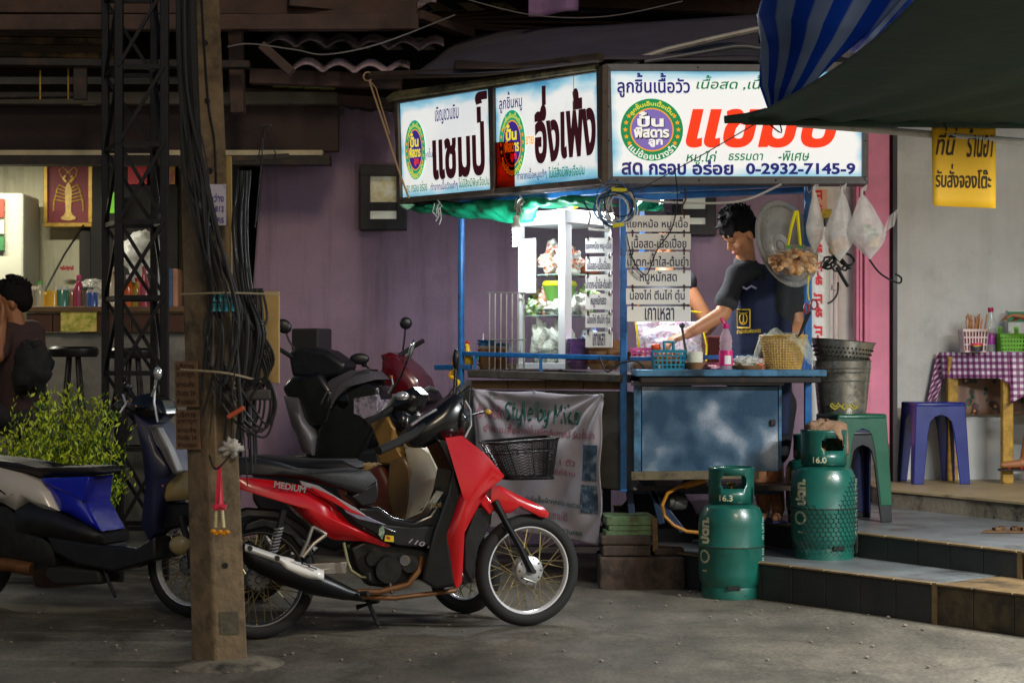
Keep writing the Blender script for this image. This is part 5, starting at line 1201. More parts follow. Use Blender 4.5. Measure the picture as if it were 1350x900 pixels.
blobthing(.22, .07, zb + .04, (.06, .05, .10), CLEARBAG, 'clear crumpled bag before the rice noodles at the cabinet bottom', 'clear bag', 15, .4); blobthing(.32, .06, zsh[1] + .01, (.05, .05, .06), GREENY, 'small bag of greens at the left end of the middle shelf', 'greens bag', 16, .4); blobthing(.20, .07, zsh[0] + .01, (.06, .05, .07), MEATS, 'front bag of orange snacks on the upper cabinet shelf', 'snack bag', 17, .35)
# yellow bottle on top
q = kp(.12, .2, zt + .03); R2 = M.Rotation(R_(62), 3, 'Y')
yb = thing('yellow_bottle', 'yellow squeeze bottle lying on the cabinet roof', 'bottle', q)
g = G(); g.lathe(q + V((-.05, 0, .01)), [(0, 0), (.035, 0), (.038, .02), (.038, .09), (.02, .12), (.014, .125)], 14, R=R2); g.build('body', mat('yellow_plastic', 'e6d414', .35), yb)
g = G(); g.lathe(q + V((-.05, 0, .01)), [(.015, .122), (.018, .14), (.006, .17), (0, .172)], 10, R=R2); g.build('nozzle', mat('yellow_plastic', 'e6d414', .35), yb)
# ---- stacked bowls and plates
def bowl(c, r, h, m, lb, grp, sq=False):
    g = G(); g.lathe(c, [(0, 0), (r * .5, 0), (r * .62, h * .15), (r * .88, h * .82), (r * 1.04, h), (r * .97, h), (r * .85, h * .75), (r * .5, h * .2), (0, h * .15)], 20)
    return tag(g.build('bowl', m), lb, 'bowl', grp)
def stack(px, off, n, r, dz, cols, where, z=None):
    z = z or ZS; c = onside(px, 480, off); c.z = z + .002
    for i in range(n):
        cc = cols[min(i, len(cols) - 1)]; bowl(c + V((random.uniform(-.003, .003), 0, i * dz)), r, .035, mat('bowl_' + cc, cc, .35, var=.08, vs=4), '%s plastic bowl, %s in the %s' % (NM[cc], ORD[i] + (' from the bottom' if i else ''), where), 'plastic bowls stacked on the side counter')
NM = {'b9936a': 'tan', 'd8c8b0': 'cream', '3f7fa8': 'blue', '9b7fae': 'lilac', 'b58fc0': 'pale purple', '7a5636': 'brown', 'd9d9e2': 'white', 'c46a86': 'pink'}
ORD = ['lowest', 'second', 'third', 'fourth', 'fifth', 'sixth', 'seventh', 'eighth', 'ninth']
random.seed(8)
stack(642, -.10, 9, .068, .019, ['b9936a'] * 6 + ['d9d9e2', '3f7fa8'], 'leftmost stack behind the rooster'); stack(660, -.22, 8, .068, .019, ['b9936a'] * 6 + ['d9d9e2', '3f7fa8'], 'second stack from the left'); stack(679, -.10, 8, .06, .018, ['d8c8b0', 'b58fc0', 'b58fc0', 'd9d9e2'], 'stack just left of the cabinet')
stack(764, -.1, 9, .075, .019, ['9b7fae', 'b58fc0'] * 5, 'purple stack right of the cabinet'); stack(788, -.12, 9, .07, .019, ['b9936a', '7a5636'] * 4, 'brown stack under the side menu boards'); stack(806, -.2, 9, .065, .018, ['b9936a'] * 7, 'tan stack beside the corner post')
stack(835, -.25, 5, .06, .018, ['7a5636'] * 5, 'stack just right of the corner post')
# wire rack
rk = thing('wire_rack', 'upright wire rack of vertical rods left of the cabinet', 'rack', onside(666, 487, -.2))
for k in range(7):
    px = 645 + k * 7.5; a = onside(px, 487, -.03); b = onside(px + .5, 386, -.03); g = G(); g.cyl(a, b, .0045, n=6); g.build('rod', STEEL, rk)
for py in (386, 448): g = G(); g.cyl(onside(643, py, -.03), onside(693, py, -.03), .005, n=6); g.build('cross_rod', STEEL, rk)
# rooster ornament
rs = thing('rooster_figure', 'small yellow rooster figure with a red comb by the left cart post', 'figurine', onside(619, 487, -.04))
o = onside(619, 470, -.03); yel = mat('rooster_yellow', 'e0b414', .45, var=.1)
rp = lambda dx, dz: o + CB.u * dx + V((0, 0, dz))
me = blob([('e', rp(0, -.02), (.035, .025, .04)), ('c', rp(-.01, 0), rp(-.018, .06), .024, .014), ('e', rp(-.02, .07), (.018, .014, .018)), ('c', rp(.02, -.01), rp(.05, .0), .016, .006), ('c', rp(0, -.05), rp(0, -.075), .01, .02)], .006, 3)
link_blob('body', me, yel, rs)
g = G(); g.prism([rp(-.03, .08), rp(-.028, .1), rp(-.022, .093), rp(-.017, .104), rp(-.012, .092), rp(-.006, .09), rp(-.01, .075)], CB.n * .01); g.prism([rp(-.03, .062), rp(-.036, .05), rp(-.03, .044), rp(-.024, .058)], CB.n * .01); g.build('comb', mat('comb_red', 'c8281c', .5), rs, smooth=0)
g = G(); g.prism([rp(-.036, .07), rp(-.05, .064), rp(-.036, .06)], CB.n * .008); g.build('beak', mat('beak', '5a3a18', .5), rs, smooth=0)
for k in range(3): g = G(); g.tube([rp(.035, -.02), rp(.06 + .006 * k, .0 + .01 * k), rp(.085, -.02 + .01 * k)], [.01, .01, .003], 6); g.build('tail_feather', mat('tail_teal', '3a9a8a', .5), rs)
# sauce bottle behind bowls
q = onside(637, 452, -.24); q.z = ZS
sb = thing('sauce_bottle', 'slim red and white sauce bottle behind the leftmost bowls', 'bottle', q)
g = G(); g.lathe(q, [(0, 0), (.024, 0), (.024, .14), (.012, .17)], 12); g.build('body', mat('sauce_red', 'b8281c', .3), sb)
g = G(); g.lathe(q, [(.0135, .168), (.014, .185), (.005, .2), (.004, .235), (0, .236)], 10); g.build('nozzle', WHITE, sb)
# marigold garland on the cart handle
cg = thing('marigold_garland', 'yellow marigold garland hanging from the blue handle at the cart end', 'garland', onside(599, 512, .04))
rnd = random.Random(2)
for i in range(30):
    t = i / 30; px = 598 + 5 * math.sin(t * 6.28 * 1.5) * (.4 + t); py = 479 + 30 * t; g = G(); g.sph(onside(px, py, .04 + rnd.uniform(-.01, .01)), rnd.uniform(.010, .016), 7); g.build('flower', mat('marigold_yellow', 'f0c914', .8, var=.2, vs=60, bump=.6, bs=150) if i % 4 else mari, cg)
# ---- front counter goods
def on(px, Y=10.62, z=ZC): q = P(px, 0, Y); return V((q.x, Y, z))
TEALB = mat('teal_basket', '0f7f9a', .4)
tb2 = thing('teal_basket', 'small teal plastic basket with handle and orange packets on the counter', 'basket', on(881, 10.6))
c = on(881, 10.6); bw, bd, bh = .098, .065, .105
def lattice(t, c, bw, bd, bh, m, nx=7, nz=4, tp=.85, th=.008):
    def q(sx, sy, z): k = tp + (1 - tp) * z / bh; return c + V((sx * bw * k, sy * bd * k, z))
    for (s0, s1) in (((-1, -1), (1, -1)), ((1, -1), (1, 1)), ((1, 1), (-1, 1)), ((-1, 1), (-1, -1))):
        g = G()
        for i in range(nx + 1):
            f = i / nx; u = (s0[0] * (1 - f) + s1[0] * f, s0[1] * (1 - f) + s1[1] * f); g.beam(q(*u, 0), q(*u, bh), th, th * .6)
        for j in range(nz + 1):
            z = bh * j / nz; g.beam(q(*s0, z), q(*s1, z), th * .6, th * (2 if j == nz else 1))
        g.build('lattice_side', m, t, smooth=0)
    g = G(); g.box(c + V((0, 0, .004)), (bw * 2 * tp, bd * 2 * tp, .006)); g.build('bottom', m, t, smooth=0)
lattice(tb2, c, bw, bd, bh, TEALB)
g = G(); g.tube([c + V((-.02, 0, .10)), c + V((-.025, 0, .16)), c + V((.03, 0, .16)), c + V((.03, 0, .10))], .011, 8); g.build('handle', TEALB, tb2)
for k, (dx, dz) in enumerate(((-.05, .03), (-.01, .035), (.04, .03))): lump('orange_packet', c + V((dx, 0, dz + .03)), (.03, .03, .035), mat('orange_packet', 'e0781c', .4, var=.2, vs=30), ('left', 'middle', 'right')[k] + ' orange packet inside the teal basket', 'packet', k, .2, 10)
lump('red_packet', c + V((-.07, .03, .13)), (.03, .02, .02), mat('red_packet', 'd8501c', .4), 'red packet sticking out of the teal basket', 'packet', 4, .2, 10)
bowl(on(916, 10.6), .07, .04, mat('bowl_tan2', 'a87a52', .5), 'tan bowl holding a tissue roll on the counter', None)
g = G(); g.lathe(on(916, 10.6) + V((0, 0, .025)), [(.02, .075), (.02, 0), (.045, 0), (.047, .01), (.047, .07), (.045, .078), (.02, .078)], 22); tag(g.build('tissue_roll', mat('tissue', 'dcdcc8', .9, var=.04, bump=.3)), 'white tissue roll standing in the tan bowl', 'tissue roll')
# pink bottle
pkb = thing('water_bottle', 'clear ribbed bottle with pink label and flip cap on the counter', 'bottle', on(957, 10.58)); c = on(957, 10.58)
CLEARP = mat('clear_pink_plastic', 'd8b8c4', .12, var=.05, alpha=.5, spec=.9)
g = G(); g.lathe(c, [(0, 0), (.036, 0), (.039, .01), (.039, .10), (.034, .12), (.038, .135), (.034, .15), (.039, .165), (.034, .18), (.034, .19), (.016, .235), (.014, .245)], 20); g.build('body', CLEARP, pkb)
PKM = mat('hot_pink', 'e0287a', .35)
g = G(); g.lathe(c, [(.0402, .022), (.0404, .024), (.0404, .108), (.0402, .11)], 20); lab_ = g.build('label', PKM, pkb)
g = G(); g.grid(lambda u, v: c + V((.041 * math.sin(-.3 + 1.0 * u), -.041 * math.cos(-.3 + 1.0 * u), .03 + .05 * v)), 6, 3); g.build('label_panel', WHITE, lab_)
g = G(); g.lathe(c, [(.016, .236), (.018, .24), (.018, .262), (.008, .268), (.0, .268)], 14); g.tube([c + V((-.01, 0, .266)), c + V((-.022, 0, .285)), c + V((-.03, 0, .30))], [.007, .009, .005], 8); g.build('cap', PKM, pkb)
# plates with wrapped food
g = G(); g.lathe(on(985, 10.6), [(0, 0), (.07, 0), (.095, .018), (.1, .022), (.07, .012), (0, .01)], 24); tag(g.build('dish', mat('dish_tan', 'a8764c', .5)), 'shallow tan dish with wrapped herbs between bottle and basket', 'dish')
lump('wrapped_food', on(983, 10.6, ZC + .04), (.085, .06, .032), CLEARBAG, 'clear crinkled bag of herbs on the tan dish', 'food bag', 3, .5, 24); lump('herbs', on(984, 10.62, ZC + .03), (.07, .05, .022), matm('herb_mix', 'c8c0a8', '4d7a30', 'd8d4cc', 60), 'chopped herbs inside the clear bag on the dish', 'food', 8, .5, 20)
lump('carrot_bits', on(1002, 10.58, ZC + .018), (.022, .02, .014), mat('orange_veg', 'e0601c', .5), 'orange vegetable bits at the right edge of the dish', 'food', 2, .4, 10)
g = G(); g.lathe(on(934, 10.75), [(0, 0), (.06, 0), (.085, .035), (.088, .04), (.07, .02), (0, .01)], 20); tag(g.build('pink_plate', mat('pink_melamine', 'd89aa8', .4)), 'pink melamine bowl behind the tissue roll', 'bowl')
lump('wrapped_ice', on(940, 10.6, ZC + .01), (.06, .04, .012), mat('pink_bag', 'dfa8b4', .3, bump=.8), 'flat pink plastic bag lying before the pink bowl', 'bag', 3, .6, 14)
# pink rack right of corner post
pr = thing('pink_tray', 'pink plastic tray of cutlery right of the corner post', 'tray', on(851, 10.95)); c = on(851, 10.95, ZC + .0)
lattice(pr, c + V((0, 0, .07)), .085, .05, .05, mat('tray_pink', 'd85a92', .4), 6, 2, .95, .008)
g = G(); g.box(c + V((0, 0, .035)), (.14, .09, .068)); g.build('foot', mat('bowl_7a5636', '7a5636', .4), pr, smooth=0, bevel=.006)
g = G(); g.lathe(on(829, 10.9), [(0, 0), (.03, 0), (.036, .05), (.035, .052), (0, .05)], 14); tag(g.build('cup', STEEL), 'small steel cup behind the corner post', 'cup')
# patterned bag on a frame
def patt():
    m = matm('patterned_film', 'e0dae2', 'cfa0bc', 'c2c4e0', 75, .35); return m
g = G(); bgq = [P(840, 470, 11.3), P(930, 478, 11.3), P(926, 424, 11.3), P(838, 424, 11.3)]
g.grid(lambda u, v: bil(bgq)(u, v) + V((0, -.09 * math.sin(math.pi * u) * math.sin(math.pi * min(1, v + .1)) + .02 * noise.noise(V((u * 6, v * 6, 2))), 0)), 20, 14)
pbg = tag(g.build('patterned_bag', patt(), smooth=180, solid=.004), 'pink and white patterned plastic bag edged in yellow behind the boards', 'bag')
g = G(); g.tube([P(838, 424, 11.28), P(842, 456, 11.25), P(850, 470, 11.25)], .007, 6); g.tube([P(926, 430, 11.28), P(932, 455, 11.25), P(931, 476, 11.25)], .007, 6); g.tube([P(836, 412, 11.28), P(880, 407, 11.25), P(925, 412, 11.25)], .006, 6); g.build('yellow_edge', mat('yellow_plastic', 'e6d414', .35), pbg)
g = G(); a = P(930, 443, 11.35); b = P(962, 487, 11.35); g.box(((a.x + b.x) / 2, 11.4, (a.z + b.z) / 2), (b.x - a.x, .25, a.z - b.z)); tag(g.build('red_crate', mat('dull_red', '6e2a22', .6), smooth=0, bevel=.01), 'dull red plastic box behind the pink bottle', 'box')
# ladle
g = G(); g.tube([P(899, 430, 10.7), P(902, 450, 10.68), P(906, 472, 10.66)], [.008, .007, .009], 8); g.sph(P(899, 429, 10.7), .018, 8); tag(g.build('ladle', mat('ladle_dark', '2b2526', .5)), 'dark ladle handle standing under the front menu boards', 'ladle')
cable([P(790, 470, 10.6), P(800, 490, 10.6), P(815, 480, 10.6), P(838, 476, 10.6), P(850, 486, 10.6)], .006, 'black cord tangled on the rail near the corner post')
# woven basket
wb = thing('woven_basket', 'woven cane basket lined with a clear plastic bag on the counter', 'basket', on(1033, 10.62)); c = on(1033, 10.62)
CANE = mat('cane', 'c09a52', .6, var=.25, vs=30)
R0, R1, HB = .098, .132, .20
def br(z): return R0 + (R1 - R0) * (z / HB) ** .8
for k in range(44):
    a = 2 * math.pi * k / 44; g = G()
    g.tube([c + V((br(z) * math.cos(a), br(z) * .8 * math.sin(a), z)) for z in (0, HB * .5, HB * .97)], .0038, 4, m=0); g.build('stake', CANE, wb)
for j in range(14):
    z = .004 + j * HB * .95 / 13; g = G(); g.tube([c + V(((br(z) + .003 * (-1) ** (k + j)) * math.cos(2 * math.pi * k / 44), (br(z) + .003 * (-1) ** (k + j)) * .8 * math.sin(2 * math.pi * k / 44), z)) for k in range(44)], .0042 if j < 13 else .009, 5, closed=True); g.build('weave', CANE, wb)
g = G(); g.lathe(c + V((0, 0, .004)), [(0, 0), (R0, 0), (R0, .006), (0, .008)], 20, sy=.8); g.build('bottom', mat('cane_dark', '8a6a34', .7), wb)
def liner(u, v):
    a = 2 * math.pi * u; z = HB * (.2 + .85 * v) if v < .6 else HB * (.71 + 1.25 * (v - .6)) ; r = br(min(z, HB)) * (.93 if v < .6 else .93 + .5 * (v - .6))
    if v > .8: z -= (v - .8) * .55 * (1.2 + math.sin(a * 2 + 2.4)); r += (v - .8) * .18
    k = 1 + .06 * noise.noise(V((math.cos(a) * 4, math.sin(a) * 4, v * 3)))
    return c + V((r * k * math.cos(a), r * .8 * k * math.sin(a), z + .01 + .012 * math.sin(a * 9)))
g = G(); g.grid(liner, 60, 16); tag(g.build('bag_liner', thinplastic('liner_film', 'd8dcc8', .45, .25, 1.2, 25), smooth=180), 'crinkled clear plastic liner folded over the cane basket', 'bag')
g = G(); q = on(1058, 10.66); g.lathe(q, [(0, 0), (.03, 0), (.032, .1), (0, .1)], 12); tag(g.build('blue_cup', mat('blue_cup', '2d5fa8', .4)), 'small blue cup beside the cane basket', 'cup')
# ---- lid, hanging bags, scissors
lid = thing('pot_lid', 'large round steel pot lid hung on the right cart post', 'lid', P(1035, 382, 10.72))
c = P(1035, 322, 10.66); nrm = V((.62, -.72, .24)).normalized(); zax = nrm; xax = V((0, 0, 1)).cross(zax).normalized(); yax = zax.cross(xax); RL = M((xax, yax, zax)).transposed()
SL = mat('lid_steel', 'b9b6ae', .36, .6, var=.25, vs=7, dirt=('5d564a', 7, .35))
g = G(); g.lathe(c, [(0, -.035), (.06, -.036), (.075, -.03), (.09, -.036), (.19, -.02), (.232, 0), (.236, .02), (.262, .022), (.266, .012), (.25, .0), (.236, -.012), (.19, -.034), (.08, -.05), (0, -.05)], 48, R=RL); g.build('disc', SL, lid)
g = G(); g.tube([c + RL @ V((.035 * math.cos(t), .035 * math.sin(t), -.03)) for t in [k * .628 for k in range(10)]], .004, 6, closed=True); g.build('inner_ring', STEEL, lid)
YST = mat('yellow_strap', 'f0de10', .4, emis=.0)
fb = thing('fried_snack_bag', 'clear bag of golden fried pork rind hanging on yellow ties', 'snack bag', P(1050, 366, 10.45))
for k, pts in enumerate((((1049, 278), (1043, 300), (1038, 326)), ((1051, 278), (1053, 302), (1055, 324)))):
    g = G(); q = [P(a, b, 10.42) for a, b in pts]; g.tube(q, .0095, 6); g.build('tie', YST, fb)
g = G(); rnd = random.Random(21); FRY = mat('fried_gold', 'c08440', .6, var=.5, vs=24, dirt=('ecd0a4', 18, .42), bump=.8, bs=60)
for i in range(120):
    t = rnd.uniform(-1, 1); cc = P(1047 + 29 * t, 345 + rnd.uniform(-14, 14) * (1 - .45 * abs(t)), 10.45 + rnd.uniform(-.06, .05)); r = rnd.uniform(.018, .036)
    R = M.Rotation(rnd.uniform(0, 3), 3, rnd.choice('XYZ')); g.sph(cc, (r, r * rnd.uniform(.4, 1), r * rnd.uniform(.3, .9)), 7, R=R)
g.build('fried_pieces', FRY, fb, kind='stuff')
def fbag(u, v):
    a = 2 * math.pi * u; th = math.pi * v; d = V((math.sin(th) * math.cos(a), math.sin(th) * math.sin(a), math.cos(th))); k = 1 + .22 * noise.noise(d * 5) + .1 * noise.noise(d * 14)
    return P(1049, 344, 10.45) + V((d.x * .155 * k, d.y * .09 * k, d.z * .092 * k))
g = G(); g.grid(fbag, 40, 30); g.build('bag_film', thinplastic('fried_film', 'e8ddcc', .14, .1, 1.5, 22), fb, smooth=180)
for px in (1040, 1055): g = G(); q = P(px, 326, 10.4); [g.tube([q, q + V((.02 * math.cos(k), -.005, .02 * math.sin(k)))], .003, 4) for k in range(5)]; g.build('green_knot', mat('green_knot', '2fa04a', .5), fb)
sci = thing('scissors', 'red handled scissors hanging by a yellow string at the cart post', 'scissors', P(1062, 440, 10.55))
o = P(1068, 404, 10.5)
for s in (-1, 1):
    g = G(); cc = o + V((.022 * s, 0, .0 + .012 * s)); g.tube([cc + V((.016 * math.cos(t) * (1 + .2 * s), 0, .028 * math.sin(t))) for t in [k * .628 for k in range(10)]], .006, 6, closed=True); g.build('handle', mat('scissor_red', '8c1620', .35), sci)
g = G(); g.prism([o + V((-.02, 0, -.03)), o + V((.01, 0, -.03)), o + V((-.05, 0, -.16)), o + V((-.075, 0, -.185))], (0, .004, 0)); g.build('blade', mat('blade_dark', '2d2f33', .3, .9), sci, smooth=0)
cable([P(1066, 360, 10.5), P(1065, 385, 10.5), P(1067, 396, 10.5)], .004, parent=sci, m=YST)
def bagthing(x0, x1, ytop, ybot, Y, lb, sd, knot=(0, 0), fill=None, ears=None):
    cx_ = (x0 + x1) / 2; t = thing('plastic_bag', lb, 'bag', P(cx_, ybot, Y), 'plastic bags hanging at the cart corner')
    w_ = (x1 - x0) / 2 * Y / F; top = P(cx_ + knot[0], ytop, Y); bot = P(cx_, ybot, Y); H = top.z - bot.z
    def fn(u, v):
        a = 2 * math.pi * u; z = v; r = w_ * (math.sin(math.pi * min(1, .5 * (z / .42) if z < .42 else .5)) if z < .42 else max(0, 1 - (z - .42) / .58) ** .75 * .97 + .03)
        r *= 1 + .10 * noise.noise(V((math.cos(a) * 1.6 + sd, math.sin(a) * 1.6, z * 3))) + .05 * math.sin(a * 7 + sd) * z
        q = bot.lerp(top, z); return q + V((r * math.cos(a), r * .62 * math.sin(a), 0))
    g = G(); g.grid(fn, 48, 26); g.build('film', BAG, t, smooth=180)
    g = G(); g.tube([top + V((-.005, 0, -.01)), top + V((.0, 0, .03)), top + V((.02, -.01, .05)), top + V((.012, 0, .02))], .008, 6); g.build('knot', BAG, t)
    if ears:
        for (ex, ey) in ears:
            g = G(); e = P(ex, ey, Y - .03); b2 = P((ex + cx_) / 2 + (8 if ex > cx_ else -4), ybot - (ybot - ytop) * .45, Y - .05); g.grid(lambda u, v: b2.lerp(e, v) + V(((u - .5) * .07 * (1.1 - .3 * v), .012 * math.sin(u * 20 + v * 6), (u - .5) * .05)), 12, 8); g.build('ear', BAG, t, smooth=180)
    rr = random.Random(sd)
    if fill:
        for k, (m_, dx, dz, r) in enumerate(fill): g = G(); [g.sph(bot + V((dx * w_ * .5 + rr.uniform(-r, r) * .7, rr.uniform(-r, r) * .4, H * (dz + .14) + rr.uniform(-r, r) * .7)), (r * rr.uniform(.4, .8), r * .5, r * rr.uniform(.3, .7)), 8, R=M.Rotation(rr.uniform(0, 3), 3, 'Y')) for _ in range(7)]; g.build('content', m_, t, kind='stuff')
    return t
bagthing(1062, 1086, 252, 334, 10.6, 'slim white plastic bag hanging just right of the cart post', 2)
bagthing(1086, 1127, 254, 345, 10.5, 'long white plastic bag with a red and blue item, middle of the corner bags', 5, (4, 0), [(mat('content_red', 'c0503a', .5), .3, .16, .028), (mat('content_blue', '3a6aa8', .5), -.35, .24, .022), (mat('content_tan', 'c9a884', .5), .0, .12, .05)])
bagthing(1122, 1172, 256, 342, 10.45, 'white plastic bag of green vegetables, rightmost of the corner bags', 9, (-10, 0), [(mat('veg_green', '2f5a34', .6, var=.4, vs=20), .2, .26, .04), (mat('content_tan', 'c9a884', .5), .25, .14, .045), (mat('veg_green', '2f5a34', .6), -.4, .34, .03)], [(1178, 280)])
for px, py in ((1064, 250), (1108, 248), (1115, 248), (1140, 250)): g = G(); q = P(px, py, 10.55); g.tube([q + V((0, 0, .02)), q, q + V((.012, 0, -.02)), q + V((.022, 0, -.005))], .003, 5); tag(g.build('hook', STEEL), 'small steel hook under the front sign holding the %s' % {1064: 'slim bag', 1108: 'long middle bag', 1115: 'middle bag on its right side', 1140: 'rightmost bag'}[px], 'hook', 'hooks under the front sign')
cable([P(1146, 342, 10.6), P(1158, 358, 10.6), P(1172, 368, 10.6), P(1186, 373, 10.6), P(1188, 366, 10.6), P(1180, 361, 10.6)], .006, 'black cable end curling out below the rightmost bag')
bc = thing('cable_bundle', 'tangled bundle of black cable under the corner bags', 'cable', P(1100, 352, 10.7))
rnd = random.Random(5)
for i in range(7):
    g = G(); c0 = P(1092 + i * 4, 346 + rnd.uniform(-5, 4), 10.65); g.tube([c0 + V((rnd.uniform(.03, .05) * math.cos(t), .01 * math.sin(t * 2), .035 * math.sin(t + i))) for t in [k * .52 for k in range(12)]], .007, 6, closed=True); g.build('loop', CABLE, bc)
cable([P(1103, 352, 10.65), P(1112, 368, 10.65), P(1118, 378, 10.65)], .011, parent=bc); cable([P(1105, 372, 10.7), P(1104, 386, 10.7), P(1098, 396, 10.7), P(1091, 400, 10.7)], .006, parent=bc)
# ---- ribbed roll JT-45
rl = thing('ribbed_roll', 'white ribbed tube standing upright printed JT-45 in red', 'tube', P(1081, 446, 12.4)); Yr = 12.4
a = P(1081, 446, Yr); b = P(1081, 300, Yr); rr = 13.5 * Yr / F; n_ = 60
g = G(); g.lathe(V((a.x, Yr, a.z - .8)), [(rr * (1 if k % 2 else .965), (b.z - a.z + .8) * k / n_ / 1.0) for k in range(n_ + 1)], 26, caps=True); g.build('tube_shell', mat('tube_white', 'd4d2cf', .5, var=.04), rl)
REDT = mat('print_red', 'c8202c', .5)
for k, y0 in enumerate((268, 320, 362, 404, 446)):
    s = 'JT-45'; z0 = P(0, y0 + 18, Yr).z; z1_ = P(0, y0 - 18, Yr).z
    # letters turned to read downwards
    lettering(s, lambda u, v: V((a.x + (rr + .004) * math.sin(-.85 + v * .95), Yr - (rr + .004) * math.cos(-.85 + v * .95), z1_ + (z0 - z1_) * u)), REDT, rl, box=(0, .08, .9, .95), bold=.06)
# ---- steel pots on the stools
POT = mat('stock_pot_steel', 'aaa69c', .27, .8, var=.3, vs=9, dirt=('4a443c', 8, .36))
sp_ = thing('stock_pot', 'tall dented steel pot standing on the green stool', 'pot', P(1110, 545, 11.25)); Yp2 = 11.25
c = P(1110, 544, Yp2); r0 = 31 * Yp2 / F; r1 = 38 * Yp2 / F; h = 68 * Yp2 / F
g = G(); g.lathe(c, [(0, 0), (r0, 0), (r0 * 1.03, .02), (r0 + (r1 - r0) * .6, h * .6), (r0 + (r1 - r0) * .62, h * .62), (r0 + (r1 - r0) * .66, h * .64), (r1, h), (r1 + .008, h + .005), (r1 - .006, h), (r0 * .98, .03), (0, .02)], 34); g.build('body', POT, sp_)
for z in (.62, .78, .86): g = G(); g.tube([c + V(((r0 + (r1 - r0) * z + .003) * math.cos(t), (r0 + (r1 - r0) * z + .003) * math.sin(t), h * z)) for t in [k * 2 * math.pi / 30 for k in range(30)]], .004, 5, closed=True); g.build('band', POT, sp_)
g = G(); g.tube([c + V((-.1 + .012 * k, -r0 - .004, .05 + .012 * math.sin(k * 1.9))) for k in range(14)], .005, 5); g.tube([c + V((-.1 + .013 * k, -r0 - .004, .035 + .01 * math.cos(k * 1.4))) for k in range(14)], .005, 5); tag(g.build('yellow_straps', mat('yellow_fibre', 'b8a83a', .7)), 'loose yellow fibre tied round the stock pot foot', 'string')
bs_ = thing('perforated_basin', 'perforated steel basin tilted on top of the stock pot', 'basin', P(1110, 477, Yp2)); RB = M.Rotation(R_(5), 3, 'Y')
c = P(1109, 480, Yp2); r0 = 33 * Yp2 / F; r1 = 43 * Yp2 / F; h = 30 * Yp2 / F
g = G(); g.lathe(c, [(0, 0), (r0 * .9, 0), (r0, .02), (r1 * .97, h), (r1 * 1.02, h + .006), (r1 * .95, h + .002), (r0 * .95, .03), (0, .02)], 36, R=RB); g.build('bowl', POT, bs_)
g = G()
for j in range(3):
    for k in range(44):
        a_ = 2 * math.pi * (k + .5 * (j % 2)) / 44; z = .045 + j * .026; r = r0 + (r1 * .97 - r0) * (z / h) + .0008; q = c + RB @ V((r * math.cos(a_), r * math.sin(a_), z)); g.sph(q, .006, 6)
g.build('perforation', mat('hole_black', '0c0b0a', .9), bs_, kind='stuff')
# ---- plastic stools
def stool(c, w_, h, m, label, grp=None, rz=0.0, name='plastic_stool'):
    c = V(c); t = thing(name, label, 'stool', c, grp, rz=rz); R = M.Rotation(rz, 3, 'Z'); T = lambda x, y, z: c + R @ V((x, y, z))
    hw = w_ * .39; g = G(); g.prism([T(sx * hw, sy * hw, h - .035) for sx, sy in ((-1, -1), (1, -1), (1, 1), (-1, 1))], (0, 0, .035), both=False); g.build('seat', m, t, bevel=.016, seg=3)
    for sx, sy in ((-1, -1), (1, -1), (1, 1), (-1, 1)):
        g = G(); q0 = []; 
        for z, k, wd in ((h - .01, .95, .13), (h * .62, 1.01, .095), (0, 1.10, .075)):
            x, y = sx * hw * k * 1.03, sy * hw * k * 1.03
            q0.append([T(x, y, z), T(x - sx * wd, y, z), T(x - sx * wd, y - sy * .012, z), T(x - sx * .012, y - sy * .012, z), T(x - sx * .012, y - sy * wd, z), T(x, y - sy * wd, z)])
        for i in range(2):
            for k in range(6): g.add([q0[i][k], q0[i][(k + 1) % 6], q0[i + 1][(k + 1) % 6], q0[i + 1][k]], [(0, 1, 2, 3)])
        g.add(q0[0], [tuple(range(6))]); g.add(q0[2], [tuple(range(6))]); o = g.build('leg', m, t, smooth=0)
        bm = bmesh.new(); bm.from_mesh(o.data); bmesh.ops.remove_doubles(bm, verts=bm.verts, dist=.0005); bmesh.ops.recalc_face_normals(bm, faces=bm.faces); bm.to_mesh(o.data); bm.free(); b = o.modifiers.new('b', 'BEVEL'); b.width = .006; b.segments = 2
    for k in range(4):
        sx, sy = ((0, -1), (1, 0), (0, 1), (-1, 0))[k]; g = G()
        pts = []; kk = hw * .98
        for (l, z) in ((-.86, h - .03), (.86, h - .03), (.86, h - .22), (.58, h - .2), (.47, h - .14), (.25, h - .1), (0, h - .085), (-.25, h - .1), (-.47, h - .14), (-.58, h - .2), (-.86, h - .22)):
            f = 1 - (z - (h - .12)) * .3; pts.append(T((sx * kk * f if sx else l * kk), (sy * kk * f if sy else l * kk), z))
        nn = R @ V((sx, sy, 0)); g.prism(pts, nn * .012); g.build('apron', m, t, smooth=0)
    return t
GP = mat('green_plastic', '0b503a', .35, var=.1, coat=.2); BP = mat('dark_blue_plastic', '1b2350', .35, var=.1); KP = mat('black_stool', '15171b', .4, var=.1); RBP = mat('royal_plastic', '10267a', .32, var=.1, coat=.2)
sc0 = V((P(1122, 0, 11.15).x, 11.15, .345))
stool(sc0, .42, .555, KP, 'black plastic stool at the bottom of the stack', 'stacked plastic stools', .25); stool(sc0 + V((0, 0, .035)), .41, .555, BP, 'dark blue plastic stool in the middle of the stack', 'stacked plastic stools', .25); stool(sc0 + V((.0, 0, .10)), .42, .555, GP, 'green plastic stool on top of the stack under the pot', 'stacked plastic stools', .25)
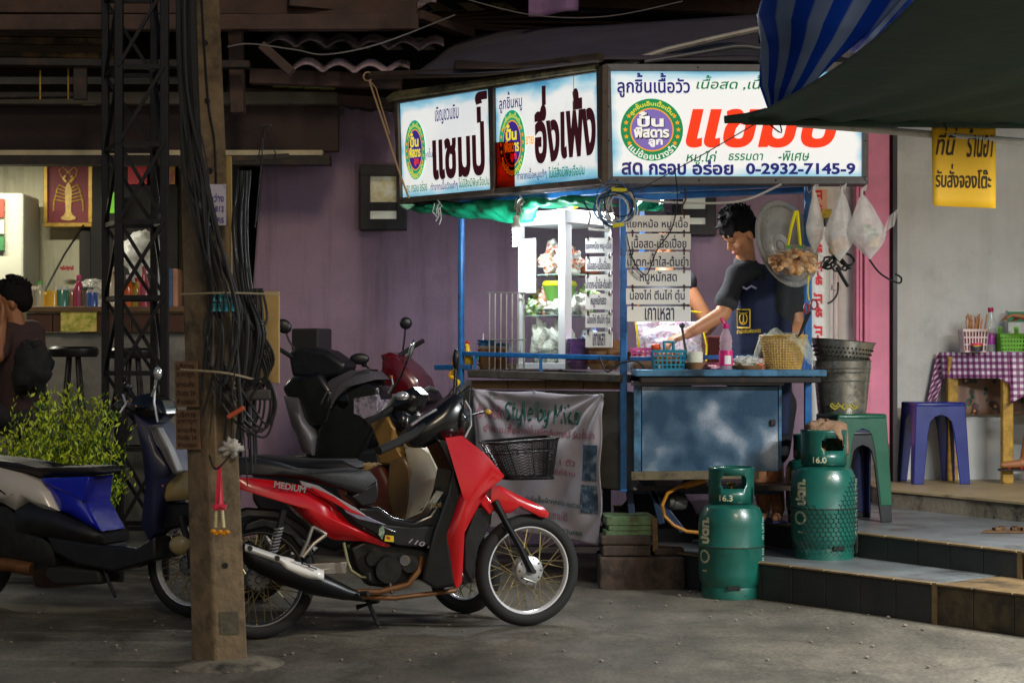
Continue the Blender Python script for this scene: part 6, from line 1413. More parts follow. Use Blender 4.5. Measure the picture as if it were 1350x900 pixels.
# ---- gas cylinders
GT = mat('cylinder_green', '14554a', .32, var=.2, vs=6, coat=.3, dirt=('2c221a', 16, .335), bump=.08, bs=120)
OFFW = mat('stencil_cream', 'c9c2a0', .6, var=.1)
def gasbottle(px, pyb, pyt, halfw, zbase, label, num, rot, txt_a, Yc=None):
    Yc = Yc or GY(pyb, zbase) + halfw / F * GY(pyb, zbase) * .8; c = V((P(px, 0, Yc).x, Yc, zbase)); r = halfw * Yc / F; H = P(0, pyt, Yc).z - zbase
    t = thing('gas_cylinder', label, 'gas cylinder', c, 'green gas cylinders beside the cart')
    g = G(); g.lathe(c, [(0, .05), (r * .55, .035), (r * .86, .05), (r * .985, .10), (r, .14), (r, H * .385), (r * 1.008, H * .39), (r * 1.008, H * .397), (r, H * .402), (r, H * .56), (r * .97, H * .63), (r * .86, H * .69), (r * .6, H * .725), (r * .2, H * .74), (0, H * .74)], 56); g.build('body', GT, t)
    g = G(); rb2 = r * .9; g.lathe(c, [(rb2, 0), (rb2 * 1.01, 0), (rb2 * 1.01, .055), (rb2 * .96, .075), (rb2 * .95, .07), (rb2 * .985, .05), (rb2 * .985, 0)], 48); g.build('foot_ring', GT, t)
    for k in range(3): g = G(); a = rot + k * 2.1 + .6; q = c + V((rb2 * 1.0 * math.cos(a), rb2 * math.sin(a), .068)); g.box(q, (.02, .07, .022), rz=a); g.build('foot_slot', mat('slot_dark', '0d1512', .8), t, smooth=0)
    g = G(); g.tube([c + V(((r + .0005) * math.cos(k * .126), (r + .0005) * math.sin(k * .126), H * .394)) for k in range(50)], .0035, 5, closed=True); g.build('weld_band', mat('weld_rust', '1e1a14', .8, var=.4, vs=30), t)
    # collar with hand openings
    rc = r * .68; z0 = H * .725; z1_ = H; n = 72; vs = []; fs = []; lv = [z0, z0 + (z1_ - z0) * .42, z0 + (z1_ - z0) * .50, z0 + (z1_ - z0) * .72, z0 + (z1_ - z0) * .78, z1_ - .012, z1_]
    for z in lv:
        for k in range(n): a = 2 * math.pi * k / n; vs.append(c + V((rc * math.cos(a) * (1.012 if z >= z1_ - .013 else 1), rc * math.sin(a) * (1.012 if z >= z1_ - .013 else 1), z)))
    for j in range(len(lv) - 1):
        for k in range(n):
            a = (2 * math.pi * (k + .5) / n - rot) % (2 * math.pi); op = False
            for ctr in (math.radians(275), math.radians(95)):
                d = abs((a - ctr + math.pi) % (2 * math.pi) - math.pi)
                if j in (1, 2, 3) and d < (.62 if j == 2 else .52): op = True
            if j == 0 and (a - math.radians(330)) % (2 * math.pi) < .2: op = True
            if not op: l = (k + 1) % n; fs.append((j * n + k, j * n + l, (j + 1) * n + l, (j + 1) * n + k))
    g = G(); g.add(vs, fs); g.build('collar', GT, t, solid=.006, smooth=60)
    g = G(); g.cyl(c + V((0, 0, H * .73)), c + V((0, 0, H * .80)), .022, n=12); g.cyl(c + V((0, 0, H * .80)), c + V((0, 0, H * .86)), .013, n=12); g.cyl(c + V((-.02, 0, H * .77)), c + V((.045, -.02, H * .77)), .012, n=10); g.sph(c + V((0, 0, H * .87)), (.026, .026, .012), 12); g.build('valve', mat('brass', 'a8803a', .35, .9), t)
    def cy(rad, a0, a1, z0, z1_, vert=False):
        if vert: return lambda u, v: c + V((rad * math.sin(a0 + (a1 - a0) * (1 - v)), -rad * math.cos(a0 + (a1 - a0) * (1 - v)), z0 + (z1_ - z0) * u))
        return lambda u, v: c + V((rad * math.sin(a0 + (a1 - a0) * u), -rad * math.cos(a0 + (a1 - a0) * u), z0 + (z1_ - z0) * v))
    lettering(num, cy(rc + .003, -.75 + .1, -.05, z0 + .015, z0 + .05), OFFW, t, bold=.02)
    lettering('ปตท.', cy(r + .0025, txt_a - .2, txt_a + .22, H * .42, H * .625, True), OFFW, t, bold=.06)
    # ring emblem, dashed, plus small prints
    for k in range(16):
        a = 2 * math.pi * k / 16; g = G(); f = cy(r + .0025, txt_a - .24, txt_a + .24, H * .27, H * .375)
        q = [f(.5 + rr * math.cos(a + d) , .5 + rr * math.sin(a + d)) for rr, d in ((.5, -.13), (.5, .13), (.34, .13), (.34, -.13))]; g.add(q, [(0, 1, 2, 3)]); g.build('emblem_segment', OFFW, t, smooth=0)
    lettering('AHO', cy(r + .0025, txt_a - .1, txt_a + .12, H * .205, H * .222), OFFW, t, bold=.02)
    aa = 1.15
    for s, za, zb_ in (('III LIITIII', .45, .62), ('IIEIIHI IIII', .18, .38)): lettering(s, cy(r + .0025, aa - .12, aa + .1, H * za, H * zb_, True), mat('stencil_pale', '8fb0a4', .6), t, bold=0)
    return t, c, r, H
gasbottle(964, 790, 615, 43, 0, 'green gas cylinder on the ground, marked 16.3, left of the steps', '16.3', -.12, -1.05)
t2, c2, r2, H2 = gasbottle(1086, 738, 566, 43, .205, 'green gas cylinder in a black net on the lower step, marked 16.0', '16.0', .25, -.95)
NET = mat('black_net', '0f1412', .7); hexr = .0165; net = G()
for row in range(24):
    for col in range(-2, 46):
        z = .05 + row * hexr * 1.5; a0 = (col + .5 * (row % 2)) * hexr * 1.732 / r2 - .95
        if z > H2 * .62 or a0 > 1.6 or a0 < -.95: continue
        lim = H2 * (.62 if a0 > .75 else .36 + .26 * max(0, (a0 - .1) / .65) if a0 > .1 else .36 + .20 * max(0, (-.15 - a0)))
        if z > lim: continue
        prof = lambda z: r2 * (1 if z < H2 * .56 else 1 - .03 * (z - H2 * .56) / (H2 * .07))
        pts = [c2 + V(((prof(z) + .004) * math.sin(a0 + hexr * math.sin(k * math.pi / 3) / r2), -(prof(z) + .004) * math.cos(a0 + hexr * math.sin(k * math.pi / 3) / r2), z + hexr * math.cos(k * math.pi / 3))) for k in range(4)]
        net.tube(pts, .0016, 3, caps=False)
tag(net.build('safety_net', NET, smooth=0), 'black hexagonal net stretched round the right gas cylinder', 'net', kind='stuff')
# partly hidden third cylinder
gasbottle(1069, 690, 572, 33, .345, 'green gas cylinder mostly hidden behind the netted one', '15.8', .9, -.9, Yc=11.0)
# rag on the collar
def ragf(u, v):
    a = 2 * math.pi * u; sd_ = abs(math.cos(a)) ** 2; r = .155 * min(v, .72) * (1 + .12 * math.sin(a * 5 + 1)) + .03 * max(0, v - .72)
    z = .035 * (1 - v) + .02 * noise.noise(V((math.cos(a) * 3, math.sin(a) * 3, v * 3))) + .012 * math.sin(a * 9 + v * 8) * v - max(0, v - .70) * (.10 + .55 * sd_ * (1.2 if math.cos(a) < 0 else .8))
    return c2 + V((.01 + r * math.cos(a), r * math.sin(a), H2 + .018 + z))
g = G(); g.grid(ragf, 50, 14); tag(g.build('rag', mat('rag_brown', '8f6f56', .95, var=.25, vs=14, bump=.8, bs=70), smooth=180, solid=.006), 'crumpled brown rag draped over the netted gas cylinder', 'cloth')
# ---- planks and blocks under the cart corner
GPL = mat('green_plank', '64805a', .8, var=.3, vs=14, dirt=('4a3f2d', 9, .45)); YQ = 10.62
bx = [((797, 681), (862, 692), GPL, 'topmost thin green plank of the pile by the cart corner'), ((800, 692.6), (858, 699), GPL, 'middle thin green plank of the pile'), ((796, 699.6), (860, 705.5), GPL, 'lowest thin green plank of the pile')]
for (a0, b0_, m_, lb) in bx:
    a = P(*a0, YQ); b = P(*b0_, YQ); g = G(); g.box(((a.x + b.x) / 2, YQ + .17, (a.z + b.z) / 2), (b.x - a.x, .34, a.z - b.z), rz=.06); tag(g.build('plank', m_, smooth=0, bevel=.003), lb, 'plank', 'green planks piled by the cart')
BLK_ = mat('dark_block', '4a3d35', .9, var=.35, vs=8, bump=.6, bs=25, dirt=('241e1a', 6, .45))
for (a0, b0_, lb, wd) in (((792, 706), (858, 718), 'upper brown wooden block under the green planks', .36), ((794, 718.7), (858, 733), 'second brown wooden block under the green planks', .36), ((790, 733.7), (903, 781), 'long dark kerb block lying on the ground beside the left cylinder', .42), ((863, 723), (903, 733), 'short plank end on the long dark block', .3)):
    a = P(*a0, YQ - .05); b = P(*b0_, YQ - .05); g = G(); g.box(((a.x + b.x) / 2, YQ + .13, (a.z + b.z) / 2), (b.x - a.x, wd, a.z - b.z)); tag(g.build('block', BLK_, smooth=0, bevel=.012), lb, 'block', 'blocks under the cart corner')
g = G(); g.beam(P(863, 683, YQ), P(864, 726, YQ), .03, .03); tag(g.build('wooden_stake', WOOD, smooth=0), 'upright wooden stake end beside the green planks', 'stake')
for k, (px, py, w_) in enumerate(((915, 722, .4), (940, 730, .5), (1010, 716, .5))):
    g = G(); q = P(px, py, 11.4); g.box((q.x, 11.4, q.z), (w_, .3, .05)); tag(g.build('plank', DWOOD, smooth=0, bevel=.004), ('dark plank stored far under the cart behind the left cylinder', 'second dark plank stored under the cart', 'dark plank between the two gas cylinders')[k], 'plank')
for k in range(3): g = G(); q = P(1012, 722 + 9 * k, 11.0); g.box((q.x, 11.0, q.z), (.24, .4, .03)); tag(g.build('slat_board', DWOOD, smooth=0), ('upper', 'middle', 'lower')[k] + ' dark board of the stack between the cylinders', 'plank', 'boards stacked between the cylinders')
# ================================================================== MOTORCYCLES
REDP = mat('red_paint', 'c0101a', .22, var=.06, coat=.8); BLKG = mat('gloss_black', '0e0e10', .25, var=.2, coat=.4); SEATV = mat('seat_vinyl', '1a1a1c', .5, var=.2, bump=.25, bs=160)
RIM = mat('polished_rim', 'e4e4e8', .25, .35, var=.08); EXH = mat('exhaust_black', '1a1a1d', .35, .5); RUSTP = mat('rusty_pipe', '6e4a2c', .6, .6, var=.3, vs=20); ENG = mat('engine_metal', '2e2d2c', .45, .7, var=.35, vs=18)
def side_of(pl): return lambda px, py, off=0.0: pl.pt(px, py) + pl.n * off
def wheel(t, pl, cpx, cpy, rpx, offc=0, steer=0.0, tyre_w=.035, drum=None, spokes=18, rim=RIM, hubr=.055):
    c = pl.pt(cpx, cpy); r = rpx / F * c.y; ya = pl.yaw + steer; u = V((math.cos(ya), math.sin(ya), 0)); n = V((math.sin(ya), -math.cos(ya), 0)); z = V((0, 0, 1))
    Rm = M((u, z, n)).transposed()
    if Rm.determinant() < 0: Rm = M((u, z, -n)).transposed()
    q = c.copy(); q.z = r; c = V((c.x, c.y, r + .0))
    prof = []
    for k in range(13):
        a = -math.pi * .5 + math.pi * 2 * k / 12; prof.append((r - tyre_w + tyre_w * math.cos(a - math.pi / 2), tyre_w * .95 * math.sin(a - math.pi / 2)))
    g = G(); g.lathe(c, prof, 56, R=Rm); wt = g.build('tyre', RUBBER, t)
    g = G(); r2 = r - tyre_w * 1.85; g.lathe(c, [(r2 + .012, -.022), (r2 - .002, -.02), (r2 - .010, -.006), (r2 - .010, .006), (r2 - .002, .02), (r2 + .012, .022), (r2 + .004, .012), (r2 + .0, 0), (r2 + .004, -.012), (r2 + .012, -.022)], 56, R=Rm); g.build('rim', rim, t)
    g = G(); g.lathe(c, [(0, -.045), (hubr * .5, -.045), (hubr, -.03), (hubr, .03), (hubr * .9, .036), (hubr * .35, .04), (.014, .05), (0, .05)], 26, R=Rm); hb = g.build('hub', drum or ALU, t)
    for k in range(10): g = G(); a = k * .628; g.cyl(c + Rm @ V((hubr * .8 * math.cos(a), hubr * .8 * math.sin(a), .036)), c + Rm @ V((hubr * .8 * math.cos(a), hubr * .8 * math.sin(a), .039)), .005, n=6); g.build('hub_bolt', DARKM, hb)
    g = G()
    for k in range(spokes * 2):
        a = 2 * math.pi * k / (spokes * 2); s = 1 if k % 2 else -1; b = a + (.55 if k % 4 < 2 else -.55)
        g.cyl(c + Rm @ V((hubr * math.cos(b), hubr * math.sin(b), .022 * s)), c + Rm @ V(((r2 - .006) * math.cos(a), (r2 - .006) * math.sin(a), .004 * s)), .0022, n=4)
    g.build('spokes', mat('spoke_steel', 'b8a878', .3, .9), t, kind='stuff')
    return c, r, u, n
def pr(t, pl, px, w0, w1, name, m, bev=.012, seg=2, parent=None, smooth=35):
    g = G(); g.slab(pl, px, w0, w1); return g.build(name, m, parent or t, bevel=bev, seg=seg, smooth=smooth)
def sym(t, pl, px, w_, name, m, bev=.012, seg=3, **k): return pr(t, pl, px, -w_, w_, name, m, bev, seg, **k)
def shell(t, pl, px, bulge, name, m, off=0.0, inner=.7, parent=None):
    """body panel pair: outline lies at offset off, centre bulges outwards; both sides"""
    g = G(); n = len(px); cxx = sum(a for a, b in px) / n; cyy = sum(b for a, b in px) / n
    K_ = 4; rings = []
    for j in range(K_ + 1):
        f = 1 - j / K_ * (1 - .12); hgt = off + bulge * math.sin((j / K_) * math.pi / 2) ** .8
        rings.append([(cxx + (a - cxx) * f, cyy + (b - cyy) * f, hgt) for a, b in px])
    for s in (1, -1):
        vs = [pl.pt(a, b, h) + pl.n * (0 if s > 0 else -2 * h) for r in rings for a, b, h in r]; fs = [(j * n + i, j * n + (i + 1) % n, (j + 1) * n + (i + 1) % n, (j + 1) * n + i) for j in range(K_) for i in range(n)]; fs.append(tuple(K_ * n + i for i in range(n))); g.add(vs, fs)
    vs = [pl.pt(a, b, off) for a, b in px] + [pl.pt(a, b, off) - pl.n * 2 * off for a, b in px]; g.add(vs, [(i, (i + 1) % n, n + (i + 1) % n, n + i) for i in range(n)])
    return g.build(name, m, parent or t, smooth=50)
def tb(t, pl, pts, r, name, m, n=8, parent=None):
    g = G(); g.tube([pl.pt(p[0], p[1], p[2] if len(p) > 2 else 0) for p in pts], r, n); return g.build(name, m, parent or t)
def mirror(t, pl, base, head, off0, off1, rx, ry, tilt=0, glass_side=1, m=None, stalk=CABLE):
    a = pl.pt(*base, off0); b = pl.pt(*head, off1); g = G(); mid = (a + b) / 2 + V((0, 0, -.02)); g.tube([a, mid, b], .0065, 7); o = g.build('mirror', stalk, t)
    R = M.Rotation(tilt, 3, 'Y'); g = G(); g.sph(b, (rx, .022, ry), 16, R=R); g.build('mirror_head', m or BLACKP, o); return o
# ---- red underbone in front
RX0, RY0 = PG(339, 842).x, GY(842); RX1, RY1 = PG(695, 824.5).x, GY(824.5)
RB_ = Plane(RX0, RY0, math.atan2(RY1 - RY0, RX1 - RX0))
rbk = thing('motorcycle', 'red and black underbone motorcycle with a front wire basket, nearest the camera', 'motorcycle', ((RX0 + RX1) / 2, (RY0 + RY1) / 2, 0), rz=RB_.yaw)
wheel(rbk, RB_, 339, 762, 79.5, spokes=18, rim=mat('dull_rim', '77777a', .35, .9)); cw, rw, uw, nw = wheel(rbk, RB_, 695, 750.5, 73.8, steer=R_(5), drum=mat('drum_alu', 'c8c8c8', .35, .7), hubr=.072)
g = G(); cdd = cw + nw * .05; g.cyl(cw - nw * .07, cw + nw * .085, .012, n=10); g.build('axle', DARKM, rbk)
# rear fender, swing arm, chain guard, shock
tb(rbk, RB_, [(265, 706, 0), (290, 690, 0), (325, 678, 0), (362, 680, 0), (395, 700, 0), (412, 725, 0)], .035, 'rear_fender', BLACKP, 8)
sym(rbk, RB_, [(325, 690), (345, 683), (380, 690), (408, 718), (414, 732), (406, 734), (384, 706), (350, 694), (322, 700)], .05, 'inner_fender', BLACKP, .006)
pr(rbk, RB_, [(395, 744), (457, 740), (457, 756), (398, 758)], .07, .085, 'swing_arm', mat('swing_alu', '9a948c', .4, .7), .004)
tb(rbk, RB_, [(452, 745, .07), (420, 752, .075), (345, 762, .08)], .013, 'swing_arm', mat('swing_alu', '9a948c', .4, .7))
tb(rbk, RB_, [(374, 672, .10), (366, 705, .105), (360, 727, .11)], .017, 'shock_absorber', mat('shock_dark', '1c1c20', .4, .5))
g = G(); q0 = RB_.pt(368, 695, .105); q1 = RB_.pt(360, 728, .11)
g.tube([q0.lerp(q1, k / 60) + RB_.u * (.02 * math.cos(k * .8)) + RB_.n * (.02 * math.sin(k * .8)) for k in range(61)], .004, 5); g.build('spring', CHROME, rbk)
for pts in (((412, 694, .09), (406, 712, .10), (396, 733, .10)), ((430, 704, .09), (414, 716, .10), (399, 734, .10)), ((412, 694, .09), (421, 698, .09), (430, 704, .09))):
    tb(rbk, RB_, pts, .009, 'footpeg_bracket', mat('swing_alu', '9a948c', .4, .7))
# seat
seat = [(300, 606), (318, 603), (345, 604), (372, 610), (398, 618), (432, 620), (470, 617), (488, 621), (497, 632), (499, 648), (490, 656), (470, 652), (440, 642), (410, 634), (375, 629), (330, 626), (300, 624)]
shell(rbk, RB_, seat, .055, 'seat', SEATV, .06)
sym(rbk, RB_, [(498, 634), (500, 650), (496, 664), (478, 668), (462, 654), (470, 650)], .08, 'seat_nose', BLACKP, .01)
# tail fairing
tail = [(296, 628), (330, 630), (360, 633), (400, 640), (430, 656), (440, 665), (462, 690), (490, 704), (515, 718), (512, 721), (478, 713), (440, 711), (424, 702), (400, 682), (378, 660), (350, 648), (300, 640)]
shell(rbk, RB_, tail, .05, 'side_fairing', REDP, .075)
pr(rbk, RB_, [(425, 648), (446, 664), (470, 690), (516, 714), (524, 700), (498, 690), (488, 684), (464, 668), (445, 655)], .10, .122, 'side_inlay', BLKG, .006)
pr(rbk, RB_, [(452, 668), (470, 673), (492, 684), (510, 692), (498, 690), (472, 684), (456, 675)], .12, .130, 'inlay_trim', mat('silver_trim', '8f8aa0', .35, .5), .003)
STR = mat('silver_decal', '9c9498', .4, .4, var=.1)
pr(rbk, RB_, [(395, 633), (420, 640), (446, 656), (470, 670), (488, 683), (470, 677), (444, 664), (418, 647), (398, 640)], .112, .129, 'stripe', STR, .003)
pr(rbk, RB_, [(410, 641), (440, 654), (462, 670), (484, 681), (462, 675), (436, 660), (412, 645)], .130, .133, 'stripe', REDP, .001)
def onb(q, off): return lambda u, v: bil([RB_.pt(*k, off) for k in q])(u, v)
lettering('MEDIUM', onb([(361, 642), (404, 650), (404, 641), (360, 633)], .1325), STR, rbk, bold=.03, shear=.25)
lettering('HONDA', onb([(567, 671), (596, 664), (596, 659), (568, 665)], .088), mat('gold_letter', '9a8458', .4, .3), rbk, bold=.02, shear=.2)
lettering('110 i', onb([(538, 715), (568, 723), (568, 716), (540, 709)], .105), STR, rbk, bold=.02, shear=.3)
# stickers
g = G(); g.prism([RB_.pt(a, b, .123) for a, b in ((505, 690), (500, 697), (499, 704), (504, 711), (507, 700))], RB_.n * .002); g.build('sticker', mat('pale_sticker', 'b8b8a4', .5, dirt=('2f6a4a', 60, .5)), rbk, smooth=0)
g = G(); g.prism([RB_.pt(a, b, .124) for a, b in ((508, 705), (519, 706), (519, 714), (507, 713))], RB_.n * .002); stk = g.build('sticker', mat('yellow_sticker', 'd8c01a', .5), rbk, smooth=0)
g = G(); g.prism([RB_.pt(a, b, .127) for a, b in ((510, 706), (515, 708), (514, 711), (510, 709))], RB_.n * .002); g.build('print', mat('print_red', 'c8202c', .5), stk, smooth=0)
# body: underbone tunnel, engine, covers
sym(rbk, RB_, [(470, 668), (500, 668), (520, 682), (545, 687), (566, 678), (585, 650), (606, 612), (612, 640), (600, 684), (596, 715), (560, 722), (520, 716), (488, 700)], .075, 'centre_cover', BLKG, .016)
pr(rbk, RB_, [(500, 690), (545, 694), (600, 690), (600, 705), (560, 722), (524, 720), (510, 712)], .075, .10, 'side_cover', BLACKP, .01)
sym(rbk, RB_, [(482, 712), (520, 716), (560, 722), (566, 742), (552, 764), (520, 776), (488, 772), (470, 752), (462, 722)], .06, 'engine_block', ENG, .015)
for (px, py, r, w_) in ((505, 748, .075, .11), (533, 740, .05, .10), (486, 734, .04, .09)):
    g = G(); c = RB_.pt(px, py); g.cyl(c, c + RB_.n * w_, r, r * .85, n=24); g.build('engine_cover', ENG, rbk)
g = G(); c = RB_.pt(533, 738, .1); g.cyl(c, c + RB_.n * .012, .026, n=14); g.build('filler_cap', mat('cap_steel', '8a8a92', .25, .9, dirt=('c9a030', 30, .4)), rbk)
sym(rbk, RB_, [(555, 722), (600, 716), (606, 772), (575, 776), (552, 762)], .05, 'lower_cowl', BLACKP, .012)
tb(rbk, RB_, [(453, 715, .10), (458, 740, .11), (463, 752, .115), (476, 760, .12), (487, 761, .14)], .008, 'kick_starter', mat('kick_steel', '8c8868', .35, .8)); tb(rbk, RB_, [(485, 755, .14), (487, 764, .14)], .012, 'pedal', RUBBER)
tb(rbk, RB_, [(468, 780, .11), (500, 780, .11), (538, 770, .11), (552, 752, .10), (555, 735, .06)], .016, 'exhaust_pipe', RUSTP)
tb(rbk, RB_, [(475, 786, .09), (520, 788, .09), (560, 783, .08), (600, 778, .03)], .012, 'side_rail', RUSTP)
# exhaust with heat shield
g = G(); pts = [(320, 716, .15), (335, 730, .15), (375, 748, .15), (420, 764, .145), (455, 776, .13), (475, 781, .12)]
g.tube([RB_.pt(a, b + 5, c) for a, b, c in pts], [.045, .056, .062, .058, .035, .02], 18); ex = g.build('exhaust', EXH, rbk)
g = G()
for k in range(12):
    t_ = k / 11; px = 323 + 104 * t_; py = 718 + 36 * t_; w_ = (8 if t_ < .52 else 15 - 22 * max(0, t_ - .8)) ; cc = RB_.pt(px, py + 2, (.150 + .045))
    g.v += [RB_.pt(px, py - w_ * .2, .19), RB_.pt(px, py + w_ * .45, .212), RB_.pt(px, py + w_, .205)]
for k in range(11):
    for j in range(2): g.f.append([k * 3 + j, k * 3 + j + 1, k * 3 + 4 + j, k * 3 + 3 + j]); g.m.append(0)
g.build('heat_shield', mat('shield_chrome', 'f4f2ee', .25, 0, var=.04, coat=1), ex, smooth=60, solid=.004)
for px, py in ((329, 722), (365, 735)): g = G(); c = RB_.pt(px, py, .205); g.cyl(c, c + RB_.n * .016, .012, n=10); g.build('shield_bolt', DARKM, ex)
for k in range(3):
    g = G(); a = RB_.pt(388 + k * 9, 738 + k * 4, .209); b = RB_.pt(400 + k * 9, 741 + k * 4.5, .216); g.beam(a, b, .006, .006); g.build('shield_slot', mat('hole_black', '0c0b0a', .9), ex, smooth=0)
tb(rbk, RB_, [(484, 790, .02), (492, 808, .08), (499, 824, .12)], .011, 'side_stand', BLACKP); tb(rbk, RB_, [(452, 786, 0), (500, 792, 0), (470, 800, 0)], .014, 'centre_stand', BLACKP)
tb(rbk, RB_, [(476, 782, .16), (486, 782, .20)], .013, 'footrest', RUBBER); tb(rbk, RB_, [(514, 768, .1), (517, 782, .12)], .01, 'brake_lever', BLACKP)
# front: leg shield, fender, fork, headset
inner = [(575, 578), (590, 580), (612, 604), (612, 640), (600, 680), (592, 710), (600, 770), (575, 776), (556, 765), (572, 700), (590, 650), (596, 620)]
sym(rbk, RB_, inner, .13, 'inner_shield', BLKG, .012)
ls = [(587, 577), (609, 574), (641, 599), (665, 627), (659, 634), (646, 643), (634, 661), (619, 689), (607, 711), (607, 732), (609, 767), (603, 776), (599, 768), (594, 739), (587, 707), (591, 696), (606, 652), (619, 606), (609, 599), (594, 586)]
shell(rbk, RB_, ls, .035, 'leg_shield', REDP, .125)
sym(rbk, RB_, [(609, 574), (641, 599), (665, 627), (659, 634), (640, 648), (618, 690), (606, 715), (598, 700), (619, 640), (628, 610), (606, 588)], .11, 'nose_cowl', REDP, .03, 4)
sym(rbk, RB_, [(640, 627), (657, 634), (650, 641), (638, 640)], .07, 'nose_light', mat('amber_lens', 'a86a2a', .2), .008)
fe = [(648, 641), (660, 640), (678, 650), (700, 660), (716, 668), (724, 676), (722, 682), (712, 681), (696, 672), (684, 668), (673, 676), (655, 677), (647, 668)]
shell(rbk, RB_, fe, .018, 'front_fender', REDP, .045)
sym(rbk, RB_, [(640, 650), (654, 668), (646, 679), (630, 660)], .06, 'fender_brace', REDP, .008)
sym(rbk, RB_, [(628, 668), (650, 668), (648, 690), (632, 720), (622, 770), (612, 750), (612, 710)], .04, 'mud_flap', BLACKP, .01)
for s in (1, -1): tb(rbk, RB_, [(652, 660, .062 * s), (668, 690, .07 * s), (686, 722, .078 * s), (700, 752, .085 * s)], [.02, .017, .017, .02], 'fork_leg', mat('fork_black', '121316', .4, .4), 10)
tb(rbk, RB_, [(690, 762, .085), (706, 768, .085), (704, 776, .085)], .006, 'brake_arm', ALU)
# handlebar head
shell(rbk, RB_, [(532, 575), (556, 552), (585, 530), (600, 519), (611, 524), (618, 540), (617, 565), (606, 577), (585, 578), (560, 590), (545, 590)], .05, 'handlebar_cowl', BLKG, .05)
shell(rbk, RB_, [(604, 536), (612, 530), (619, 545), (620, 562), (612, 575), (602, 572)], .05, 'headlight', mat('lens_dark', '3a3d42', .08, .6, coat=1), .05)
tb(rbk, RB_, [(613, 528, .08), (620, 540, .085), (621, 560, .08), (613, 576, .07)], .006, 'headlight_rim', CHROME)
tb(rbk, RB_, [(560, 560, .06), (545, 572, .16), (524, 583, .26), (499, 594, .34)], [.016, .02, .021, .021], 'grip', RUBBER, 12)
tb(rbk, RB_, [(575, 540, .1), (560, 548, .2), (542, 560, .28)], .006, 'brake_lever', CHROME); tb(rbk, RB_, [(595, 530, -.06), (604, 520, -.2), (618, 505, -.33)], .018, 'grip', RUBBER, 10)
tb(rbk, RB_, [(618, 548, -.1), (630, 545, -.15), (640, 543, -.18)], .006, 'turn_stalk', BLACKP); g = G(); g.sph(RB_.pt(643, 543, -.18), (.02, .02, .014), 10); g.build('turn_lens', mat('lens_amber', 'c9a23a', .2), rbk)
mirror(rbk, RB_, (598, 520), (601, 474), -.18, -.2, .018, .055, 0, m=BLACKP); g = G(); g.tube([RB_.pt(601, 520, -.16), RB_.pt(604, 470, -.16)], .004, 5); g.build('antenna_rod', CABLE, rbk)
tb(rbk, RB_, [(604, 520, .0), (620, 508, .05), (618, 535, .08)], .004, 'cable', CABLE); tb(rbk, RB_, [(590, 522, .02), (600, 508, .04), (612, 522, .06)], .004, 'cable', CABLE)
# basket of the red bike: wire mesh tub
bk = []
RIMP = [(635, 588, .11), (645, 577, .13), (690, 573, .13), (728, 576, .12), (732, 582, .1), (730, 586, -.10), (690, 588, -.13), (645, 590, -.12)]
g = G(); ctr = RB_.pt(684, 580); bot = RB_.pt(694, 629); L1, L0, D1_, D0_ = .185, .125, .125, .085
MESHB = mat('basket_black', '0f0f12', .35, .3, var=.1)
def bp(u, v, rr=1.0): # u around, v down
    a = 2 * math.pi * u; k = abs(math.cos(a)) ** .45 * (1 if math.cos(a) > 0 else -1); l = abs(math.sin(a)) ** .45 * (1 if math.sin(a) > 0 else -1)
    c = ctr.lerp(bot, v); lx = (L1 * (1 - v) + L0 * v); dy = D1_ * (1 - v) + D0_ * v
    return c + RB_.u * (k * lx) + RB_.n * (l * dy) + V((0, 0, .012 * k * (1 - v)))
NU, NV = 62, 13
bkt = G()
for j in range(NV):
    for i in range(NU):
        s = 1 / NU
        for (a, b) in (((i * s, j / NV), ((i + 1) * s, (j + 1) / NV)), (((i + 1) * s, j / NV), (i * s, (j + 1) / NV))): bkt.beam(bp(*a), bp(*b), .0028, .0022)
bm_ = bkt.build('basket_mesh', MESHB, rbk, smooth=0, kind='stuff')
for v_, r_ in ((0, .008), (.30, .004), (1, .008)): g = G(); g.tube([bp(k / 40, v_) for k in range(40)], r_, 6, closed=True); g.build('basket_wire', MESHB, rbk)
for k in range(10): g = G(); g.tube([bp(k / 10, v_ / 5) for v_ in range(6)], .003, 5); g.build('basket_wire', MESHB, rbk)
g = G(); 
for k in range(9): a = bp(.02 + k * .05, 1); b = bp(.98 - k * .05, 1); g.beam(a, b, .003, .003)
g.build('basket_floor', MESHB, rbk, smooth=0, kind='stuff'); tb(rbk, RB_, [(640, 600, .03), (625, 592, .03), (615, 585, .02)], .012, 'basket_bracket', BLACKP)

# ---- generic scooter traced on its own plane
def scooter(name_label, x0, y0, x1, y1, parts, wheels, group=None):
    a = PG(x0, y0); b = PG(x1, y1); pl = Plane(a.x, a.y, math.atan2(b.y - a.y, b.x - a.x))
    t = thing('motorcycle', name_label, 'motorcycle', (a + b) / 2, rz=pl.yaw)
    return t, pl
# blue and white scooter on the left
SC, SPL = scooter('blue and pale grey scooter parked at the left edge behind the concrete pole', -38, 797, 250, 813, None, None)
wheel(SC, SPL, -38, 732, 64, rim=RIM, tyre_w=.045); wheel(SC, SPL, 252, 747, 69, rim=RIM, drum=ALU, steer=R_(-6))
BLU = mat('scooter_blue', '0e1fb0', .2, var=.08, coat=.8); CRM = mat('scooter_pearl', 'b8b4ae', .3, var=.06, coat=.5, dirt=('39342f', 5, .26))
shell(SC, SPL, [(-40, 600), (0, 604), (22, 611), (40, 618), (88, 618), (130, 615), (136, 622), (120, 627), (60, 629), (20, 622), (-40, 612)], .05, 'seat', SEATV, .09)
shell(SC, SPL, [(-40, 610), (0, 616), (30, 624), (52, 634), (66, 648), (78, 673), (60, 672), (38, 661), (20, 672), (0, 660), (-40, 660)], .05, 'body_panel', CRM, .12)
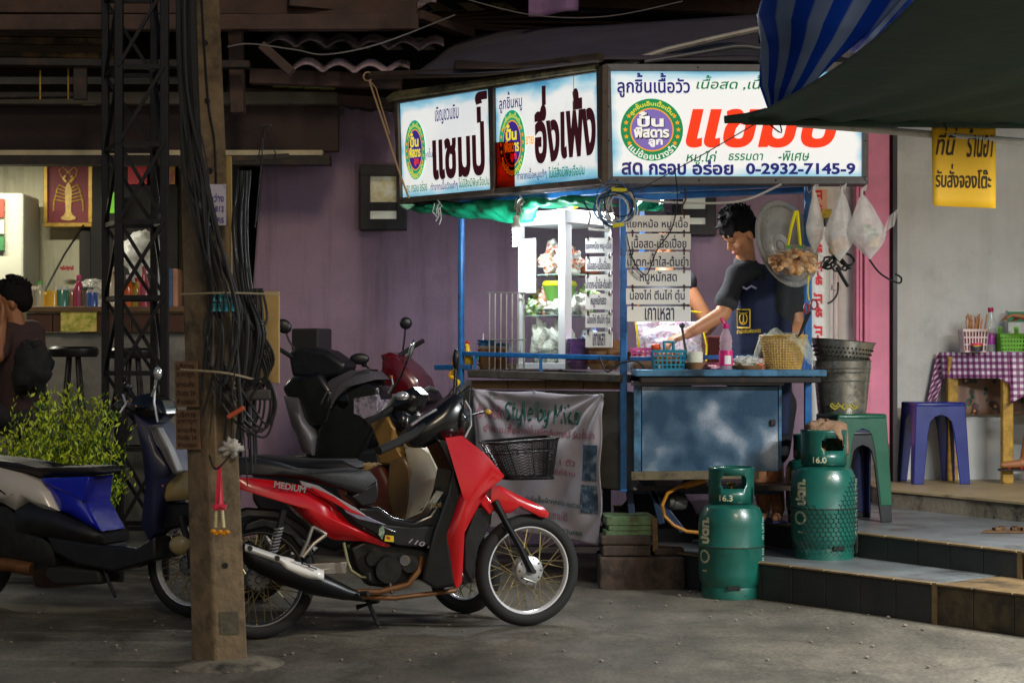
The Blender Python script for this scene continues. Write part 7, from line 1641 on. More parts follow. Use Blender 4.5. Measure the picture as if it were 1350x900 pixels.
shell(SC, SPL, [(54, 630), (118, 628), (114, 664), (134, 700), (118, 692), (90, 676), (78, 672), (68, 650)], .03, 'blue_panel', BLU, .11)
pr(SC, SPL, [(56, 632), (118, 629), (110, 662), (90, 650), (70, 642)], .10, .15, 'blue_wedge', BLU, .006)
shell(SC, SPL, [(20, 672), (40, 662), (70, 672), (110, 690), (136, 704), (138, 716), (118, 716), (60, 708), (20, 700)], .04, 'lower_cover', BLACKP, .12)
shell(SC, SPL, [(-40, 664), (10, 668), (45, 700), (70, 720), (74, 745), (40, 752), (-40, 748)], .02, 'engine_cover', ENG, .10)
sym(SC, SPL, [(60, 706), (120, 716), (180, 722), (204, 706), (206, 738), (150, 754), (100, 744), (70, 728)], .13, 'floorboard', BLACKP, .015)
tb(SC, SPL, [(-40, 742, .14), (10, 744, .14), (42, 750, .12)], .036, 'exhaust', RUSTP, 12)
sym(SC, SPL, [(60, 745), (130, 750), (134, 770), (70, 772), (56, 760)], .1, 'under_cover', mat('under_dark', '1a1917', .7), .02)
tb(SC, SPL, [(136, 745, .08), (144, 768, .1), (152, 786, .12)], .010, 'side_stand', BLACKP); tb(SC, SPL, [(175, 735, .1), (185, 745, .1), (200, 738, .1)], .01, 'crash_loop', DARKM)
NAVYP = mat('navy_panel', '0d1238', .55, coat=.1, var=.1)
shell(SC, SPL, [(176, 545), (196, 560), (206, 585), (222, 606), (228, 622), (214, 640), (206, 700), (196, 712), (186, 690), (192, 640), (188, 600)], .04, 'leg_shield', NAVYP, .12)
pr(SC, SPL, [(196, 560), (206, 562), (222, 592), (234, 622), (228, 626), (216, 604), (206, 584)], .10, .165, 'pearl_edge', mat('pearl_dim', '67635f', .5, dirt=('2a2622', 9, .38)), .008)
shell(SC, SPL, [(196, 662), (206, 640), (222, 628), (250, 620), (280, 634), (290, 660), (256, 658), (224, 660)], .03, 'front_fender', mat('fender_gold', 'a89464', .35, var=.1, coat=.5), .06)
sym(SC, SPL, [(204, 665), (260, 662), (255, 690), (215, 700), (198, 690)], .05, 'fork_cover', BLACKP, .015)
for s in (1, -1): tb(SC, SPL, [(238, 680, .07 * s), (248, 715, .075 * s), (253, 748, .08 * s)], .017, 'fork_leg', DARKM)
g = G(); c = SPL.pt(238, 718, .09); g.sph(c, (.06, .03, .05), 14); g.build('disc_cover', mat('fender_gold', 'a89464', .35), SC)
shell(SC, SPL, [(165, 545), (178, 522), (196, 518), (214, 528), (220, 545), (204, 560), (180, 560)], .06, 'handlebar_cowl', BLKG, .05)
tb(SC, SPL, [(176, 540, .1), (160, 530, .25), (150, 538, .34)], .017, 'grip', RUBBER); tb(SC, SPL, [(162, 520, .25), (166, 532, .28), (158, 544, .3)], .006, 'brake_lever', CHROME)
mirror(SC, SPL, (200, 522), (208, 492), .1, .12, .022, .035, m=CHROME, stalk=CHROME); tb(SC, SPL, [(205, 500, .1), (203, 530, .1), (208, 556, .12)], .006, 'chrome_trim', CHROME); mirror(SC, SPL, (176, 525), (168, 510), -.2, -.3, .03, .03)
for px, py in ((152, 525), (168, 529), (179, 535), (180, 560), (214, 640), (204, 655)): g = G(); g.sph(SPL.pt(px, py, .13), .006, 6); g.build('reflector', mat('amber_lens', 'a86a2a', .2), SC)
lettering('FINO', lambda u, v: bil([SPL.pt(a, b, .168) for a, b in ((-16, 652), (24, 652), (24, 645), (-16, 645))])(u, v), BLKG, SC, bold=.03, shear=.2)
# cream and gold scooter right behind the red one
CC, CPL = scooter('cream and gold scooter squeezed in just behind the red motorcycle', 330, 790, 612, 808, None, None)
wheel(CC, CPL, 612, 755, 52, rim=RIM, drum=ALU, tyre_w=.04); wheel(CC, CPL, 335, 740, 56, rim=mat('dull_rim', '77777a', .35, .9), tyre_w=.04)
PEARL = mat('cream_pearl', 'c9bfa4', .25, var=.06, coat=.7); GOLDB = mat('bronze_panel', '6b522c', .35, var=.15, coat=.4)
shell(CC, CPL, [(534, 592), (550, 586), (566, 598), (580, 628), (578, 642), (560, 665), (540, 682), (532, 690), (536, 650), (540, 620)], .025, 'leg_shield', PEARL, .12)
sym(CC, CPL, [(512, 608), (532, 600), (542, 620), (541, 660), (534, 686), (516, 684), (508, 650)], .135, 'inner_shield', GOLDB, .02)
pr(CC, CPL, [(486, 556), (510, 548), (520, 565), (516, 590), (500, 592)], -.1, .12, 'gold_box', mat('gold_satin', '8a6a34', .35, .2, var=.2), .012); pr(CC, CPL, [(494, 596), (522, 588), (532, 604), (516, 612), (500, 612)], -.1, .12, 'gold_box', mat('gold_satin', '8a6a34', .35, .2), .012)
shell(CC, CPL, [(506, 545), (530, 536), (542, 548), (540, 570), (520, 578), (508, 562)], .05, 'headset', BLKG, .06); g = G(); c = CPL.pt(546, 586); g.sph(c, (.06, .1, .05), 18); g.build('headlight_shell', mat('white_enamel', 'd8d6d0', .25, coat=.6), CC)
shell(CC, CPL, [(500, 545), (520, 520), (545, 510), (556, 520), (548, 540), (520, 552)], .05, 'handlebar_cowl', BLKG, .04); g = G(); g.sph(CPL.pt(530, 522, .1), (.04, .03, .025), 12); g.build('brake_reservoir', CHROME, CC)
tb(CC, CPL, [(545, 525, -.05), (565, 512, -.2), (575, 515, -.3)], .016, 'grip', RUBBER); tb(CC, CPL, [(520, 535, .05), (500, 548, .2), (482, 558, .3)], .017, 'grip', RUBBER)
mirror(CC, CPL, (516, 518), (542, 462), .02, .05, .014, .062, R_(18), m=mat('mirror_glass', 'c0c4c8', .05, 1)); tb(CC, CPL, [(512, 518, .1), (518, 506, .12), (516, 495, .12)], .005, 'brake_lever', CHROME); g = G(); g.sph(CPL.pt(516, 497, .12), .009, 8); g.build('reflector', mat('amber_lens', 'a86a2a', .2), CC)
sym(CC, CPL, [(440, 640), (500, 610), (515, 640), (520, 690), (480, 700), (440, 690)], .12, 'body_shell', mat('rust_red', '5b2818', .5, var=.2), .03); lump('cardboard', CPL.pt(490, 618, -.05), (.08, .06, .03), mat('tan_board', 'b89b62', .8), 'crumpled tan packing on the cream scooter footboard', 'cardboard', 3, .4, 12)
shell(CC, CPL, [(330, 600), (400, 606), (450, 606), (470, 616), (460, 626), (400, 624), (330, 622)], .05, 'seat', SEATV, .08); sym(CC, CPL, [(330, 620), (440, 622), (470, 680), (500, 700), (440, 730), (360, 700), (330, 660)], .12, 'rear_body', BLACKP, .03)
sym(CC, CPL, [(560, 680), (620, 690), (650, 720), (640, 726), (610, 702), (570, 706)], .05, 'front_fender', BLACKP, .012)
tb(CC, CPL, [(568, 640, .08), (572, 632, .1), (566, 628, .1), (570, 650, .1), (555, 672, .1)], .005, 'hook_cable', CABLE); sym(CC, CPL, [(470, 690), (560, 690), (575, 740), (480, 750)], .11, 'floorboard', BLACKP, .02)
# grey scooter and dark red bike by the wall
G1, GP1 = scooter('dark grey scooter facing right under the purple wall, with a square box', 372, 742, 500, 748, None, None)
wheel(G1, GP1, 384, 690, 52); wheel(G1, GP1, 520, 690, 52)
SILV = mat('silver_panel', '5a565a', .4, .3, var=.1)
shell(G1, GP1, [(374, 522), (392, 524), (400, 550), (415, 575), (412, 600), (398, 596), (392, 575), (384, 560)], .05, 'leg_shield', SILV, .14); sym(G1, GP1, [(370, 510), (384, 496), (420, 490), (440, 520), (430, 560), (402, 562), (392, 530), (376, 524)], .13, 'front_cowl', BLKG, .03)
sym(G1, GP1, [(378, 462), (396, 456), (430, 462), (455, 480), (448, 496), (420, 500), (384, 498)], .10, 'handlebar_cowl', BLACKP, .03)
g = G(); a = GP1.pt(411, 453, -.2); g.box(a, (.2, .2, .2), rz=GP1.yaw); g.build('carry_box', mat('box_dark', '221d22', .7), G1, smooth=0, bevel=.012)
tb(G1, GP1, [(384, 470, .1), (370, 461, .25), (362, 460, .32)], .015, 'grip', RUBBER); tb(G1, GP1, [(450, 482, .0), (470, 492, -.1), (476, 494, -.15)], .015, 'grip', RUBBER)
mirror(G1, GP1, (388, 460), (374, 430), .1, .15, .055, .045, R_(30)); mirror(G1, GP1, (446, 486), (474, 473), -.1, -.15, .065, .038, 0)
for k_ in range(3): tb(G1, GP1, [(418 + 9 * k_, 545 - 4 * k_, .12), (430 + 9 * k_, 518 - 6 * k_, .13), (455 + 8 * k_, 500 - 5 * k_, .12), (484 + 3 * k_, 494 - 4 * k_, .1)], .006, 'shroud_edge', SILV)
shell(G1, GP1, [(420, 515), (436, 500), (462, 488), (486, 490), (496, 500), (470, 505), (450, 520), (430, 545), (420, 540)], .03, 'pale_shroud', SILV, .10); sym(G1, GP1, [(430, 540), (452, 514), (480, 500), (500, 510), (498, 560), (470, 610), (420, 640), (400, 600)], .11, 'rear_body', BLKG, .03)
g = G(); g.sph(GP1.pt(456, 528, .1), (.06, .02, .055), 16); g.build('mirror_disc', mat('mirror_dark', '2a2a2e', .1, .9), G1); sym(G1, GP1, [(466, 525), (496, 520), (498, 545), (480, 552), (466, 545)], .14, 'number_plate', mat('plate_grey', '9a8f9c', .5, dirt=('26222a', 25, .45)), .004)
sym(G1, GP1, [(384, 600), (500, 590), (510, 660), (470, 680), (390, 670)], .1, 'chassis', BLACKP, .03)
D2_, DP2 = scooter('dark red motorcycle closest to the cart under the purple wall', 470, 734, 560, 738, None, None)
MARP = mat('dark_red_paint', '5a1018', .25, coat=.6, var=.1)
wheel(D2_, DP2, 470, 676, 48); wheel(D2_, DP2, 562, 680, 48)
shell(D2_, DP2, [(504, 476), (520, 470), (536, 484), (550, 500), (556, 520), (542, 540), (520, 542), (502, 526)], .04, 'front_cowl', MARP, .12); shell(D2_, DP2, [(502, 468), (514, 464), (528, 470), (526, 482), (508, 486)], .04, 'headset', MARP, .06)
sym(D2_, DP2, [(490, 540), (540, 545), (560, 600), (540, 660), (490, 650)], .1, 'body_shell', BLKG, .03); sym(D2_, DP2, [(496, 515), (560, 512), (570, 530), (540, 545), (500, 540)], .11, 'lower_cowl', BLACKP, .02)
mirror(D2_, DP2, (531, 462), (535, 426), .0, .0, .042, .042); tb(D2_, DP2, [(524, 470, 0), (540, 460, -.1), (558, 449, -.2)], .016, 'grip', RUBBER); tb(D2_, DP2, [(505, 490, .1), (498, 500, .2)], .016, 'grip', RUBBER); mirror(D2_, DP2, (498, 488), (480, 480), .1, .1, .02, .02)
# ================================================================== PEOPLE
from mathutils.bvhtree import BVHTree
BV = {}
def onto(me_obj, pxs, lift=.002):
    """points of a surface seen from the front at the given rows/columns"""
    mw = wm(me_obj); out = []
    if me_obj.name not in BV: BV[me_obj.name] = BVHTree.FromPolygons([mw @ v.co for v in me_obj.data.vertices], [p.vertices[:] for p in me_obj.data.polygons])
    bv = BV[me_obj.name]
    for px, py in pxs:
        d = (P(px, py, 10) - V((0, 0, CH))).normalized(); h = bv.ray_cast(V((0, 0, CH)), d); out.append((h[0] - d * lift) if h[0] else None)
    return out
def head_prims(c, f, s, neck=True):
    f = V(f).normalized(); r = f.cross(V((0, 0, 1))).normalized(); u = r.cross(f); R = M((f, -r, u)).transposed()   # local x forward, y left, z up
    T = lambda x, y, z: c + R @ (V((x, y, z)) * s)
    e = lambda x, y, z, a, b, d: ('e', T(x, y, z), (a * s, b * s, d * s), R)
    pr_ = [e(-.012, 0, .035, .095, .074, .088), e(.03, 0, -.03, .058, .058, .075), e(.045, 0, -.085, .032, .034, .026), e(.02, .0, -.07, .05, .052, .035), e(.07, 0, .035, .025, .05, .03),
           ('c', T(.088, 0, .012), T(.106, 0, -.022), .008 * s, .012 * s), e(.098, 0, -.027, .012, .016, .009), e(.078, 0, -.058, .017, .024, .014), e(.083, 0, -.052, .012, .02, .006), e(.080, 0, -.066, .012, .018, .007),
           e(-.0, .074, -.01, .018, .010, .028), e(-.0, -.074, -.01, .018, .010, .028)]
    for sd in (-1, 1): pr_ += [e(.062, .036 * sd, -.025, .022, .022, .022), e(.076, .03 * sd, .027, .014, .024, .009)]
    return pr_, T, R
def hand_prims(w, d, down, s, curl=.5, spread=.3):
    """hand from wrist w along d; down = palm side"""
    w = V(w); d = V(d).normalized(); down = (V(down) - d * V(down).dot(d)).normalized(); sd = d.cross(down); pr_ = []
    pc = w + d * .045 * s
    for k in range(4): pr_.append(('c', w + sd * ((k - 1.5) * .012 * s), w + d * .082 * s + sd * ((k - 1.5) * .020 * s), .017 * s, .012 * s))
    for k, L in enumerate((.062, .072, .068, .052)):
        b = w + d * .085 * s + sd * ((k - 1.5) * .0215 * s); d1 = (d + down * curl + sd * ((k - 1.5) * .08 * spread)).normalized(); m = b + d1 * L * .55 * s; d2 = (d + down * (curl * 2.6)).normalized(); t = m + d2 * L * .5 * s
        pr_ += [('c', b, m, .0095 * s, .0085 * s), ('c', m, t, .0085 * s, .0068 * s)]
    b = w + d * .02 * s - sd * .026 * s; m = b + (d * .7 - sd * .5 + down * .5).normalized() * .045 * s; t = m + (d + down * .6).normalized() * .032 * s
    pr_ += [('c', b, m, .014 * s, .0105 * s), ('c', m, t, .0105 * s, .008 * s)]
    return pr_
def hairdo(T, R, s, m, par, sd=1, fringe=True):
    e = lambda x, y, z, a, b, d: ('e', T(x, y, z), (a * s, b * s, d * s), R); rnd = random.Random(sd)
    q = [e(-.02, 0, .062, .098, .083, .083), e(-.055, 0, .015, .064, .076, .075), e(.035, 0, .098, .055, .062, .035)]
    for sgn in (-1, 1): q += [e(-.02, .066 * sgn, .028, .035, .016, .035), e(.018, .066 * sgn, .045, .02, .012, .03)]
    for k in range(90):
        a = rnd.uniform(0, 6.28); t = rnd.uniform(0, 1.25); x = math.sin(t) * math.cos(a); y = math.sin(t) * math.sin(a); z = math.cos(t)
        b = (-.02 + .09 * x, .078 * y, .062 + .078 * z); tip = (b[0] + .036 * x + .016, b[1] + .028 * y, b[2] + .034 * z - (.012 if x > .3 else 0))
        q.append(('c', T(*b), T(*tip), .011 * s, .0035 * s))
    if fringe:
        for k in range(14): y = -.055 + .11 * k / 13; q.append(('c', T(.062 - 6 * y * y, y, .098), T(.094 - 8 * y * y, y + rnd.uniform(-.012, .012), .040 + rnd.uniform(-.012, .016)), .013 * s, .005 * s))
    return link_blob('hair', blob(q, .0055 * s, 1), m, par)
# ---- the vendor
S_ = 1.17; YV = 11.1
vd = thing('person', 'young vendor in dark t-shirt and navy apron leaning to work behind the cart', 'person', V((P(1004, 0, 11.2).x, 11.2, .345)))
hc = P(977, 309, 11.06); hp_, TH, RH = head_prims(hc, (-.80, -.44, -.62), S_)
shR, elR, wrR = P(970, 360, 11.0), P(952, 414, 10.9), P(906, 440, 10.78); shL, elL, wrL = P(1044, 368, 11.24), P(1050, 430, 11.2), P(1022, 462, 10.98)
hipc = P(1006, 525, 11.22); kn = [P(994, 600, 11.15), P(1020, 605, 11.28)]; an = [V((P(1008, 0, 11.2).x, 11.2, .42)), V((P(1026, 0, 11.1).x, 11.1, .42))]
body = list(hp_)
body += [('c', P(984, 352, 11.12), hc + V((.025, .02, -.05)), .064, .056), ('e', P(1006, 395, 11.13), (.19, .13, .17), M.Rotation(-.35, 3, 'Z')), ('c', P(1006, 400, 11.14), hipc, .165, .16), ('c', shR + V((.03, 0, -.02)), shL + V((-.02, 0, -.02)), .05, .05)]
body += [('c', shR + V((.01, 0, -.02)), elR, .048, .050), ('c', elR, wrR, .050, .034), ('c', shL + V((-.01, 0, -.02)), elL, .048, .050), ('c', elL, wrL, .050, .034)]
body += hand_prims(wrR, (-.9, -.15, -.35), (-.3, .1, -1), 1.2, .55) + hand_prims(wrL, (-.5, -.5, -.4), (0, .2, -1), 1.2, .5)
for k, hx_ in enumerate((-.09, .09)): body += [('c', hipc + V((hx_, 0, -.05)), kn[k], .10, .07), ('c', kn[k], an[k], .062, .042), ('c', an[k] + V((0, .03, -.04)), an[k] + V((-.04, -.15, -.05)), .035, .026)]
link_blob('body', blob(body, .0068, 8), SKIN, vd)
TSH = mat('charcoal_tshirt', '2b2d30', .9, var=.25, vs=60, bump=.3, bs=30)
fold = lambda p: .007 * noise.noise(p * 9) + .005 * math.sin(p.z * 38 + p.x * 20 + 2 * noise.noise(p * 4))
sh = [('e', P(1006, 393, 11.13), (.215, .155, .19), M.Rotation(-.35, 3, 'Z')), ('c', P(1006, 400, 11.14), P(1006, 500, 11.2), .188, .185), ('c', shR + V((.02, 0, .0)), shL, .072, .076), ('c', P(984, 356, 11.12), P(983, 349, 11.12), .084, .078)]
sh += [('c', shR + V((.01, 0, -.01)), shR.lerp(elR, .72), .066, .068), ('c', shL, shL.lerp(elL, .52), .078, .076)]
link_blob('tshirt', blob(sh, .011, 6), TSH, vd, disp=fold)
link_blob('shorts', blob([('c', P(1006, 505, 11.2), hipc, .178, .18)] + [('c', hipc + V((h_, 0, -.04)), (hipc + V((h_, 0, 0))).lerp(kn[k], .85), .12, .10) for k, h_ in enumerate((-.09, .09))], .012, 5), mat('dark_shorts', '1c1c22', .9), vd)
APR = mat('navy_apron', '16203f', .85, var=.15, vs=40, bump=.25, bs=50)
fb_ = V((-.42, -.9, 0)).normalized(); sb_ = V((-fb_.y, fb_.x, 0)) * -1; cb = P(1003, 400, 11.14)
ap = blob([('e', P(1004, 393, 11.12), (.228, .17, .20), M.Rotation(-.35, 3, 'Z')), ('c', P(1004, 400, 11.13), P(1005, 560, 11.2), .200, .22)], .011, 6)
ztop = P(0, 368, 11).z; zb_ = P(0, 408, 11).z
def keepap(p):
    d = p - cb; f = d.dot(fb_); s = abs(d.dot(sb_) + .0); lim = .14 if p.z > zb_ else .14 + min(.09, (zb_ - p.z) * .8)
    return f > .03 and s < lim and p.z < ztop and p.z > P(0, 575, 11).z
apo = link_blob('apron', ap, APR, vd, keep=keepap, solid=.004, disp=lambda p: .004 * noise.noise(p * 7) + .003)
YP = mat('yellow_print', 'd8b418', .6)
for (a, b) in (((975, 373), (984, 348)), ((1018, 372), (1010, 350))):
    q = onto(apo, [(a[0], a[1] + 4)]); q0 = q[0] or P(a[0], a[1], 10.95)
    g = G(); g.beam(q0, P(b[0], b[1], 11.0), .035, .006, up=(0, -1, 0)); g.build('strap', APR, vd, smooth=0)
# crest printed on the bib
def patch(px0, py0, px1, py1, nu=5, nv=5, lift=.020): 
    return onto(apo, [(px0 + (px1 - px0) * i / nu, py1 + (py0 - py1) * j / nv) for j in range(nv + 1) for i in range(nu + 1)], lift)
def decal(name, px0, py0, px1, py1, m, lift=.004, nu=4, nv=4):
    q = patch(px0, py0, px1, py1, nu, nv, lift)
    if any(x is None for x in q): print('DECAL MISS', [i for i, x in enumerate(q) if x is None]); return
    g = G(); g.add(q, [(j * (nu + 1) + i, j * (nu + 1) + i + 1, (j + 1) * (nu + 1) + i + 1, (j + 1) * (nu + 1) + i) for j in range(nv) for i in range(nu)]); g.build(name, m, vd, smooth=180)
decal('crest', 971.5, 407, 989, 432.5, YP); decal('crest_field', 973.2, 409, 987.3, 430.5, APR, .0215)
q = onto(apo, [(980, 414), (980, 424), (975, 412), (985, 412), (978, 426), (983, 426)], .024)
if all(q):
    cc = [onto(apo, [(980 + 5 * math.cos(t), 420 + 7.5 * math.sin(t))], .024)[0] for t in [k * .524 for k in range(12)]]
    g = G(); g.tube(cc, .0035, 5, closed=True); g.tube([q[0], q[1]], .004, 5); g.tube([q[2], q[0], q[3]], .0035, 5); g.tube([q[4], q[1], q[5]], .003, 5); g.build('crest_mark', YP, vd)
for (ax_, ay_, bx_, by_) in ((972, 408, 988.5, 408), (972, 432, 988.5, 432), (972, 408, 972, 432), (988.5, 408, 988.5, 432)):
    q = onto(apo, [(ax_ + (bx_ - ax_) * k / 6, ay_ + (by_ - ay_) * k / 6) for k in range(7)], .026)
    if all(q): g = G(); g.tube(q, .0045, 5); g.build('crest_border', YP, vd)
L4 = onto(apo, [(971, 441), (1003, 438), (971, 436), (1003, 433)], .011)
if all(L4): lettering('สำนักพิมพ์เกษตร', lambda u, v: onto(apo, [(971 + 32 * u, 440 - 2 * u - 6 * v)], .022)[0] or L4[0], YP, vd, bold=.03)
hr = hairdo(TH, RH, S_, HAIR, vd, 3)
# facial details: brows, lowered lids, lips, nostril
DK = mat('brow_dark', '120d0b', .7); LIP = mat('lip', '8c4a42', .5)
for sd in (-1, 1):
    g = G(); g.tube([TH(.086, .016 * sd, .030), TH(.090, .03 * sd, .035), TH(.078, .048 * sd, .030)], [.003, .0045, .002], 6); g.build('eyebrow', DK, vd)
    g = G(); g.tube([TH(.086, .018 * sd, .004), TH(.086, .03 * sd, -.001), TH(.077, .045 * sd, .003)], [.002, .0034, .002], 6); g.build('eyelid', DK, vd)
g = G(); g.sph(TH(.094, 0, -.053), (.006, .02, .005), 10, R=RH); g.sph(TH(.090, 0, -.064), (.007, .018, .006), 10, R=RH); g.build('lips', LIP, vd)
g = G(); q = P(986, 379, 10.93); g.tube([q + V((-.03, 0, .005)), q + V((-.01, -.01, -.01)), q + V((.02, -.01, .01)), q + V((.05, 0, -.005))], .007, 6); g.build('shirt_print', mat('shirt_print', 'a8a4c0', .7), vd)
# sandals
for k in range(2): g = G(); g.box(an[k] + V((-.02, -.06, -.068)), (.09, .27, .014)); g.build('sandal', mat('sandal_blue', '2b3a6a', .6), vd, bevel=.004)
# ---- helper hidden behind the menu boards: only the bent arm shows
def person(label, J, sc_, shirt, pants, face, hairm=HAIR, skin=SKIN, vox=.011, sleeve=.6, hands=((0, 0, -1), (0, 0, -1))):
    base = V(J['an'][0]); t = thing('person', label, 'person', (J['pel'].x, J['pel'].y, base.z - .07))
    hp, T, R = head_prims(J['head'], face, sc_); b = list(hp)
    nk = (J['shR'] + J['shL']) / 2 + V((0, 0, .03)); ch = (J['shR'] + J['shL']) / 2 + V((0, 0, -.16 * sc_))
    b += [('c', nk, J['head'] + V((0, 0, -.05)), .06 * sc_, .055 * sc_), ('c', J['shR'], J['shL'], .06 * sc_, .06 * sc_), ('c', ch, J['pel'], .14 * sc_, .135 * sc_)]
    for k, s in enumerate('RL'):
        b += [('c', J['sh' + s], J['el' + s], .052 * sc_, .042 * sc_), ('c', J['el' + s], J['wr' + s], .042 * sc_, .028 * sc_)] + hand_prims(J['wr' + s], J['wr' + s] - J['el' + s], hands[k], sc_, .5)
        b += [('c', J['pel'] + V((0, 0, -.02)), J['kn'][k], .09 * sc_, .062 * sc_), ('c', J['kn'][k], J['an'][k], .056 * sc_, .036 * sc_), ('c', J['an'][k] + V((0, 0, -.03)), J['an'][k] + J['toe'] * .15 * sc_ + V((0, 0, -.04)), .032 * sc_, .022 * sc_)]
    link_blob('body', blob(b, .0075 if vox < .01 else .009, 4), skin, t)
    s_ = [('c', J['shR'], J['shL'], .078 * sc_, .078 * sc_), ('c', ch, J['pel'] + V((0, 0, .02)), .16 * sc_, .152 * sc_)] + [('c', J['sh' + s], J['sh' + s].lerp(J['el' + s], sleeve), .074 * sc_, .066 * sc_) for s in 'RL']
    link_blob('tshirt', blob(s_, .012, 5), shirt, t, disp=lambda p: .006 * noise.noise(p * 8))
    p_ = [('c', J['pel'] + V((0, 0, .03)), J['pel'], .155 * sc_, .155 * sc_)] + [('c', J['pel'] + V((0, 0, -.02)), J['kn'][k], .105 * sc_, .082 * sc_) for k in (0, 1)]
    link_blob('trousers', blob(p_, .012, 5), pants, t); hairdo(T, R, sc_, hairm, t, 7, False); return t, T, R
BR = mat('brown_shirt', '3a2826', .9, var=.2, vs=30, bump=.2, bs=30)
person('helper standing behind the menu boards, only a bent bare arm in view', dict(head=P(878, 318, 11.9), shR=P(850, 375, 11.9), shL=P(902, 372, 11.75), elR=P(850, 430, 11.8), wrR=P(862, 470, 11.6), elL=P(936, 428, 11.7), wrL=P(912, 458, 11.4), pel=P(878, 510, 11.9),
       kn=[P(870, 600, 11.9), P(892, 600, 11.9)], an=[V((P(870, 0, 11.9).x, 11.9, .1)), V((P(895, 0, 11.9).x, 11.9, .1))], toe=V((0, -1, 0))), 1.1, mat('grey_shirt', '45464c', .9), mat('dark_shorts', '1c1c22', .9), (-.3, -.9, -.3), sleeve=.08)
# ---- customer at the left edge
person('seated customer in a dark brown shirt, hand to ear, at the left edge', dict(head=P(17, 400, 12.0), shR=P(2, 442, 11.9), shL=P(42, 438, 12.1), elR=P(-4, 470, 11.75), wrR=P(3, 425, 11.8), elL=P(50, 488, 12.1), wrL=P(8, 500, 12.0), pel=P(30, 540, 12.1),
       kn=[P(-35, 545, 11.9), P(-30, 550, 12.2)], an=[P(-38, 640, 11.9), P(-34, 640, 12.2)], toe=V((-1, 0, 0))), 1.12, BR, mat('dark_shorts', '1c1c22', .9), (-.95, -.2, -.1), sleeve=.7, skin=mat('skin_brown', '96623e', .5, var=.08), hands=((-1, 0, 0), (0, 0, -1)))
sb2 = lump('shoulder_bag', P(42, 485, 11.85), (.12, .10, .17), mat('bag_black', '141416', .8, var=.3, bump=.3), 'black shoulder bag behind the seated customer', 'bag', 4, .25)
# ---- diner at the right edge: hand over the table and a sandalled foot
person('diner at the right edge, hand over the green basket, sandalled foot under the table', dict(head=P(1440, 330, 12.6), shR=P(1412, 385, 12.5), shL=P(1478, 385, 12.7), elR=P(1398, 425, 12.35), wrR=P(1352, 418, 12.35), elL=P(1440, 430, 12.4), wrL=P(1400, 440, 12.3), pel=P(1450, 520, 12.7),
       kn=[P(1366, 540, 12.6), P(1385, 535, 12.8)], an=[P(1352, 605, 12.7), P(1368, 607, 12.9)], toe=V((-1, -.15, 0))), 1.08, mat('green_shirt', '1f7a4a', .9), mat('green_shirt', '1f7a4a', .9), (-.9, -.4, -.3), skin=mat('skin_brown', '96623e', .5, var=.08), hands=((0, 0, -1), (0, 0, -1)))
g = G(); q = P(1336, 619, 12.7); g.box(q, (.20, .09, .014)); q2_ = tag(g.build('sandal', mat('sandal_dark', '1c1416', .6), bevel=.004), 'dark sandal with a red strap under the table', 'sandal')
g = G(); g.tube([q + V((-.04, -.045, .005)), q + V((-.03, 0, .045)), q + V((-.04, .045, .005))], .009, 6); g.tube([q + V((.05, -.045, .005)), q + V((.04, 0, .05)), q + V((.05, .045, .005))], .009, 6); g.build('sandal_strap', mat('strap_red', '8c2a22', .6), q2_)
# ================================================================== DINING TABLE ON THE RIGHT
ZP = .466; ZT = P(0, 464, 12.76).z
def gingham():
    m = bpy.data.materials.new('gingham_cloth'); m.use_nodes = True; nt = m.node_tree; L = nt.links.new; p = nt.nodes['Principled BSDF']; tc = nt.nodes.new('ShaderNodeTexCoord'); s = nt.nodes.new('ShaderNodeSeparateXYZ'); L(tc.outputs['UV'], s.inputs[0])
    def stripe(o):
        a = nt.nodes.new('ShaderNodeMath'); a.operation = 'FRACT'; L(o, a.inputs[0]); b = nt.nodes.new('ShaderNodeMath'); b.operation = 'GREATER_THAN'; b.inputs[1].default_value = .5; L(a.outputs[0], b.inputs[0]); return b.outputs[0]
    ad = nt.nodes.new('ShaderNodeMath'); ad.operation = 'ADD'; L(stripe(s.outputs[0]), ad.inputs[0]); L(stripe(s.outputs[1]), ad.inputs[1])
    h = nt.nodes.new('ShaderNodeMath'); h.operation = 'MULTIPLY'; h.inputs[1].default_value = .5; L(ad.outputs[0], h.inputs[0])
    r = nt.nodes.new('ShaderNodeValToRGB'); r.color_ramp.interpolation = 'CONSTANT'; e = r.color_ramp.elements; e[0].position = 0; e[0].color = hx('ded8e2') + (1,); e[1].position = .4; e[1].color = hx('97588c') + (1,); q = e.new(.9); q.color = hx('5e2050') + (1,); L(h.outputs[0], r.inputs[0]); L(r.outputs[0], p.inputs['Base Color']); p.inputs['Roughness'].default_value = .5; return m
tl = thing('dining_table', 'wooden dining table with yellow legs against the grey wall', 'table', (3.75, 12.95, ZP))
TK, TL_, TR, TBk = V((P(1330, 0, 12.72).x, 12.72, 0)), V((P(1240, 0, 13.1).x, 13.10, 0)), V((4.6, 12.70, 0)), V((4.6, 13.14, 0))
g = G(); g.prism([p + V((0, 0, ZT - .03)) for p in (TK, TR, TBk, TL_)], (0, 0, .022), both=False); g.build('tabletop', WOOD, tl, smooth=0)
YL = mat('yellow_leg', 'b08a34', .6, var=.3, vs=12, dirt=('6b4f1c', 16, .4))
for p in (TK + V((.0, .05, 0)), TL_ + V((.07, -.05, 0)), V((4.5, 12.76, 0)), V((4.5, 13.08, 0))):
    g = G(); g.beam(V((p.x, p.y, ZP)), V((p.x, p.y, ZT - .03)), .075, .075, up=(0, 1, 0)); g.build('leg', YL, tl, smooth=0, bevel=.008)
cl = G(); GH = gingham(); ck = 22.0
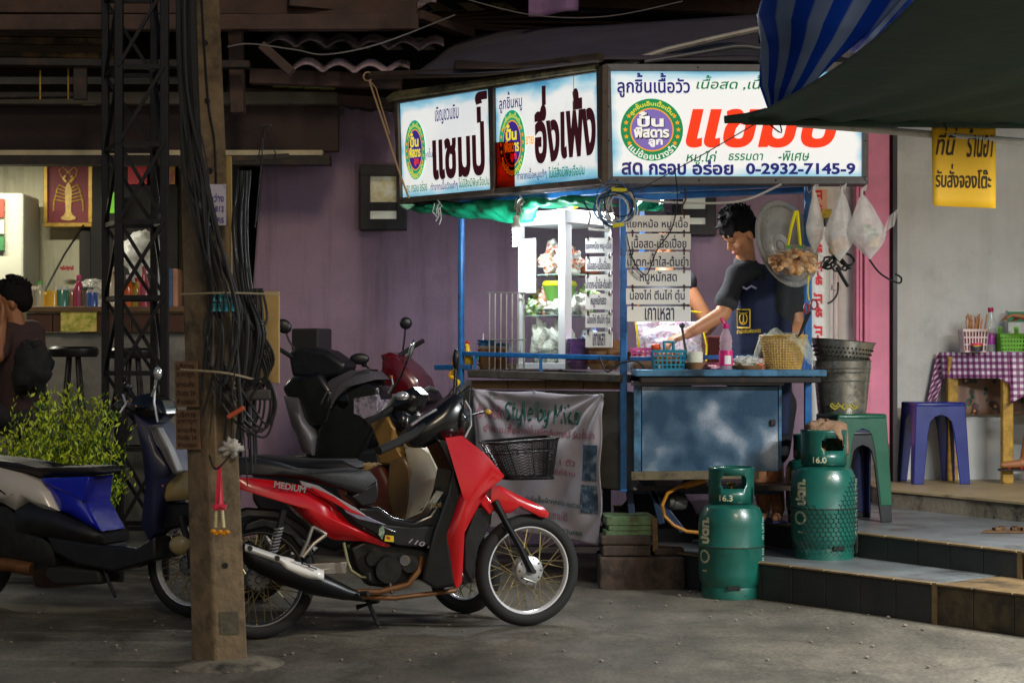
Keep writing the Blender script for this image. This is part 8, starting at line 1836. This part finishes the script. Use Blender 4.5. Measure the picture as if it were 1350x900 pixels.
def strip(path, drops, fn_w=.012, uoff=0):
    """cloth side hanging from the table edge along path; drops per path point"""
    n = len(path) - 1; vs = []; uv = []; K_ = 12; L = [0]
    for i in range(n): L.append(L[-1] + (path[i + 1] - path[i]).length)
    for i, p in enumerate(path):
        for j in range(K_ + 1):
            v = j / K_; d = drops[i] * v; out = V((0, -1, 0)) * (.012 + fn_w * math.sin(L[i] * 26) * v + .03 * v)
            vs.append(p + out + V((0, 0, ZT - d + .002))); uv.append(((L[i] + uoff) * ck, d * ck))
    cl.add(vs, [(i * (K_ + 1) + j, (i + 1) * (K_ + 1) + j, (i + 1) * (K_ + 1) + j + 1, i * (K_ + 1) + j + 1) for i in range(n) for j in range(K_)], 0, uv)
A_ = [TL_.lerp(TK, k / 24) for k in range(25)]; B_ = [TK.lerp(TR, k / 40) for k in range(41)]
strip(A_, [.185 + (.0 if k < 20 else .05 * (k - 20) / 4) for k in range(25)]); strip(B_, [.36 - .05 * min(1, k / 3) for k in range(41)], uoff=.57)
cl.add([TL_ + V((-.01, 0, ZT + .002)), TK + V((0, -.014, ZT + .002)), TR + V((0, -.014, ZT + .002)), TBk + V((0, 0, ZT + .002))], [(0, 1, 2, 3)], 0, [(0, 0), (12, 0), (38, 0), (38, 9)])
cl.grid(lambda u, v: TL_ + V((-.02 - .09 * v + .10 * u, .02 + .02 * math.sin(u * 7), ZT - .46 * v * (1 - .25 * u))), 8, 14)
for k in range(len(cl.v) - 9 * 15, len(cl.v)): i = k - (len(cl.v) - 9 * 15); cl.uv[k] = ((i % 9) / 8 * .12 * ck + (i // 9) * .4, (i // 9) / 14 * .46 * ck)
tag(cl.build('tablecloth', GH, smooth=40, solid=.002, recalc=False), 'purple and white gingham cloth draped over the dining table', 'tablecloth')
FLOR = mat('floral_base', '6b4c3c', .8, var=.1)
def floral():
    m = bpy.data.materials.new('floral_cloth'); m.use_nodes = True; nt = m.node_tree; L = nt.links.new; p = nt.nodes['Principled BSDF']; tc = nt.nodes.new('ShaderNodeTexCoord'); v = nt.nodes.new('ShaderNodeTexVoronoi'); v.inputs['Scale'].default_value = 15; L(tc.outputs['Object'], v.inputs['Vector'])
    r = nt.nodes.new('ShaderNodeValToRGB'); r.color_ramp.interpolation = 'CONSTANT'; e = r.color_ramp.elements; e[0].position = 0; e[0].color = hx('d8bc78') + (1,); e[1].position = .14; e[1].color = hx('7a3a3c') + (1,); q = e.new(.3); q.color = hx('2f4f4a') + (1,); q = e.new(.42); q.color = hx('8f7060') + (1,)
    L(v.outputs['Distance'], r.inputs[0]); L(r.outputs[0], p.inputs['Base Color']); return m
g = G(); a = P(1258, 500, 13.12); b = P(1352, 546, 13.12); g.grid(lambda u, v: V((a.x + (b.x - a.x) * u, 13.12 + .01 * math.sin(u * 25), a.z + .04 + (b.z - a.z - .04) * v)), 20, 6); tag(g.build('floral_cloth', floral(), solid=.004), 'dark floral cloth hanging behind the table legs', 'cloth')
stool((P(1230, 0, 12.85).x, 12.85, ZP), .46, .57, RBP, 'royal blue plastic stool in front of the grey wall', rz=.08)
# things on the dining table
def ot(px, Y=12.9): return V((P(px, 0, Y).x, Y, ZT + .004))
bk2 = thing('cutlery_basket', 'white lattice basket of chopsticks on the gingham cloth', 'basket', ot(1283)); lattice(bk2, ot(1283), .088, .07, .15, mat('basket_pinkwhite', 'dcc8cc', .4, var=.04), 8, 3, .86, .009)
g = G(); g.box(ot(1280) + V((0, 0, .06)), (.12, .09, .11)); g.build('pink_liner', mat('liner_pink', 'c87a88', .6), bk2, smooth=0)
STK = mat('chopstick', 'a8774c', .7, var=.3, vs=30)
rnd = random.Random(6)
ch_ = thing('chopsticks', 'bunch of brown wrapped chopsticks standing in the white basket', 'chopsticks', ot(1285))
for k in range(26): c = ot(1276 + rnd.uniform(0, 18)) + V((0, rnd.uniform(-.03, .03), .04)); g = G(); g.beam(c, c + V((rnd.uniform(-.05, .04), 0, rnd.uniform(.17, .23))), .009, .009); g.build('stick', STK if k % 4 else mat('straw_pink', 'd8a8a0', .5), ch_, smooth=0)
wb2 = thing('water_bottle', 'clear plastic bottle with purple label and red cap on the dining table', 'bottle', ot(1306, 12.92)); c = ot(1306, 12.92)
g = G(); g.lathe(c, [(0, 0), (.04, 0), (.043, .01), (.043, .15), (.04, .16), (.043, .17), (.04, .2), (.02, .27), (.016, .285)], 20); g.build('body', mat('clear_bottle', 'c8d0d0', .1, var=.05, alpha=.45, spec=.9), wb2)
g = G(); g.lathe(c, [(.0442, .05), (.0444, .052), (.0444, .13), (.0442, .132)], 20); g.build('label', mat('label_purple', '9a2a9a', .4, dirt=('c8b8d8', 40, .4)), wb2); g = G(); g.lathe(c, [(.041, .005), (.041, .045), (0, .045)], 16); g.build('drink', mat('dark_drink', '2a1214', .2), wb2)
g = G(); g.lathe(c, [(.018, .28), (.02, .284), (.02, .312), (0, .314)], 14); g.build('cap', mat('cap_magenta', 'a81a4a', .4), wb2)
gb = thing('green_basket', 'lime green lattice basket with handle on the dining table', 'basket', ot(1332, 12.85)); lattice(gb, ot(1332, 12.85), .088, .07, .115, mat('lime_plastic', '5fa81a', .4), 8, 4, .88, .012)
g = G(); c = ot(1318, 12.85); g.beam(c + V((0, 0, .11)), c + V((.005, 0, .175)), .03, .014); g.beam(c + V((.12, 0, .11)), c + V((.115, 0, .175)), .03, .014); g.build('handle', mat('lime_plastic', '5fa81a', .4), gb, smooth=0, bevel=.003)
jr = thing('small_jar', 'tiny jar with a hot pink lid in front of the white basket', 'jar', ot(1288, 12.8)); c = ot(1288, 12.8); g = G(); g.lathe(c, [(0, 0), (.036, 0), (.038, .045), (0, .045)], 16); g.build('body', matm('jar_label', '3a3a44', 'd8b81a', 'b8302a', 30), jr); g = G(); g.lathe(c, [(.041, .044), (.041, .058), (0, .06)], 16); g.build('lid', mat('hot_pink2', 'e8386a', .4), jr)
g = G(); a = P(1327, 411, 13.05); b = P(1352, 440, 13.05); g.box(((a.x + b.x) / 2, 13.05, (a.z + b.z) / 2 - .06), (b.x - a.x, .08, a.z - b.z + .14)); mb_ = tag(g.build('menu_box', mat('menu_pale', 'c8d0cc', .6), smooth=0, bevel=.006), 'pale box with a green band behind the green basket', 'box')
g = G(); g.box(((a.x + b.x) / 2, 13.005, a.z - .035), (b.x - a.x + .004, .012, .07)); g.build('green_band', mat('band_green', '0a7a52', .5), mb_, smooth=0)
# ================================================================== CANOPY (near, top right)
DG = mat('dark_green_canvas', '22382c', .85, var=.25, vs=3, bump=.7, bs=7)
cn = thing('green_canopy', 'dark green canvas canopy stretched overhead at the top right', 'canopy', P(1200, 165, 9.2))
def canf(u, v):
    a = P(985 + 450 * u, 158 + 6 * u, 9.3); b = P(1235 + 300 * u, -30, 6.7); q = a.lerp(b, v); k = .05 * math.sin(math.pi * v) * math.sin(math.pi * min(1, u * 1.3)); q.z -= k * .3
    q.z += .010 * math.sin(v * 3 + (u / (.25 + v)) * 11) * (1 - v * .5); q.x -= .10 * math.sin(math.pi * v) * (1 - u) * -1.0
    return q
g = G(); g.grid(canf, 60, 30); g.build('canvas', DG, cn, smooth=180, solid=.008)
g = G(); g.tube([P(980, 158, 9.3), P(1100, 160, 9.3), P(1420, 164, 9.3)], .026, 8); g.build('hem', DG, cn)
g = G(); g.tube([P(955, 158, 9.3), P(966, 157, 9.3), P(985, 156, 9.3), P(1010, 154, 9.3), P(1030, 152, 9.3)], [.02, .022, .028, .045, .04], 8); g.build('pole_end', DG, cn)
g = G(); g.tube([P(1050, 163, 9.35), P(1200, 175, 9.35), P(1420, 193, 9.35)], .019, 10); g.build('pipe', mat('white_pipe', 'b8b4aa', .4, var=.15, dirt=('7a6a4a', 16, .36)), cn)
cable([P(1010, 160, 9.3), P(1030, 175, 9.3), P(1024, 150, 9.28)], .004, parent=cn); cable([P(1235, 150, 9.28), P(1248, 168, 9.28), P(1240, 120, 9.2)], .003, parent=cn)
def stripes():
    m = bpy.data.materials.new('striped_tarp'); m.use_nodes = True; nt = m.node_tree; L = nt.links.new; p = nt.nodes['Principled BSDF']; tc = nt.nodes.new('ShaderNodeTexCoord'); s = nt.nodes.new('ShaderNodeSeparateXYZ'); L(tc.outputs['UV'], s.inputs[0])
    mu = nt.nodes.new('ShaderNodeMath'); mu.operation = 'MULTIPLY'; mu.inputs[1].default_value = 3.6; ad = nt.nodes.new('ShaderNodeMath'); ad.operation = 'MULTIPLY_ADD'; L(s.outputs[1], ad.inputs[0]); ad.inputs[1].default_value = .35; L(s.outputs[0], ad.inputs[2]); L(ad.outputs[0], mu.inputs[0]); a = nt.nodes.new('ShaderNodeMath'); a.operation = 'FRACT'; L(mu.outputs[0], a.inputs[0])
    r = nt.nodes.new('ShaderNodeValToRGB'); e = r.color_ramp.elements; e[0].position = .48; e[0].color = hx('1450c8') + (1,); e[1].position = .56; e[1].color = hx('93a9cc') + (1,); L(a.outputs[0], r.inputs[0]); L(r.outputs[0], p.inputs['Base Color']); p.inputs['Roughness'].default_value = .4
    tr = nt.nodes.new('ShaderNodeBsdfTranslucent'); L(r.outputs[0], tr.inputs[0]); mx = nt.nodes.new('ShaderNodeMixShader'); mx.inputs[0].default_value = .35; L(p.outputs[0], mx.inputs[1]); L(tr.outputs[0], mx.inputs[2]); L(mx.outputs[0], nt.nodes['Material Output'].inputs[0]); return m
STP = stripes()
def tarp2(u, v):   # u across left->right edge, v bottom->top
    L0 = [(1016, 154), (1001, 112), (1003, 60), (998, 20), (1012, -30)]; R0 = [(1020, 156), (1060, 122), (1102, 80), (1150, 40), (1215, -30)]
    i = min(3, int(v * 4)); f = v * 4 - i; l = V(L0[i]).lerp(V(L0[i + 1]), f); r = V(R0[i]).lerp(V(R0[i + 1]), f); q = l.lerp(r, u)
    return P(q.x, q.y, 9.32 - .9 * v + .12 * math.sin(u * 6 + v * 4) * v + .25 * math.sin(math.pi * u) * v)
g = G(); g.grid(tarp2, 30, 40); 
tag(g.build('striped_tarp', STP, smooth=180, solid=.004), 'blue and grey striped plastic tarp bunched at the canopy corner', 'tarp')
def tarp3(u, v): q = V((1140, 75)).lerp(V((1240, -25)), v); return P(q.x - 45 * (1 - u) + 10 * v, q.y - 18 * (1 - u), 10.2 - .5 * v + .04 * math.sin(v * 14 + u * 3))
g = G(); g.grid(tarp3, 12, 20); tag(g.build('striped_tarp', STP, smooth=180, solid=.004), 'brighter strip of blue striped tarp further back above the cart', 'tarp')
g = G(); g.grid(lambda u, v: P(1120 + 42 * u - 8 * v, 72 - 36 * v - 8 * u, 10.6) + V((0, .03 * math.sin(u * 14 + v * 9), .01 * math.sin(u * 23))), 14, 8); tag(g.build('white_sheet', mat('white_vinyl', 'b8b4c4', .5, bump=.6, bs=14), smooth=180, solid=.003), 'scrap of white plastic sheet under the striped tarp', 'sheet')
ps = thing('yellow_poster', 'yellow handwritten poster hung from the white canopy pipe', 'poster', P(1270, 275, 9.3))
pq = [P(1230, 271, 9.28), P(1312, 275, 9.32), P(1312, 160, 9.36), P(1228, 160, 9.32)]
g = G(); g.grid(lambda u, v: bil(pq)(u, v) + V((0, .01 * math.sin(u * 5), 0)), 10, 8); g.build('sheet', mat('poster_yellow', 'dca80e', .7, var=.06, vs=4), ps, smooth=180, solid=.002)
pfn = lambda u, v: bil(pq)(u, v) + V((0, .01 * math.sin(u * 5) - .005, 0)); PIK = mat('poster_ink', '33280c', .8)
lettering('ที่นี่', pfn, PIK, ps, box=(.06, .60, .42, .96), bold=.01, shear=.3); lettering('ร้านอา', pfn, PIK, ps, box=(.55, .58, .96, .96), bold=.01, shear=.3); lettering('รับสั่งจองโต๊ะ', pfn, PIK, ps, box=(.05, .22, .93, .50), bold=.012, shear=.1)
tubelamp('stall_lamp', (3.3, 7.6, 2.5), (4.5, 7.6, 2.5), 400, 'fluorescent tube lamp under the green canopy, out of frame on the right', (.97, 1, .98), es=8)
# ================================================================== BUSH
bs2 = thing('potted_bush', 'bright green leafy bush in a pot between the scooter and the tower', 'plant', V((P(78, 0, 10.75).x, 10.75, 0)))
bc0 = V((P(78, 0, 10.75).x, 10.75, 0)); rnd = random.Random(12)
g = G(); g.lathe(bc0, [(0, 0), (.14, 0), (.19, .24), (.2, .26), (.17, .25), (0, .22)], 20); g.build('pot', mat('clay_pot', '5a3a28', .8), bs2)
stems = []
for k in range(120):
    a = rnd.uniform(0, 6.28); sp_r = rnd.uniform(.05, .44); h = rnd.uniform(.4, 1.22) - sp_r * .5; tip = bc0 + V((sp_r * math.cos(a) * .92 + .0, sp_r * math.sin(a) * .7, h)); b = bc0 + V((.05 * math.cos(a), .05 * math.sin(a), .2)); mid = b.lerp(tip, .5) + V((.06 * math.cos(a), .06 * math.sin(a), .05)); stems.append((b, mid, tip))
g = G(); [g.tube([b, m_, t], [.008, .005, .002], 5) for b, m_, t in stems]; g.build('stems', mat('stem_green', '4a5a24', .8), bs2, kind='stuff')
g = G()
for b, m_, t in stems:
    for j in range(98):
        f = rnd.uniform(.25, 1.05); p = (b.lerp(m_, f * 2) if f < .5 else m_.lerp(t, f * 2 - 1)) + V((rnd.gauss(0, .035), rnd.gauss(0, .035), rnd.gauss(0, .03)))
        a = rnd.uniform(0, 6.28); up = rnd.uniform(.45, 1.4); d = V((math.cos(a) * math.cos(up), math.sin(a) * math.cos(up), math.sin(up))); L = rnd.uniform(.026, .052); sd = d.orthogonal().normalized() * L * .19; sd.rotate(M.Rotation(rnd.uniform(0, 6), 3, d)); n_ = d.cross(sd).normalized() * L * .07
        g.add([p, p + d * L * .5 + sd, p + d * L, p + d * L * .5 - sd, p + d * L * .5 - n_], [(0, 1, 4), (1, 2, 4), (2, 3, 4), (3, 0, 4)], m=0 if rnd.random() < .7 else 1)
g.build('foliage', [mat('leaf_bright', 'b0c22e', .45, var=.35, vs=9), mat('leaf_dark', '40611a', .5, var=.3, vs=9)], bs2, smooth=0, kind='stuff', recalc=False)
# hooked leaf sprig falling right of the tower
# low kerb and box behind the tower
g = G(); a = P(150, 700, 12.3); g.box((a.x - .6, 12.3, .06), (3.4, .25, .12)); struct(g.build('kerb', CONC, smooth=0, bevel=.01))
g = G(); a = P(166, 0, 11.6); g.box((a.x, 11.6, .38), (.42, .3, .76)); tag(g.build('metal_box', mat('dim_metal', '5a5850', .5, .3, dirt=('35332e', 5, .4)), smooth=0, bevel=.01), 'dim grey metal box standing behind the lattice tower', 'box')
bpy.data.scenes.remove(SCR_)
